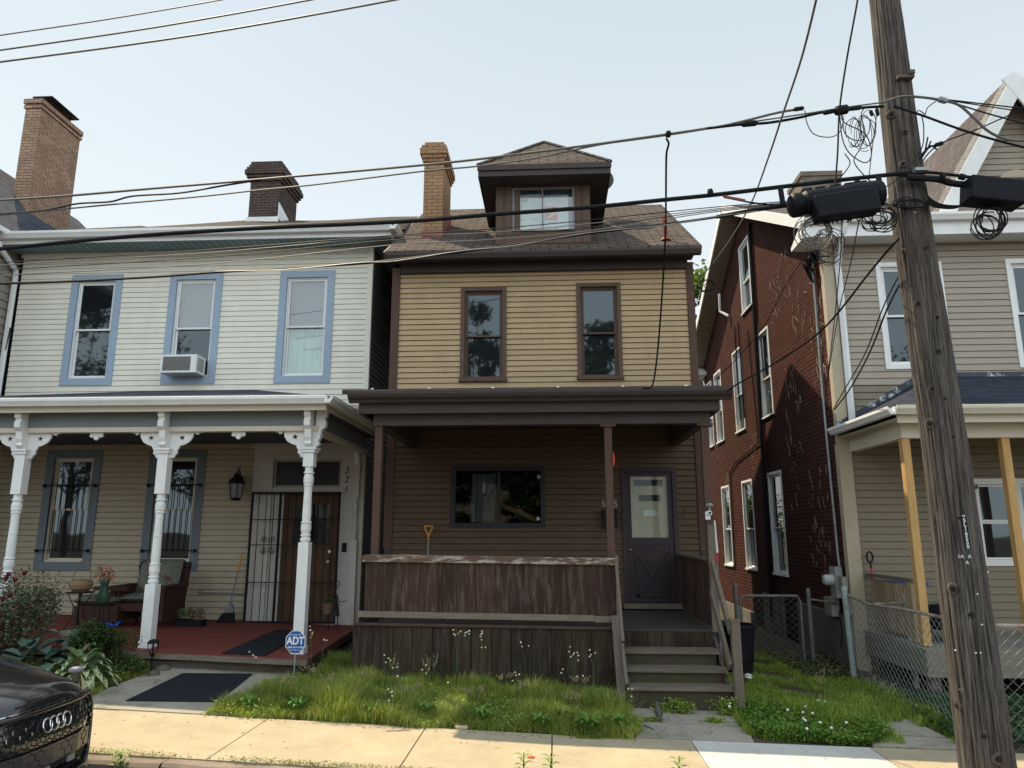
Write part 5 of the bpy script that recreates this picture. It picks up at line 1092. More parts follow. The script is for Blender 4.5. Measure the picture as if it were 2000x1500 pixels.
hb=hleaf('hosta_blue',(.06,.11,.085),(.11,.18,.14)); hv=hleaf('hosta_green',(.06,.12,.03),(.11,.18,.05)); hc=hleaf('hosta_cream',(.30,.35,.19),(.42,.45,.28))
hosta('blue green hosta with broad ribbed leaves beside the rose bush',(-6.35,8.95,gz(-6.35,8.9)+.03),.5,22,.32,.24,hb)
hosta('blue green hosta half hidden behind the car bonnet',(-6.95,8.6,gz(-6.9,8.6)+.03),.5,20,.32,.25,hb)
hosta('blue green hosta in front of the stone urn',(-5.95,9.25,gz(-6,9.2)+.08),.34,14,.26,.20,hb)
hosta('variegated hosta with cream leaf margins beside the front walk',(-5.45,8.55,gz(-5.4,8.5)+.03),.52,80,.19,.085,hv,hc)
# flowers in the lawns
wf=mat('petal_white',(.75,.74,.76),.6,.05,8,bump=0); yf_=mat('petal_yellow',(.75,.52,.02),.6,.05,8,bump=0); stg=mat('stem_green',(.06,.085,.035),.6,.1,8,bump=0)
def fleabane(u,v,Y,n=4,proto=[None]):
    p=at(u,v,Y); g_=gz(p.x,p.y)
    t=thing('fleabane_flower','small white fleabane cluster on a thin stem standing above the lawn grass','flower',(p.x,p.y,g_),'white fleabane flowers in the front lawn')
    m=MB(); hs=[]
    for k in range(n):
        q=p+Vector((random.uniform(-.05,.05),random.uniform(-.04,.04),random.uniform(-.05,.05))); hs.append(q)
        m.tube([(p.x,p.y,g_),(p.x+random.uniform(-.012,.012),p.y,g_+(p.z-g_)*.7),q],.0018,3)
    m.build('stem',stg,t,recalc=False)
    m=MB()
    for q in hs: m.lathe(q,[(.003,-.004),(.010,.0),(.008,.003)],8,ax=(random.uniform(-.4,.4),random.uniform(-1,-.2),.8))
    m.build('petals',wf,t,recalc=False)
    m=MB()
    for q in hs: m.lathe(q,[(.005,.003),(.004,.009)],6,ax=(0,-.5,.8))
    m.build('flower_centre',yf_,t,recalc=False)
for (u,v,Y,n) in ((893,1236,9.1,5),(913,1240,9.1,6),(941,1236,9.0,4),(945,1258,8.9,3),(1025,1255,9.05,4),(755,1285,8.8,4),(770,1312,8.5,4),(758,1345,8.2,3),(1116,1268,9.1,3),(1122,1282,9.0,5),(1158,1275,8.95,5),(1103,1310,8.7,2),(1135,1320,8.5,2),(835,1300,8.8,2),(832,1316,8.6,2),(585,1256,9.25,2),(610,1228,9.3,3),(604,1238,9.3,3),(630,1252,9.2,3),(488,1280,9.35,3),(500,1288,9.35,2),(1230,1352,8.5,3),(1012,1316,8.5,2),(1008,1325,8.4,2),(880,1330,8.3,1),(756,1365,8.0,2)):
    fleabane(u,v,Y,n)
for (u,v) in ((730,1320),(737,1314),(1157,1311),(1130,1336),(1208,1344),(1203,1382),(1209,1409),(682,1354),(1491,1379),(1148,1308)):
    p=onground(u,v+14); t=thing('dandelion','yellow dandelion head low in the grass','flower',p,'dandelions in the grass'); q=p+Vector((0,0,.10))
    m=MB(); m.tube([p,p+Vector((.005,0,.05)),q],.003,4); m.build('stem',stg,t); m=MB(); m.lathe(q,[(.006,-.004),(.019,.004),(.015,.012),(.004,.014)],9,ax=(.1,-.5,.85)); m.build('flower_head',yf_,t)
for k,(u,v) in enumerate(((1427,1382),(1426,1388),(1575,1388),(1600,1375),(1613,1378),(1571,1413),(1575,1417),(1655,1421),(1604,1421),(1578,1434),(1540,1395),(1570,1400),(1589,1402),(1626,1432))):
    p=onground(u,v+16)
    t=thing('clover_flower','round white clover head standing in the clover patch','flower',p,'white clover heads in the side yard'); m=MB(); m.tube([p,p+Vector((0,0,.12))],.0025,3); m.build('stem',stg,t); m=MB(); m.lathe(p+Vector((0,0,.115)),[(.005,0),(.014,.006),(.013,.018),(.004,.024)],7); m.build('flower_head',wf,t)
# dry seed heads
def seedtuft(lab,base_,n,hh,sp):
    t=thing('seed_stalks',lab,'weed',base_,'seed stalk clumps in the yards'); m=MB(); s=MB()
    for k in range(n):
        a=random.uniform(0,6.28); r=random.uniform(.3,1)*sp; tip=Vector(base_)+Vector((math.cos(a)*r,math.sin(a)*r*.5,hh*random.uniform(.75,1.05))); mid=Vector(base_).lerp(tip,.6)+Vector((0,0,.06))
        m.tube([base_,mid,tip],.002,3)
        for j in range(9):
            q=mid.lerp(tip,j/8)+Vector((random.uniform(-.012,.012),random.uniform(-.01,.01),random.uniform(-.01,.01))); s.lathe(q,[(.001,-.006),(.004,0),(.001,.007)],4,ax=(random.uniform(-1,1),0,1))
    m.build('stalk',stg,t,recalc=False); s.build('seeds',mat('seed_straw',(.42,.33,.20),.8,.1,8,bump=0),t,recalc=False)
for i,(x,y) in enumerate(((-2.6,8.6),(-2.2,8.9),(-3.0,8.5),(-.9,8.5),(-.3,8.8),(.2,8.4),(-1.6,8.4),(-.6,9.1),(.3,9.1),(-2.9,9.0))):
    seedtuft('wispy seed grass clump rising from the front lawn',(x,y,gz(x,y)),10,.26,.16)
seedtuft('straw coloured seed grass against the porch skirting',(-1.45,9.1,gz(-1.45,9.1)),9,.42,.16); seedtuft('green grass tuft with drooping heads near the left end of the skirting',(-1.95,9.1,gz(-2,9.1)),5,.40,.14)
seedtuft('seed grass stalk in the middle of the side yard',(3.12,9.2,gz(3.1,9.2)),6,.40,.06); seedtuft('arching seed grass leaning on the chain link fence',(3.72,9.2,gz(3.7,9.2)),5,.36,.26)
for i,(x,y,n,L) in enumerate(((.35,7.86,16,.17),(.62,7.98,14,.16),(-.15,7.9,12,.15),(.1,8.15,12,.15),(-1.9,8.0,12,.13),(-2.7,7.98,12,.13),(-.75,8.0,12,.14),(-3.2,8.0,10,.12),(.55,8.5,12,.14),(-1.35,8.1,10,.12))):
    t=thing('dandelion_plant','rosette of jagged dandelion leaves at the edge of the front lawn','weed',(x,y,gz(x,y)),'leafy rosettes in the front lawn'); m=MB()
    for k in range(n): a=k*2.4; bigleaf(m,Vector((x+random.uniform(-.03,.03),y,gz(x,y)+.02+.004*k)),(math.cos(a),math.sin(a),0),L*random.uniform(.8,1.2),.04,.11,.02,5)
    m.build('leaves',mat('rosette_green',(.10,.20,.035),.5,.2,12,bump=0),t,recalc=False)
# sprouts at the kerb
lg=mat('leaf_lime',(.17,.26,.05),.5,.15,8,bump=0)
for (u,v,lab) in ((1022,1492,'leafy lime green sprout growing from the kerb with pale tips'),(1075,1494,'leafy green sprout at the kerb right of centre'),(1325,1499,'tiny green sprout at the kerb below the pale slab'),(235,1490,'broad leaved green weed growing under the kerb near the car')):
    p=at(u,v-17,6.24); b=Vector((p.x,6.24,gs(p.x)-.15)); t=thing('kerb_sprout',lab,'weed',b); m=MB(); hgt=max(.06,p.z-b.z+.02)
    m.tube([b,b+Vector((.005,0,hgt))],.004,4); m.build('stem',stg,t); m=MB()
    for k in range(18): a=k*2.4; bigleaf(m,b+Vector((0,0,hgt*(.35+.6*k/18))),(math.cos(a),math.sin(a),0),.09,.036,.035,.02,4)
    m.build('leaves',lg,t,recalc=False)
# ---- things on the ground ----
tag(MB().tube([onground(1257,1418)+Vector((0,0,.012)),onground(1278,1428)+Vector((0,0,.012))],.006,5).build('twig',twig),'short dark twig lying across the path below the steps','twig')
tag(MB().tube([onground(1236,1413)+Vector((0,0,.012)),onground(1266,1411)+Vector((0,0,.012))],.005,5).build('twig',twig),'thin dark twig beside the grass edge of the path','twig')
tag(MB().tube([onground(755,1430)+Vector((0,0,.01)),onground(800,1428)+Vector((0,0,.01))],.003,4).build('twig',twig),'long thin dry stalk lying on the sunlit pavement','twig')
p=onground(902,1422); tag(MB().lathe(p,[(.07,0),(.075,.02),(.05,.035),(.02,.02)],9).build('litter',mat('paper_dirty',(.45,.36,.26),.8,.2,12)),'crumpled dirty wrapper at the front edge of the lawn','litter')
p=onground(1037,1480); tag(MB().lathe(p,[(.035,0),(.035,.008),(.03,.008)],12).build('bottle_cap',mat('lid_red',(.42,.09,.04),.5,.1,8,bump=0)),'flat red lid lying on the pavement','lid')
p=onground(345,1296); tag(MB().obox(p+Vector((0,0,.06)),(.20,0,0),(0,.13,0),(.02,0,.08)).build('edging_stone',MC['stone_dark']),'squared brown stone at the left corner of the red porch','stone')
for (u,v,r,lab) in ((318,1308,.10,'flat grey stone beside the walk below the path light'),(300,1318,.08,'small rounded stone at the bed edge')):
    p=onground(u,v); tag(MB().lathe(p-Vector((0,0,.02)),[(r,0),(r*.95,.04),(r*.6,.07),(.01,.08)],8).build('edging_stone',MC['stone_dark']),lab,'stone')
pts=[]
for _ in range(420):
    r=random.random()
    if r<.5: x=random.uniform(-3.6,.8); pts.append((x,7.74-abs(random.gauss(0,.05)),gz(x,7.7)+.006))
    elif r<.75: x=random.uniform(-4.5,4.5); y=random.uniform(6.5,7.8); pts.append((x,y,gz(x,y)+.006))
    else: x=random.uniform(.9,2.2); y=random.uniform(7.8,8.7); pts.append((x,y,gz(x,y)+.014))
V,Q=leafcloud(pts,.018,3,.5,.7); o=npmesh('ground_debris',V,[Q],leafmat('debris_mix',[(.10,.07,.045),(.16,.12,.08),(.05,.045,.035),(.22,.18,.12)],trans=0),kind='stuff'); o['label']='bits of dry leaf and twig scattered on the pavement and path'
# mats
matm=mat('rubber_navy',(.013,.015,.021),.9,.2,30,bump=.2,wear=.73,wearcol=(.06,.06,.06),wscale=60)
q=[onground(*c) for c in ((245,1371),(425,1373),(494,1318),(357,1317))]; m=MB(); m.slab([a+Vector((0,0,.016)) for a in q],.009); tag(m.build('walk_mat',matm),'large dark rubber mat on the front walk of the pale house','mat')
fz=lambda x,y:dz_(x)+.002
q=[onground(*c,f=fz) for c in ((433,1277),(519,1281),(600,1233),(540,1231))]; m=MB(); m.slab([a+Vector((0,0,.014)) for a in q],.010); tag(m.build('door_mat',matm),'narrow dark runner mat on the red porch behind the white post','mat')
# alarm sign
sgp=at(577,1254,9.2); zg=gz(sgp.x,9.2)
t=thing('alarm_sign','blue octagonal alarm company sign with white letters in front of the white porch post','sign',(sgp.x,9.2,zg))
blu=mat('sign_blue',(.012,.10,.38),.4,.04,4,bump=0); oc=[(math.cos(math.pi/8+k*math.pi/4),math.sin(math.pi/8+k*math.pi/4)) for k in range(8)]
m=MB(); m.tube([(sgp.x,9.215,zg-.05),(sgp.x,9.215,sgp.z+.14)],.008,6); m.build('stake',galv,t)
m=MB(); m.prism([(a*.133,b*.146) for a,b in oc],(sgp.x,9.205,sgp.z),(1,0,0),(0,0,1),(0,-.004,0)); bd=m.build('sign_border',white,t)
m=MB(); m.prism([(a*.123,b*.136) for a,b in oc],(sgp.x,9.2005,sgp.z),(1,0,0),(0,0,1),(0,-.003,0)); pn=m.build('sign_panel',blu,t)
text(pn,'ADT',(sgp.x,9.195,sgp.z+.012),.125,white,name='lettering',bold=.004,sx=.85); text(pn,'SECURED BY',(sgp.x,9.195,sgp.z+.085),.024,white,name='lettering'); text(pn,'1-800-ADT-ASAP',(sgp.x,9.195,sgp.z-.062),.030,white,name='lettering',bold=.0006); text(pn,'www.adt.com',(sgp.x,9.195,sgp.z-.092),.022,white,name='lettering')
# path lights, butterfly, urn
def onface(): pass
p=at(300,1253,9.45); zg=gz(p.x,9.45); t=thing('path_light','black four sided lantern path light at the corner of the red porch','path light',(p.x,9.45,zg)); m=MB(); c=(p.x,9.45,0); m.tube([(p.x,9.45,zg-.05),(p.x,9.45,p.z-.15)],.010,6); m.build('stake',iron,t)
m=MB(); m.lathe(c,[(.075,p.z-.02),(.08,p.z-.01),(.05,p.z+.02),(.01,p.z+.03)],4+4); m.lathe(c,[(.02,p.z-.17),(.035,p.z-.15),(.02,p.z-.14)],8); m.build('cap',iron,t)
for k in range(4): m=MB(); a=k*math.pi/2+.4; m.tube([(c[0]+.02*math.cos(a),9.45+.02*math.sin(a),p.z-.15),(c[0]+.06*math.cos(a),9.45+.06*math.sin(a),p.z-.08),(c[0]+.055*math.cos(a),9.45+.055*math.sin(a),p.z-.02)],.006,4); m.build('bar',iron,t)
p=at(149,1308,8.05); zg=gz(p.x,8.05); t=thing('path_light','grey mushroom topped path light beside the variegated hosta','path light',(p.x,8.05,zg)); m=MB(); c=(p.x,8.05,0); m.tube([(p.x,8.05,zg-.05),(p.x,8.05,p.z-.10)],.010,6); m.build('stake',iron,t)
m=MB(); m.lathe(c,[(.07,p.z-.02),(.08,p.z-.01),(.07,p.z+.015),(.04,p.z+.03),(.005,p.z+.035)],14); m.build('cap',mat('lamp_grey',(.14,.15,.19),.5,.1,6,bump=0),t,smooth=True); m=MB(); m.lathe(c,[(.03,p.z-.11),(.045,p.z-.02)],10); m.build('lens',mat('lens_clear',(.06,.06,.055),.2,.1,6,bump=0),t)
p=at(222,1221,9.15); t=thing('garden_butterfly','bright blue butterfly ornament on a stick above the boxwood','ornament',(p.x,9.15,gz(p.x,9.15))); m=MB(); m.tube([(p.x,9.15,gz(p.x,9.15)),(p.x,9.15,p.z)],.004,4); m.build('stick',iron,t)
bm_=mat('butterfly_blue',(.02,.12,.75),.35,.05,6,bump=0)
for s_ in (-1,1): m=MB(); m.prism([(0,-.015),(s_*.03,.02),(s_*.085,.045),(s_*.09,.02),(s_*.05,.0),(s_*.055,-.03),(s_*.02,-.035)],(p.x,9.15,p.z+.01),(1,0,.1),(0,-.5,.7),(0,-.003,-.002)); m.build('wing',bm_,t)
p=at(152,1232,10.0-.35); zg=gz(p.x,9.65); stn=mat('urn_stone',(.28,.28,.24),.85,.2,8)
t=thing('stone_urn','pale stone planter urn behind the blue green hostas','urn',(p.x,9.65,zg)); m=MB(); m.lathe((p.x,9.65,0),[(.12,zg),(.15,p.z-.22),(.19,p.z-.06),(.21,p.z-.04),(.215,p.z),(.18,p.z),(.16,p.z-.08)],18); m.build('urn_body',stn,t,smooth=False)
m=MB(); m.lathe((p.x,9.65,p.z-.05),[(.15,0),(.01,.02)],14); m.build('soil',dirtm,t)
# ---- left porch furniture ----
def zdk(x): return dz_(x)+.001
# wicker armchair
cxx,cyy=-6.62,12.0; zd=zdk(cxx); wick=mat('wicker_brown',(.05,.023,.018),.75,.4,40,bump=.6,bdist=.01); cus=mat('cushion_floral',(.13,.145,.12),.9,.4,9,wear=.52,wearcol=(.10,.045,.045),wscale=9,bump=.1)
t=thing('wicker_armchair','dark brown wicker armchair with floral cushions on the red porch','armchair',(cxx,cyy,zd))
for sx in (-.38,.38):
    for sy in (-.3,.32): m=MB(); m.tube([(cxx+sx*.9,cyy+sy,zd),(cxx+sx,cyy+sy,zd+.38)],.028,7); m.build('leg',wick,t)
m=MB(); m.box(cxx-.40,cxx+.40,cyy-.36,cyy+.36,zd+.26,zd+.38); m.build('seat_frame',wick,t)
for sx in (-1,1): m=MB(); m.box(cxx+sx*.40-.045,cxx+sx*.40+.045,cyy-.36,cyy+.36,zd+.10,zd+.60); m.box(cxx+sx*.41-.07,cxx+sx*.41+.07,cyy-.40,cyy+.36,zd+.6005,zd+.645); m.build('arm',wick,t)
m=MB(); m.obox((cxx,cyy+.40,zd+.62),(.43,0,0),(0,.035,-.01),(0,.07,.36)); m.tube([(cxx-.43,cyy+.40,zd+.9),(cxx-.3,cyy+.46,zd+1.0),(cxx+.3,cyy+.46,zd+1.0),(cxx+.43,cyy+.40,zd+.9)],.035,7); m.build('backrest',wick,t)
def pillow(name,c,a,b,h,m_,par):
    m=MB(); n=8; vs=[];fs=[]
    for s_ in (1,-1):
        for i in range(n+1):
            for j in range(n+1):
                u=i/n*2-1; v=j/n*2-1; th=(max(0,1-u**4)*max(0,1-v**4))**.5; vs.append(Vector(c)+Vector(a)*u+Vector(b)*v+Vector(h)*th*s_)
    N=(n+1)**2
    for s_ in range(2):
        for i in range(n):
            for j in range(n): k=s_*N+i*(n+1)+j; fs.append((k,k+1,k+n+2,k+n+1))
    m.add(vs,fs); return m.build(name,m_,par,recalc=False,smooth=True)
pillow('seat_cushion',(cxx,cyy-.05,zd+.45),(.37,0,0),(0,.34,0),(0,0,.075),cus,t); pillow('back_cushion',(cxx,cyy+.28,zd+.75),(.36,0,0),(0,.08,.28),(0,-.09,.03),cus,t)
t=thing('wicker_armchair','dark wicker loveseat end with floral cushion left of the white middle post','armchair',(-7.25,11.9,zdk(-7.2))); cx2=-7.3; zd=zdk(cx2)
m=MB(); m.box(cx2-.3,cx2+.42,11.6,12.3,zd+.08,zd+.32); m.build('seat_frame',wick,t); pillow('seat_cushion',(cx2+.05,11.9,zd+.40),(.38,0,0),(0,.34,0),(0,0,.09),cus,t)
m=MB(); m.box(cx2+.0,cx2+.55,11.56,11.66,zd+.56,zd+.62); m.build('arm',wick,t)
for sx in (-.25,.38): m=MB(); m.tube([(cx2+sx,11.65,zd),(cx2+sx,11.65,zd+.55)],.028,7); m.build('leg',wick,t)
# wire plant stand with basket
p=at(157,1156,10.9); zd=zdk(p.x); t=thing('plant_stand','tall black wire plant stand with a round top behind the rose bush','plant stand',(p.x,10.9,zd)); m=MB(); m.lathe((p.x,10.9,p.z-.012),[(.20,0),(.20,.012)],18); m.build('top',iron,t)
for k in range(4): a=k*math.pi/2+.5; ca,sa=math.cos(a),math.sin(a); m=MB(); m.tube([(p.x+.16*ca,10.9+.16*sa,p.z-.01),(p.x+.07*ca,10.9+.07*sa,p.z-.2),(p.x+.07*ca,10.9+.07*sa,zd+.25),(p.x+.16*ca,10.9+.16*sa,zd+.06),(p.x+.20*ca,10.9+.2*sa,zd+.03)],.008,5); m.build('leg',iron,t)
bk=mat('basket_cane',(.23,.15,.09),.8,.35,30,bump=.5,bdist=.008)
t=thing('cane_basket','round cane basket with a tall arched handle on the wire plant stand','basket',(p.x,10.9,p.z)); m=MB(); m.lathe((p.x,10.9,p.z),[(.09,.0),(.15,.05),(.165,.11),(.14,.17),(.12,.18)],16); m.build('bowl',bk,t); m=MB(); m.tube([(p.x+.14*math.cos(a),10.9,p.z+.13+.33*math.sin(a)) for a in [k*math.pi/10 for k in range(11)]],.008,5); m.build('handle',bk,t)
p=at(200,1180,11.2); zd=zdk(p.x); t=thing('plant_stand','short black scroll plant stand under the green vase','plant stand',(p.x,11.2,zd)); m=MB(); m.lathe((p.x,11.2,p.z-.02),[(.11,0),(.11,.012)],14); m.build('top',iron,t)
for k in range(4): a=k*math.pi/2+.8; ca,sa=math.cos(a),math.sin(a); m=MB(); m.tube([(p.x+.09*ca,11.2+.09*sa,p.z-.02),(p.x+.12*ca,11.2+.12*sa,(p.z+zd)/2),(p.x+.08*ca,11.2+.08*sa,zd)],.008,5); m.build('leg',iron,t)
vg=mat('vase_green',(.035,.085,.055),.35,.15,6,bump=0); t=thing('flower_vase','green ceramic vase of orange and pink flowers on a short black stand','vase',(p.x,11.2,p.z)); m=MB(); m.lathe((p.x,11.2,p.z-.005),[(.06,0),(.10,.08),(.09,.16),(.05,.24),(.06,.32),(.085,.36),(.07,.355)],16); m.build('vase_body',vg,t,smooth=True)
pts=[(p.x+random.gauss(0,.07),11.2+random.gauss(0,.05),p.z+.44+random.gauss(0,.06)) for _ in range(260)]; V,Q=leafcloud(pts,.045,.3,.7); npmesh('blooms',V,[Q],leafmat('bloom_mix',[(.55,.15,.06),(.55,.22,.18),(.60,.42,.35),(.10,.15,.05)],trans=.2),parent=t)
# seedling trays
for (u,v,lab,cols) in ((356,1226,'black seedling tray with pale green shoots by the cream wall',[(.30,.34,.20),(.12,.18,.06)]),(384,1222,'black seedling tray with reddish leaves by the cream wall',[(.20,.07,.05),(.10,.13,.05)])):
    p=at(u,v,12.15); zd=zdk(p.x); t=thing('seedling_tray',lab,'plant tray',(p.x,12.15,zd)); m=MB(); m.prism([(-.11,0),(.11,0),(.13,.10),(-.13,.10)],(p.x,12.05,zd),(1,0,0),(0,0,1),(0,.2,0)); m.build('tray',black,t)
    pts=[(p.x+random.uniform(-.12,.12),12.15+random.uniform(-.08,.08),zd+.10+random.uniform(.02,.17)) for _ in range(150)]; V,Q=leafcloud(pts,.05,-.3,.35); npmesh('seedlings',V,[Q],leafmat('seedling_'+str(u),cols+cols[:1],trans=.2),parent=t)
# broom
x0=-5.58; zd=zdk(x0); t=thing('broom','angled grey broom with an orange sleeve leaning on the wall beside the iron gate','broom',(x0,12.72,zd))
m=MB(); m.tube([(x0+.03,12.70,zd+.30),(x0+.10,12.82,zd+1.0)],.013,6); m.build('shaft',MC['shaft_grey'],t); m=MB(); m.tube([(x0+.085,12.79,zd+.86),(x0+.11,12.84,zd+1.12)],.018,6); m.build('sleeve',MC['plastic_orange'],t)
m=MB(); m.prism([(-.10,.16),(.08,.17),(.04,.30),(.0,.32)],(x0+.02,12.66,zd),(1,0,0),(0,.1,1),(0,.06,0)); m.build('head',MC['shaft_grey'],t); m=MB(); m.prism([(-.20,.0),(.10,.0),(.085,.165),(-.10,.155)],(x0+.02,12.65,zd+.0),(1,0,0),(0,.1,1),(0,.08,0)); m.build('bristles',black,t)
# metal garden figure with pot
x0,y0=-3.60,12.2; zd=zdk(x0); t=thing('metal_figure','rusty wire garden figure with a ring head holding a clay pot beside the door','garden figure',(x0,y0,zd))
m=MB(); m.tube([(x0-.07,y0,zd),(x0-.05,y0,zd+.3),(x0+.0,y0,zd+.55)],.008,5); m.tube([(x0+.09,y0,zd),(x0+.07,y0,zd+.3),(x0+.02,y0,zd+.55)],.008,5); m.tube([(x0+.01,y0,zd+.5),(x0+.01,y0,zd+.66)],.008,5); m.tube([(x0+.01+.07*math.cos(a),y0,zd+.73+.07*math.sin(a)) for a in [k*math.pi/6 for k in range(13)]],.008,5)
m.tube([(x0+.02,y0,zd+.56),(x0+.12,y0-.02,zd+.45),(x0+.22,y0-.02,zd+.47)],.006,4); m.build('wire_body',iron,t); m=MB(); m.prism([(-.06,.22),(.10,.22),(.05,.58),(.0,.58)],(x0,y0+.02,zd),(1,0,0),(0,0,1),(0,.02,0)); m.build('skirt',mat('metal_rust',(.08,.07,.06),.8,.3,12),t)
m=MB(); m.lathe((x0-.06,y0-.10,zd+.27),[(.06,0),(.085,.14),(.09,.17),(.075,.17)],12); m.build('pot',mat('pot_clay',(.14,.10,.075),.8,.2,8),t)
pts=[(x0-.06+random.gauss(0,.05),y0-.1,zd+.5+random.gauss(0,.05)) for _ in range(80)]; V,Q=leafcloud(pts,.05,-.2,.3); npmesh('plant',V,[Q],boxl,parent=t)
# bird on the path
p=onground(1287,1408); t0=Vector((p.x,p.y,p.z)); grey=mat('feather_grey',(.085,.078,.072),.8,.25,40,bump=.2)
bd_=thing('bird','small dark grey bird standing on the path below the wooden steps with its tail towards the street','bird',tuple(t0))
bd_['label']='small dark grey bird standing on the path below the wooden steps'
m=MB(); b0=t0
m.tube([b0+Vector((.015,-.065,.010)),b0+Vector((.012,-.045,.035)),b0+Vector((.006,-.022,.062)),b0+Vector((.0,.0,.088)),b0+Vector((-.004,.020,.112)),b0+Vector((-.006,.034,.136)),b0+Vector((-.006,.042,.154)),b0+Vector((-.006,.050,.166)),b0+Vector((-.006,.062,.170)),b0+Vector((-.006,.076,.168))],[.009,.011,.020,.031,.033,.024,.019,.020,.013,.003],12); m.build('body',grey,bd_,smooth=True)
for s_ in (-1,1):
    m=MB(); m.tube([b0+Vector((s_*.028,-.035,.050)),b0+Vector((s_*.034,-.005,.085)),b0+Vector((s_*.026,.022,.118))],[.004,.015,.008],8); m.build('wing',mat('feather_dark',(.05,.046,.044),.8,.25,40,bump=.2),bd_,smooth=True)
    m=MB(); m.tube([b0+Vector((s_*.012,.006,.068)),b0+Vector((s_*.014,.0,.035)),b0+Vector((s_*.014,.006,.004)),b0+Vector((s_*.014,.025,.003))],.0025,4); m.build('leg',iron,bd_)
# low weeds in front of the steps
pts=[]
for _ in range(1500):
    c=random.choice([(1.35,8.70,.10),(1.45,8.68,.08),(1.2,8.72,.06),(1.85,8.68,.10),(1.95,8.66,.12),(1.7,8.4,.03),(1.05,8.37,.02)]); x,y=random.gauss(c[0],.06),random.gauss(c[1],.03); pts.append((x,y,gz(x,y)+random.uniform(0,c[2]*1.6)))
V,Q=leafcloud(pts,.028,.4,.6); o=npmesh('step_weeds',V,[Q],gr2,kind='stuff'); o['label']='small weeds sprouting at the foot of the wooden steps'
# leaf litter and ivy by the brick foundation
pts=[]
while len(pts)<3500:
    x,y=random.uniform(3.5,4.42),random.uniform(10.9,13); pts.append((x,y,gz(x,y)+random.uniform(0,.05)))
V,Q=leafcloud(pts,.05,.6,.8); o=npmesh('leaf_litter',V,[Q],leafmat('litter_mix',[(.10,.08,.05),(.16,.14,.09),(.06,.09,.03),(.05,.10,.03)],trans=.1),kind='stuff'); o['label']='fallen leaves and ivy at the foot of the brick wall'
# tree behind between the houses
def tree(lab,base_,H,R,n,m_,ls,group=None,trunkr=.25,nm='garden_tree',seed=0,asp=1.0):
    rs=random.Random(seed); t=thing(nm,lab,'tree',base_,group); m=MB(); b=Vector(base_); top=b+Vector((0,0,H*.62)); m.tube([b,b+Vector((.1,0,H*.3)),top],[trunkr,trunkr*.75,trunkr*.35],8); cl=[]
    for k in range(26):
        a=rs.uniform(0,6.28); f=rs.uniform(.35,1.0); rr_=R*math.sqrt(rs.random())*(1.1-abs(f-.6)); q=b+Vector((math.cos(a)*rr_,math.sin(a)*rr_,H*f*asp)); cl.append((q,rs.uniform(.16,.34)*R)); s_=b+Vector((0,0,H*min(.6,f*.6)))
        m.tube([s_,s_.lerp(q,.5)+Vector((0,0,.3)),q],[trunkr*.3,trunkr*.16,.02],5)
    m.build('trunk',mat('bark',(.12,.095,.075),.9,.3,3,(10,10,2),bump=.5),t,recalc=False); pts=[]
    for _ in range(n):
        q,r=rs.choice(cl); d=Vector((rs.gauss(0,1),rs.gauss(0,1),rs.gauss(0,.8))).normalized()*r*rs.uniform(.3,1.1); pts.append(tuple(q+d))
    V,Q=leafcloud(pts,ls,.5,.6); npmesh('crown',V,[Q],m_,parent=t); return t
tl=leafmat('tree_leaf',[(.07,.13,.02),(.12,.20,.035),(.20,.28,.05)],trans=.4)
tree('bright green tree showing between the narrow house and the brick wall',(5.95,27,-1.5),11.2,2.6,15000,tl,.20,seed=3)
shrub('backyard_shrub','dense green shrub filling the far end of the passage behind the brick wall','shrub',(3.1,24.5,-.2),2.2,1.2,1.7,9000,.14,tl,twig,26)
# ================= utility pole, cables =================
PO=thing('utility_pole','weathered leaning timber utility pole at the kerb in front of the tan house','utility pole',(3.65,6.9,gs(3.65)))
prof=[(-2.4,3.662,.226),(-1.95,3.657,.216),(-1.2,3.650,.204),(0,3.638,.194),(.885,3.626,.188),(2.0,3.59,.180),(3.18,3.56,.172),(4.3,3.555,.158),(5.5,3.558,.143),(7,3.56,.138),(9.4,3.57,.125)]
def pol(z):
    for a,b in zip(prof,prof[1:]):
        if z<=b[0]: f=(z-a[0])/(b[0]-a[0]); return a[1]+(b[1]-a[1])*f,a[2]+(b[2]-a[2])*f
    return prof[-1][1:]
NA,NZ=128,150; vs=[];fs=[]
ph=[random.uniform(0,6.28) for _ in range(40)]; crack=[(random.uniform(0,2*math.pi),random.uniform(-2,9),random.uniform(.5,2.2),random.uniform(.006,.018)) for _ in range(330)]
for j in range(NZ+1):
    z=-2.4+11.8*j/NZ; cx,r=pol(z)
    for k in range(NA):
        a=2*math.pi*k/NA; d=.003*math.sin(a*3+z*.9)+.002*math.sin(a*7-z*1.7+1)+.0016*math.sin(a*17+z*.6)
        for ca,cz,cl_,cd in crack:
            if abs(z-cz)<cl_/2:
                da=(a-ca-.03*math.sin(z*2+cz)+math.pi)%(2*math.pi)-math.pi
                if abs(da)<.045: d-=cd*(1-abs(da)/.045)*(1-abs(z-cz)/(cl_/2))**.5
        vs.append((cx+(r+d)*math.cos(a),6.9+(r+d)*math.sin(a),z))
    if j<NZ:
        for k in range(NA): fs.append((j*NA+k,j*NA+(k+1)%NA,(j+1)*NA+(k+1)%NA,(j+1)*NA+k))
fs.append(tuple(NZ*NA+k for k in range(NA)))
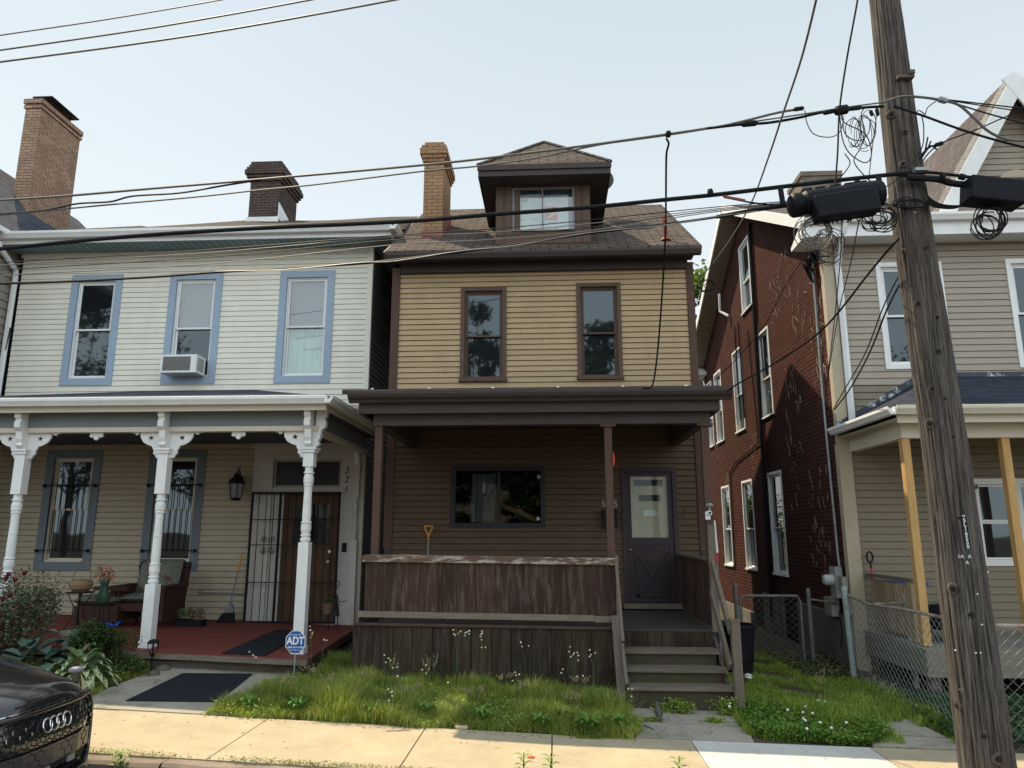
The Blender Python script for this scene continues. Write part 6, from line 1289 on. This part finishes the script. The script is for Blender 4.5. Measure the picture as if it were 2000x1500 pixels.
def polemat():
    m,t,b=base('pole_timber'); tc=nd(t,'ShaderNodeTexCoord'); v=tc.outputs['Object']
    n1=noise(t,v,1.0,8,.75,(38,38,1.1)); n2=noise(t,v,1.0,5,.7,(95,95,2.2)); n3=noise(t,v,1.6,4,.6,(1,1,.5))
    c=ramp(t,n1,[(.32,(.015,.013,.012)),(.44,(.075,.064,.056)),(.58,(.145,.128,.114)),(.78,(.26,.235,.21))])
    c=mix(t,1,c,ramp(t,n2,[(.40,(.16,.15,.15)),(.50,(1,1,1))]),'MULTIPLY')
    c=mix(t,ramp(t,n3,[(.45,(0,0,0)),(.7,(.4,.4,.4))]),c,(.075,.050,.042,1))
    t.links.new(c,b.inputs['Base Color']); b.inputs['Roughness'].default_value=.85; b.inputs['Specular IOR Level'].default_value=.25
    ad=nd(t,'ShaderNodeMath',operation='ADD'); t.links.new(n1,ad.inputs[0]); t.links.new(n2,ad.inputs[1])
    bp=nd(t,'ShaderNodeBump'); bp.inputs['Strength'].default_value=.9; bp.inputs['Distance'].default_value=.012; t.links.new(ad.outputs[0],bp.inputs['Height']); t.links.new(bp.outputs[0],b.inputs['Normal']); return m
pm_=polemat(); m=MB(); m.add(vs,fs); m.build('pole_shaft',pm_,PO,smooth=True,recalc=False)
knot=mat('knot_dark',(.022,.014,.011),.9,.3,30); 
def onpole(u,v,out=.0):
    d=ray(u,v).normalized(); lo=5.5
    for i in range(400):
        s=5.0+i*.008; p=d*s; cx,r=pol(p.z)
        if (p.x-cx)**2+(p.y-6.9)**2<=(r+out)**2: break
    n=Vector((p.x-cx,p.y-6.9,0)).normalized(); return p,n
for (u,v,r) in ((1741,223,.035),(1768,257,.022),(1764,320,.028),(1793,593,.030),(1830,620,.025),(1832,687,.038),(1821,759,.030),(1845,779,.024),(1817,827,.040),(1861,853,.022),(1873,1012,.022),(1861,1150,.040),(1897,1201,.036),(1874,1351,.020),(1870,1378,.036),(1921,1438,.036),(1950,1483,.040),(1765,490,.02),(1808,484,.018),(1905,950,.02)):
    p,n=onpole(u,v); m=MB(); m.lathe(p-n*.012,[(r*1.5,0),(r*1.25,.014),(r*.8,.019),(r*.55,.012),(.002,.006)],12,ax=n); m.build('knot',pm_ ,PO,smooth=True); m=MB(); m.lathe(p-n*.004,[(r*.62,0),(r*.5,.018),(.002,.020)],9,ax=n); m.build('knot_heart',knot,PO)
for (u,v) in ((1885,1148),(1930,1117),(1909,1160),(1915,1275),(1906,1275),(1866,1270),(1918,1220),(1788,415)):
    p,n=onpole(u,v); m=MB(); m.lathe(p-n*.002,[(.008,0),(.007,.006)],7,ax=n); m.build('tack',white,PO)
# number tags
blk=mat('tag_black',(.01,.01,.012),.5,.1,6,bump=0); tw=mat('tag_letters',(.62,.64,.66),.5,.05,6,bump=0)
p0,n0=onpole(1881,1010); p1,n1=onpole(1890,1070)
def rotto(n): return (math.pi/2,0,math.atan2(n.x,-n.y))
chars='=SL16550'
m=MB(); 
for i in range(8):
    u=1881.5+8.5*(i/7)+0; v=1008+60*(i/7); p,n=onpole(u,v,.004); s_=Vector((-n.y,n.x,0)); m.obox(p+n*.006,s_*.021,Vector((0,0,.0225)),n*.002)
m.each('number_plate',blk,PO)
for i,ch in enumerate(chars):
    u=1881.5+8.5*(i/7); v=1008+60*(i/7); p,n=onpole(u,v,.009); text(PO,ch,p+n*.008,.048,tw,rot=rotto(n),ext=.0008,bold=.0012,name='lettering')
for ch,u,v in (('I',1873,1087),('A',1879,1087),('A',1893,1087),('A',1889,1099)):
    p,n=onpole(u,v,.006); text(PO,ch,p+n*.008,.042,tw,rot=rotto(n),ext=.001,bold=.001,name='lettering')
m=MB(); p,n=onpole(1775,188); m.box(3.50,3.66,6.70,6.76,4.46,4.49); m.box(3.60,3.66,6.68,6.745,4.491,4.53); m.each('crossbolt',MC['stone_dark'],PO)
m=MB(); m.box(3.55,3.68,6.68,6.75,3.44,3.47); m.build('bracket',galv,PO)
# ---- cables ----
def crom(pts,k=6):
    P_=[Vector(p) for p in pts]; 
    if len(P_)<3: return P_
    Q=[P_[0]*2-P_[1]]+P_+[P_[-1]*2-P_[-2]]; out=[]
    for i in range(1,len(Q)-2):
        a,b,c,d=Q[i-1],Q[i],Q[i+1],Q[i+2]
        for j in range(k):
            t=j/k; out.append(.5*((2*b)+(c-a)*t+(2*a-5*b+4*c-d)*t*t+(3*b-a-3*c+d)*t**3))
    out.append(P_[-1]); return out
cabG=mat('cable_grey',(.13,.13,.12),.6,.15,10,bump=0); cabB=mat('cable_black',(.012,.013,.015),.55,.2,10,bump=0,spec=.12); cabP=mat('cable_pale',(.16,.15,.14),.5,.2,10,bump=0)
def wire(lab,pts,r,m_=None,group='overhead cables',Y=6.66,nm='overhead_cable',n=5,k=6):
    pp=[at(q[0],q[1],q[2] if len(q)>2 else Y) for q in pts]
    o=MB().tube(crom(pp,k),r,n).build(nm,m_ or cabB,recalc=False); tag(o,lab,'cable',group); return o
wire('highest of the three thin lines crossing the top left corner of the sky',[(-150,92),(0,69),(215,37),(430,0),(560,-26)],.008,cabG,Y=7.4)
wire('middle line of the three crossing the top left corner of the sky',[(-150,118),(0,98),(300,54),(605,0),(750,-30)],.010,cabG,Y=7.0)
wire('lowest line of the three crossing the top left corner of the sky',[(-150,138),(0,121),(385,68),(770,0),(900,-28)],.011,cabG,Y=6.8)
wire('thick grey twisted cable sweeping from the left edge past the yellow chimney to the pole',[(-120,398),(0,391),(125,383),(300,368),(490,352),(830,322),(1000,303),(1170,281),(1305,262),(1400,248),(1455,236),(1520,220),(1562,213)],.013,cabG)
wire('thin messenger line running just under the thick grey cable to the pole',[(1150,285),(1305,264),(1430,244),(1575,222),(1650,210),(1725,200)],.008,cabG)
wire('black cable that dips away from the grey cable left of the dark chimney',[(-120,425),(0,418),(90,410),(150,398),(215,394),(260,383),(350,377),(440,362),(510,351)],.010,cabB)
wire('thin line below the grey cable, crossing the dark chimney at mid height',[(-120,426),(0,420),(180,403),(380,385),(500,372),(620,360),(830,334),(930,325),(1050,308),(1170,283),(1270,268),(1380,250),(1400,248)],.009,cabG)
wire('lower grey cable joined by a black sleeve near the top of the pole',[(1380,251),(1450,243),(1500,240),(1560,230),(1610,219),(1690,210),(1727,208)],.014,cabB)
wire('thickest black cable crossing the whole view below the brown dormer window',[(-120,498),(0,486),(250,462),(500,446),(700,437),(830,430),(960,419),(1150,405),(1300,390),(1400,380),(1550,362),(1720,343),(1780,337)],.021,cabB,n=7)
wire('twisted dark cable bundle crossing above the upper windows of all three houses',[(-120,558),(0,554),(130,550),(300,541),(420,532),(560,524),(700,515),(770,508),(900,492),(1000,478),(1150,456),(1300,438),(1400,424),(1480,411),(1545,402)],.0135,cabB)
wire('silvery strand wrapped round the twisted dark cable bundle',[(420,530),(560,526),(700,513),(770,510),(900,490),(1000,480),(1150,454.5),(1300,439.5),(1400,423),(1480,412)],.004,mat('strand_silver',(.42,.43,.42),.4,.1,10,metal=.5,bump=0),k=4,Y=6.64)
for i,(y0,ym,y1) in enumerate(((513,492,404),(518,498,408),(527,507,411),(538,520,414))):
    wire(('uppermost','second from the top','third from the top','lowest')[i]+' of four thin lines fanning out below the main black cable',[(-120,y0+8),(0,y0),(400,ym-4),(760,ym-32-3*i),(960,447+i*7),(1150,430+i*7),(1380,y1+2),(1550,392+i*2)],.0048,cabP if i%2 else cabB)
wire('dead black wire hanging straight down past the dormer to the brown porch gutter',[(1301,270,6.66),(1306,280,6.7),(1302,298,6.8),(1301,330,7.0),(1300,440,7.6),(1296,530,8.1),(1290,620,8.5),(1284,690,8.8),(1277,742,9.05),(1271,755,9.15),(1255,758,9.17)],.011,cabB,group='hanging service wires',nm='service_wire')
wire('long wire dropping from the sky to the right corner of the brown house',[(1606,-60,4.6),(1594,0,4.9),(1565,115,5.6),(1530,220,6.4),(1500,310,7.4),(1468,395,8.8),(1430,462,10.2),(1392,515,11.4),(1365,545,12.0)],.010,cabG,group='hanging service wires',nm='service_wire')
wire('black wire dropping from the top of the view into the left splice box',[(1682,-60,5.9),(1675,0,6.0),(1655,110,6.3),(1640,212,6.6),(1636,300,6.6),(1630,372,6.6)],.009,cabB,group='hanging service wires',nm='service_wire')
wire('dark wire from the pole down across the brick wall to the brown porch gutter',[(1756,466,6.72),(1735,488,6.8),(1700,530,7.2),(1610,640,8.0),(1520,705,8.6),(1440,750,9.1),(1418,766,9.2)],.011,cabB,group='hanging service wires',nm='service_wire')
wire('thin line from the weatherhead across the brick to the rear cornice',[(1572,500,9.5),(1530,565,10),(1490,640,11),(1430,710,12.5),(1395,742,14)],.007,cabB,group='hanging service wires',nm='service_wire')
wire('near vertical thin wire hanging from the left splice box over the tan corner board',[(1645,432,6.6),(1640,520,8),(1628,640,9.5),(1612,770,11.3)],.006,cabB,group='hanging service wires',nm='service_wire')
wire('thin wire slanting from the splice box across the white downspout',[(1678,430,6.6),(1660,520,8),(1640,600,9),(1626,680,10.2),(1612,770,11.35)],.006,cabB,group='hanging service wires',nm='service_wire')
wire('upper of two dark wires from the pole to the tan house porch corner',[(1760,530,7.1),(1725,600,8.2),(1690,690,9.4),(1650,760,10.6),(1628,798,11.5)],.008,cabB,group='hanging service wires',nm='service_wire')
wire('lower of two dark wires from the pole to the tan house porch corner',[(1762,545,7.1),(1730,610,8.2),(1698,690,9.4),(1660,760,10.6),(1629,801,11.5)],.011,cabB,group='hanging service wires',nm='service_wire')
# right of the pole
wire('grey cable drooping to the right of the pole across the steep gable',[(1722,201),(1760,189),(1800,190),(1840,196),(1872,205),(1900,228),(1930,256),(1965,272),(2000,275),(2060,272)],.013,cabG)
wire('upper thin line to the right of the pole touching the gable peak trim',[(1830,193),(1870,197),(1930,204),(2010,213),(2080,220)],.007,cabB)
wire('second thin line to the right of the pole',[(1850,196),(1930,208),(2010,220),(2080,230)],.006,cabB)
wire('third line to the right of the pole, crossing the white gable rake',[(1868,203),(1930,222),(2010,244),(2080,262)],.008,cabB)
wire('dark cable leaving the pole at the right and sinking across the slate roof',[(1745,207),(1800,225),(1880,254),(1950,275),(2010,290),(2080,306)],.012,cabB)
wire('thin line rising to the right from the pole side across the gable',[(1800,318),(1815,298),(1842,278),(1900,256),(1960,230),(2020,203)],.007,cabB)
wire('black telephone cable continuing right of the pole above the right box',[(1760,344),(1810,337),(1870,343),(1930,351),(2010,361),(2080,370)],.016,cabB)
wire('thick black sleeve cable entering the right splice box',[(1770,346),(1830,350),(1860,358),(1892,361)],.032,cabB,n=8)
wire('black cable leaving the right splice box at the edge of the view',[(1985,362),(2010,364),(2060,368)],.035,cabB,n=8)
for i in range(5): wire('one strand of the black cable bunch looping from the pole into the right box',[(1800+i*2,352+i*3),(1812+i,382+i*4),(1835,398+i*2),(1868,402+i),(1898,398-i*2)],.007,cabB,group='cable bunch beside the right box')
wire('lower left cable entering the black cylinder of the left splice box',[(1400,424),(1470,411),(1520,404),(1548,399)],.020,cabB)
wire('cable with a red brown sleeve joining the left splice box from the black cable',[(1412,383),(1440,390),(1470,396),(1520,401),(1548,398)],.009,cabB)
tag(MB().tube([at(1414,384,6.63),at(1455,392,6.63)],.015,7).build('cable_sleeve',mat('sleeve_red',(.25,.09,.05),.6,.1,8,bump=0)),'reddish brown cable sleeve under the main black cable','sleeve')
# splices and clamps on the cables
def clamp(u0,v0,u1,v1,r,lab,Y=6.64,m_=cabB): tag(MB().tube([at(u0,v0,Y),at(u0*.85+u1*.15,v0*.85+v1*.15,Y),at(u0*.15+u1*.85,v0*.15+v1*.85,Y),at(u1,v1,Y)],[r*.6,r,r,r*.6],8).build('cable_splice',m_),lab,'cable splice','cable splices near the pole')
clamp(1448,243,1480,240,.030,'black splice sleeve on the lower grey cable, furthest left'); clamp(1550,214,1570,211,.022,'small splice where the grey cable ends left of the pole'); clamp(1608,221,1630,216,.024,'short black sleeve left of the big clamp'); clamp(1630,217,1657,213,.048,'large black clamp block with many thin wires hanging from it'); clamp(1657,213,1683,210,.022,'short black sleeve right of the big clamp')
clamp(1300,262,1310,262,.035,'clamp above the hanging dead wire'); clamp(1383,378,1392,376,.045,'clamp on the main black cable above the brown house'); clamp(1832,193,1850,198,.030,'grey splice on the cable right of the pole',m_=galv); clamp(1836,346,1844,347,.045,'black clamp on the telephone cable right of the pole'); clamp(1872,344,1886,347,.030,'black clamp above the right splice box'); clamp(1826,284,1842,279,.022,'thin sleeve on the line rising right of the pole'); clamp(1700,216,1704,226,.018,'tiny dark plug hanging left of the pole'); clamp(1712,212,1715,226,.018,'second tiny dark plug touching the pole')
# splice boxes
bxm=mat('splice_plastic',(.009,.010,.015),.5,.15,6,bump=.05,spec=.10)
t=thing('splice_box','long black telephone splice box with a round end hanging left of the pole','splice box',at(1640,430,6.6),'telephone splice boxes')
a=at(1548,402,6.6); b=at(1720,378,6.6); d=(b-a).normalized(); upn=Vector((0,-1,0)).cross(d).normalized(); upn=upn if upn.z>0 else -upn
m=MB(); m.lathe(a-d*.02,[(.10,0),(.115,.02),(.115,.10),(.10,.11),(.125,.14),(.13,.80),(.12,.86),(.06,.87)],20,ax=d); m.build('tube_housing',bxm,t)
m=MB(); c=at(1650,402,6.49); m.obox(c,d*.29,upn*.115,Vector((0,.09,0))); bo=m.build('cover',bxm,t); bv=bo.modifiers.new('b','BEVEL'); bv.width=.02; bv.segments=3
m=MB(); m.lathe(a-d*.028,[(.085,0),(.085,.009)],18,ax=d); m.lathe(a-d*.045,[(.04,0),(.06,.016)],14,ax=d); m.each('end_cap',iron,t)
for f in (.18,.33,.5,.66,.8): m=MB(); p=a.lerp(b,f)+upn*.10; m.obox(p,d*.045,upn*.035,Vector((0,.05,0))); o=m.build('latch',bxm,t)
for (u,v) in ((1599,428),(1612,428),(1620,427),(1627,426),(1636,425),(1645,424),(1657,424),(1662,423)):
    m=MB(); m.tube([at(u,v-6,6.55),at(u,v+4,6.55),at(u-1,v+11,6.55)],[.016,.013,.005],7); m.build('cable_port',iron,t)
for (u0,v0,u1,v1) in ((1524,366,1529,398),(1674,352,1675,380),(1715,344,1721,372)): m=MB(); m.bar(at(u0,v0,6.60),at(u1,v1,6.60),.045,.02,side=(1,0,0)); m.build('hanger_strap',bxm,t)
t=thing('splice_box','black rectangular splice box hanging right of the pole in front of the gable','splice box',at(1938,405,6.6),'telephone splice boxes')
m=MB(); c=at(1938,378,6.6); d2=(at(1990,386,6.6)-at(1888,375,6.6)).normalized(); u2=Vector((0,-1,0)).cross(d2).normalized(); m.obox(c,d2*.245,u2*.118,Vector((0,.11,0))); bo=m.build('cover',bxm,t); bv=bo.modifiers.new('b','BEVEL'); bv.width=.015; bv.segments=2
m=MB(); m.lathe(at(1990,362,6.6),[(.05,0),(.05,.12)],12,ax=d2); m.build('collar',bxm,t)
# coils and tangles of thin wire
def coil(lab,u,v,ru,rv,n,Y=6.6,r=.0055,m_=cabB,spread=6,nm='wire_coil'):
    t=MB()
    for k in range(n):
        cu,cv=u+random.uniform(-spread,spread),v+random.uniform(-spread,spread)*.6; a0=random.uniform(0,6.28); A=ru*random.uniform(.75,1.1); B=rv*random.uniform(.75,1.1); ph_=random.uniform(0,3)
        pts=[at(cu+A*math.cos(a0+a)+2*math.sin(a*2+ph_),cv+B*math.sin(a0+a)+1.5*math.cos(a*3+ph_),Y+.05*math.sin(a+ph_)) for a in [j*2*math.pi/22 for j in range(21)]]; t.tube(pts,r,4,cap=False)
    tag(t.build(nm,m_,recalc=False),lab,'wire coil','coils of spare wire near the pole')
coil('loose coil of pale wire hanging below the left end of the left splice box',1585,455,30,28,10,m_=cabP,spread=14)
coil('tangle of black wire looping between the left splice box and the pole',1712,425,27,20,12,spread=15)
coil('coil of thick black cable hanging under the right splice box',1928,435,27,27,9,r=.007,spread=17)
coil('thin wire wrapped round the pole at the height of the splice boxes',1780,398,34,9,7,Y=6.72,r=.006)
coil('open loops of thin wire hanging from the cables left of the pole top',1680,262,16,34,7,spread=20,r=.004)
coil('thin tangled wires drooping round the weatherhead on the brick corner',1612,478,26,30,9,Y=8.5,r=.005,spread=16)
coil('small tangle of wire at the right corner of the brown house',1382,558,14,12,5,Y=12,r=.006,spread=5)
for i,pts in enumerate(([(1572,216),(1576,240),(1590,262),(1620,268),(1640,258),(1648,232)],[(1640,225),(1645,270),(1660,300),(1690,318),(1702,300),(1690,262),(1650,240),(1642,222)],[(1646,225),(1650,260),(1675,275),(1695,262),(1700,235)],[(1690,208),(1682,225),(1690,262),(1680,290),(1668,315),(1690,345),(1712,362)],[(1712,225),(1706,270),(1700,320),(1696,368)],[(1800,225),(1804,250),(1800,290),(1770,330),(1740,360),(1725,364)],[(1830,196),(1812,210),(1806,224),(1790,222),(1795,216),(1808,224)],[(1650,300),(1660,320),(1640,350),(1632,372)])):
    wire(('deep loop of thin wire left of the big clamp','large loop of thin wire hanging from the big clamp','shallow loop of thin wire under the clamp sleeves','wavy thin wire from the pole top down to the splice box','nearly straight thin wire left of the pole','thin wire curling round the right side of the pole','small curl of thin wire right of the pole top','short thin wire ending at the splice box latches')[i],pts,.0055,cabB if i%2 else cabG,group='thin looping wires near the pole',nm='looping_wire')
for i in range(4): wire('stub of cut wire sticking out of the right side of the pole',[(1796+i,312-i*3),(1805+i*4,300-i*5),(1812+i*6,268+i*8)],.008,cabB,group='stubs of cut wire on the pole',nm='wire_stub')
# ================= parked car =================
CAR=thing('parked_car','glossy black car parked at the kerb with a honeycomb grille and four ring emblem','car',(-6.2,5.35,gs(-5)-.15))
zs=gs(-4.2)-.11; XF=-3.66; YC=5.45; HW=.93
carp,_t,_b=base('car_paint'); _b.inputs['Base Color'].default_value=(.010,.011,.014,1); _b.inputs['Roughness'].default_value=.16; _b.inputs['Coat Weight'].default_value=.9; _b.inputs['Coat Roughness'].default_value=.03; _b.inputs['Specular IOR Level'].default_value=.6
chrome=mat('chrome_bright',(.75,.76,.78),.12,.02,4,metal=1,bump=0); gloss=mat('plastic_gloss',(.012,.012,.015),.15,.05,6,bump=0); rub=mat('tyre_rubber',(.02,.02,.02),.8,.2,20)
# stations: distance behind the front, half height data: (x, sill z, mid z, shoulder z, top z centre, half width)
st=[(0.0,.22,.46,.62,.70,.70),(.06,.20,.48,.665,.77,.77),(.20,.19,.50,.70,.83,.84),(.5,.18,.52,.76,.895,.90),(.9,.18,.55,.87,.96,.93),(1.25,.18,.56,.92,1.0,.935),(1.6,.18,.57,.95,1.03,.94),(2.6,.18,.57,.97,1.05,.94),(3.9,.18,.57,.98,1.06,.93),(4.5,.22,.56,.95,1.02,.90),(4.75,.26,.56,.90,.98,.84)]
NZc=6; NC=13; rows=[]
def xoff(w,z): # plan rounding of the nose
    return -.42*abs(w)**3.0
vs=[];fs=[]
def section(s_):
    x,za,zm,zh,zt,hw=s_; pts=[]
    zz=[za,za+(zm-za)*.5,zm,zm+(zh-zm)*.5,zh]; ww=[.93,.985,1.0,.985,.94]
    left=[(-hw*w_,z) for w_,z in zip(ww,zz)]
    top=[(-hw*.94+hw*1.88*k/(NC-1)) for k in range(NC)][1:-1]
    tp=[(y,zh+(zt-zh)*(1-abs(y/(hw*.94))**2.6)**.8) for y in top]
    right=[(hw*w_,z) for w_,z in zip(ww,zz)][::-1]
    for y,z in left+tp+right:
        f=max(0,1-x/.9); pts.append((XF-x+xoff(y/HW,z)*f,YC+y,zs+z))
    return pts
S=[section(s_) for s_ in st]; n=len(S[0])
for s_ in S: vs+=s_
for i in range(len(S)-1):
    for k in range(n-1): fs.append((i*n+k,i*n+k+1,(i+1)*n+k+1,(i+1)*n+k))
# nose cap: rows by height joining left and right points
cap0=len(vs); grid=[]
for j in range(5):
    L=S[0][j]; R_=S[0][n-1-j]; row=[]
    for k in range(NC):
        f=k/(NC-1); y=L[1]+(R_[1]-L[1])*f; z=L[2]
        row.append((XF+xoff((y-YC)/HW,0)+(.035 if j in (1,2,3) else 0)*(1 if 0<k<NC-1 else 0),y,z))
    grid.append(row)
idx=[]
for j in range(5):
    r_i=[]
    for k in range(NC):
        if k==0: r_i.append(j)
        elif k==NC-1: r_i.append(n-1-j)
        elif j==4: r_i.append(4+k)
        else: r_i.append(len(vs)); vs.append(grid[j][k])
    idx.append(r_i)
for j in range(4):
    for k in range(NC-1): fs.append((idx[j][k],idx[j][k+1],idx[j+1][k+1],idx[j+1][k]))
m=MB(); m.add(vs,fs); body=m.build('body',carp,CAR,smooth=True); sb=body.modifiers.new('s','SUBSURF'); sb.levels=2; sb.render_levels=2
def nose(y,z,out=.0):  # y from centre line, z above street
    lean=-.10*max(0,(z-.55))/.2*.5
    return Vector((XF+xoff(y/HW,z)+.03+out+lean,YC+y,zs+z))
hexo=[(-.56,.68),(.56,.68),(.69,.50),(.60,.24),(.50,.17),(-.50,.17),(-.60,.24),(-.69,.50)]
m=MB(); fr2=[nose(y,z,.012) for y,z in hexo]; 
cc=nose(0,.44,.012); m.add([cc]+fr2,[(0,i+1,(i+1)%8+1) for i in range(8)]); m.build('grille_back',gloss,CAR,recalc=False)
m=MB(); pts=[]
for i in range(8):
    a,b=hexo[i],hexo[(i+1)%8]
    for k in range(6): f=k/6; pts.append(nose(a[0]+(b[0]-a[0])*f,a[1]+(b[1]-a[1])*f,.022))
pts.append(pts[0]); m.tube(pts,.017,7,cap=False); m.build('grille_frame',carp,CAR,recalc=False,smooth=True)
m=MB(); m.tube([nose(y/10,.700,.004) for y in range(-6,7)],.008,6); m.build('bonnet_lip',chrome,CAR)
def inside(y,z):
    c=0
    for i in range(8):
        a,b=hexo[i],hexo[(i+1)%8]
        if (b[0]-a[0])*(z-a[1])-(b[1]-a[1])*(y-a[0])>0: c+=1
    return c in (0,8)
m=MB(); R6=.052
for r in range(-1,14):
    for c in range(-10,11):
        y=c*R6*1.73+(R6*.866 if r%2 else 0); z=.16+r*R6*1.0*.9
        hx=[(y+R6*1.0*math.sin(k*math.pi/3)*.98,z+R6*.62*math.cos(k*math.pi/3)) for k in range(7)]
        if inside(y,z): m.tube([nose(a,b,.024) for a,b in hx],.0035,4,cap=False)
m.build('honeycomb',gloss,CAR,recalc=False)
m=MB()
for c in range(-6,7):
    for z in (.60,.52,.56):
        y=c*.098+(.049 if z==.56 else 0)
        if abs(y)>.20 and inside(y,z) and inside(y*1.08,z): m.tube([nose(y,z-.012,.034),nose(y,z+.012,.034)],[.004,.008],5)
m.build('grille_studs',chrome,CAR,recalc=False)
m=MB(); 
Q=[nose(-.46,.44,.030),nose(-.3,.44,.030),nose(0,.44,.030),nose(.3,.44,.030),nose(.50,.44,.030)]; Q2=[nose(.50,.31,.030),nose(.3,.31,.030),nose(0,.31,.030),nose(-.3,.31,.030),nose(-.46,.31,.030)]
m.add(Q+Q2,[(0,1,8,9),(1,2,7,8),(2,3,6,7),(3,4,5,6)]); m.build('plate_panel',mat('panel_gloss',(.05,.045,.045),.12,.05,6,bump=0),CAR,recalc=False)
for i in range(4):
    y0=-.105+i*.070; m=MB(); m.tube([nose(y0+.046*math.cos(a),.585+.046*math.sin(a),.045) for a in [k*math.pi/10 for k in range(21)]],.007,7,cap=False); m.build('emblem_ring',chrome,CAR,recalc=False,smooth=True)
m=MB(); m.box(XF+.06,XF+.07,YC-.10,YC-.03,zs+.25,zs+.30); m.box(XF+.06,XF+.07,YC+.16,YC+.24,zs+.27,zs+.31); m.each('sensor',mat('sensor_grey',(.20,.19,.18),.4,.05,5,bump=0),CAR)
m=MB(); m.tube([nose(y/10,.135,.02) for y in range(-7,8)],[.02]*15,6); m.tube([nose(y/10,.16,-.01) for y in range(-8,9)],.018,6); m.each('bumper_lip',gloss,CAR)
for s_ in (-1,1):
    m=MB(); Hh=[(.60,.68),(.86,.76),(.87,.64),(.72,.56),(.64,.57)]; P1=[nose(s_*y,z,.006) for y,z in Hh]; c=nose(s_*.74,.64,.022); m.add([c]+P1,[(0,i+1,(i+1)%5+1) for i in range(5)]); hl=m.build('headlight',mat('lamp_cover',(.14,.17,.20),.08,.05,6,bump=0),CAR,recalc=False)
    m=MB(); 
    for k in range(4): m.tube([nose(s_*(.66+.03*k),.60+.01*k,.026),nose(s_*(.78+.01*k),.63+.02*k,.014)],.004,4)
    m.build('light_strip',chrome,hl,recalc=False)
    m=MB(); m.add([nose(s_*.72,.46,.01),nose(s_*.87,.42,-.0),nose(s_*.86,.22,.0),nose(s_*.68,.24,.012)],[(0,1,2,3)]); m.build('side_intake',gloss,CAR,recalc=False)
# cabin
m=MB(); cab=[(1.25,.78,.995,.70,1.02),(1.95,.66,1.38,.60,1.40),(2.6,.66,1.44,.60,1.47),(3.4,.64,1.41,.58,1.44),(4.3,.70,1.08,.62,1.10)]
vs=[];fs=[]
for x,w0,z1,w1,z2 in cab:
    xx=XF-x; vs+=[(xx,YC-.88,zs+.99),(xx,YC-w0,zs+z1),(xx,YC-w1*.6,zs+z2),(xx,YC,zs+z2+.01),(xx,YC+w1*.6,zs+z2),(xx,YC+w0,zs+z1),(xx,YC+.88,zs+.99)]
for i in range(4):
    for k in range(6): fs.append((i*7+k,i*7+k+1,(i+1)*7+k+1,(i+1)*7+k))
m.add(vs,fs); m.build('cabin',gDark,CAR,smooth=False,recalc=False)
for x,y in ((.95,-.80),(.95,.80),(3.85,-.80),(3.85,.80)):
    c=Vector((XF-x,YC+y*1.0,zs+.33)); w_=thing('wheel',None,None,c); w_.parent=CAR; w_.location=c-ORG[CAR.name]; ORG[w_.name]=c
    s_=1 if y>0 else -1
    m=MB(); m.lathe(c-Vector((0,.11*1,0)),[(.22,0),(.32,.0),(.335,.04),(.335,.18),(.32,.22),(.22,.22)],28,ax=(0,1,0)); m.build('tyre',rub,w_)
    m=MB(); m.lathe(c-Vector((0,.10,0)),[(.21,0),(.215,.20)],20,ax=(0,1,0)); 
    m.build('rim',mat('rim_grey',(.25,.25,.26),.3,.1,6,metal=.8,bump=0),w_)
# ================= across the street (seen in the window reflections) =================
gl_=leafmat('tree_dark',[(.035,.065,.015),(.06,.10,.022),(.10,.15,.03)],trans=.3)
for i,(x,y,H,R,n,lab) in enumerate(((-3.4,-9,13.2,2.3,9000,'tall tree across the street mirrored in the left upper window of the narrow house'),(1.9,-9.5,12.8,2.1,8000,'tree across the street mirrored in the right upper window of the narrow house'),(-24,-9,14,4.5,9000,'broad tree across the street mirrored in the pale house window nearest the downspout'),(-17.5,-10,10.5,3.2,7000,'tree across the street mirrored above the air conditioner'),(16.5,-9,9.8,3.6,7000,'tree across the street mirrored low in the tan house windows'),(-.8,-8.2,6.0,1.6,7000,'small dense tree across the street facing the picture window'),(-5.8,-9.5,7.5,2.0,7000,'dense low tree across the street left of the picture window view'))):
    tree(lab,(x,y,-2.2),H,R,n,gl_,.24,group='trees across the street',nm='street_tree',seed=20+i,trunkr=.2)
def backhouse(lab,x0,x1,y,h,m_,rm_,ridge):
    t=thing('opposite_house',lab,'house',((x0+x1)/2,y,-2.2)); ff=(Vector((x1,y,0)),Vector((-1,0,0)),Vector((0,1,0))); L=x1-x0
    hs=[(L*.18,L*.18+.8,2.0,3.6),(L*.65,L*.65+.8,2.0,3.6),(L*.2,L*.2+1.2,-.9,.7)]
    m=MB(); wall(m,ff,lambda z:(0,L),-2.3,h,hs,exp=.12,t=.014); m.box(x0,x0+.05,y-8,y-.001,-2.3,h); m.box(x1-.05,x1,y-8,y-.001,-2.3,h); m.build('wall',m_,t,recalc=False)
    for a,b,c,d in hs: window(t,ff,a,b,c,d,.1,white,white)
    m=MB(); m.slab([(x0-.3,y+.4,h),(x1+.3,y+.4,h),(x1+.3,y-4,ridge),(x0-.3,y-4,ridge)],.06); m.slab([(x0-.3,y-4,ridge),(x1+.3,y-4,ridge),(x1+.3,y-8.4,h),(x0-.3,y-8.4,h)],.06); m.build('roof',rm_,t)
backhouse('weathered clapboard house across the street behind the viewer',-6.5,2.2,-12.6,3.3,MC['clap_grey'],shGrey,5.4)
backhouse('grey clapboard house across the street facing the pale house',-16,-9,-15.5,3.6,tanvin,shBrown,5.8)
g=MB(); gridmesh(g,xs[2:-2],[-5.2,-3.4],lambda x,y:gs(x)-.04); struct('pavement',g,slabY,recalc=False)
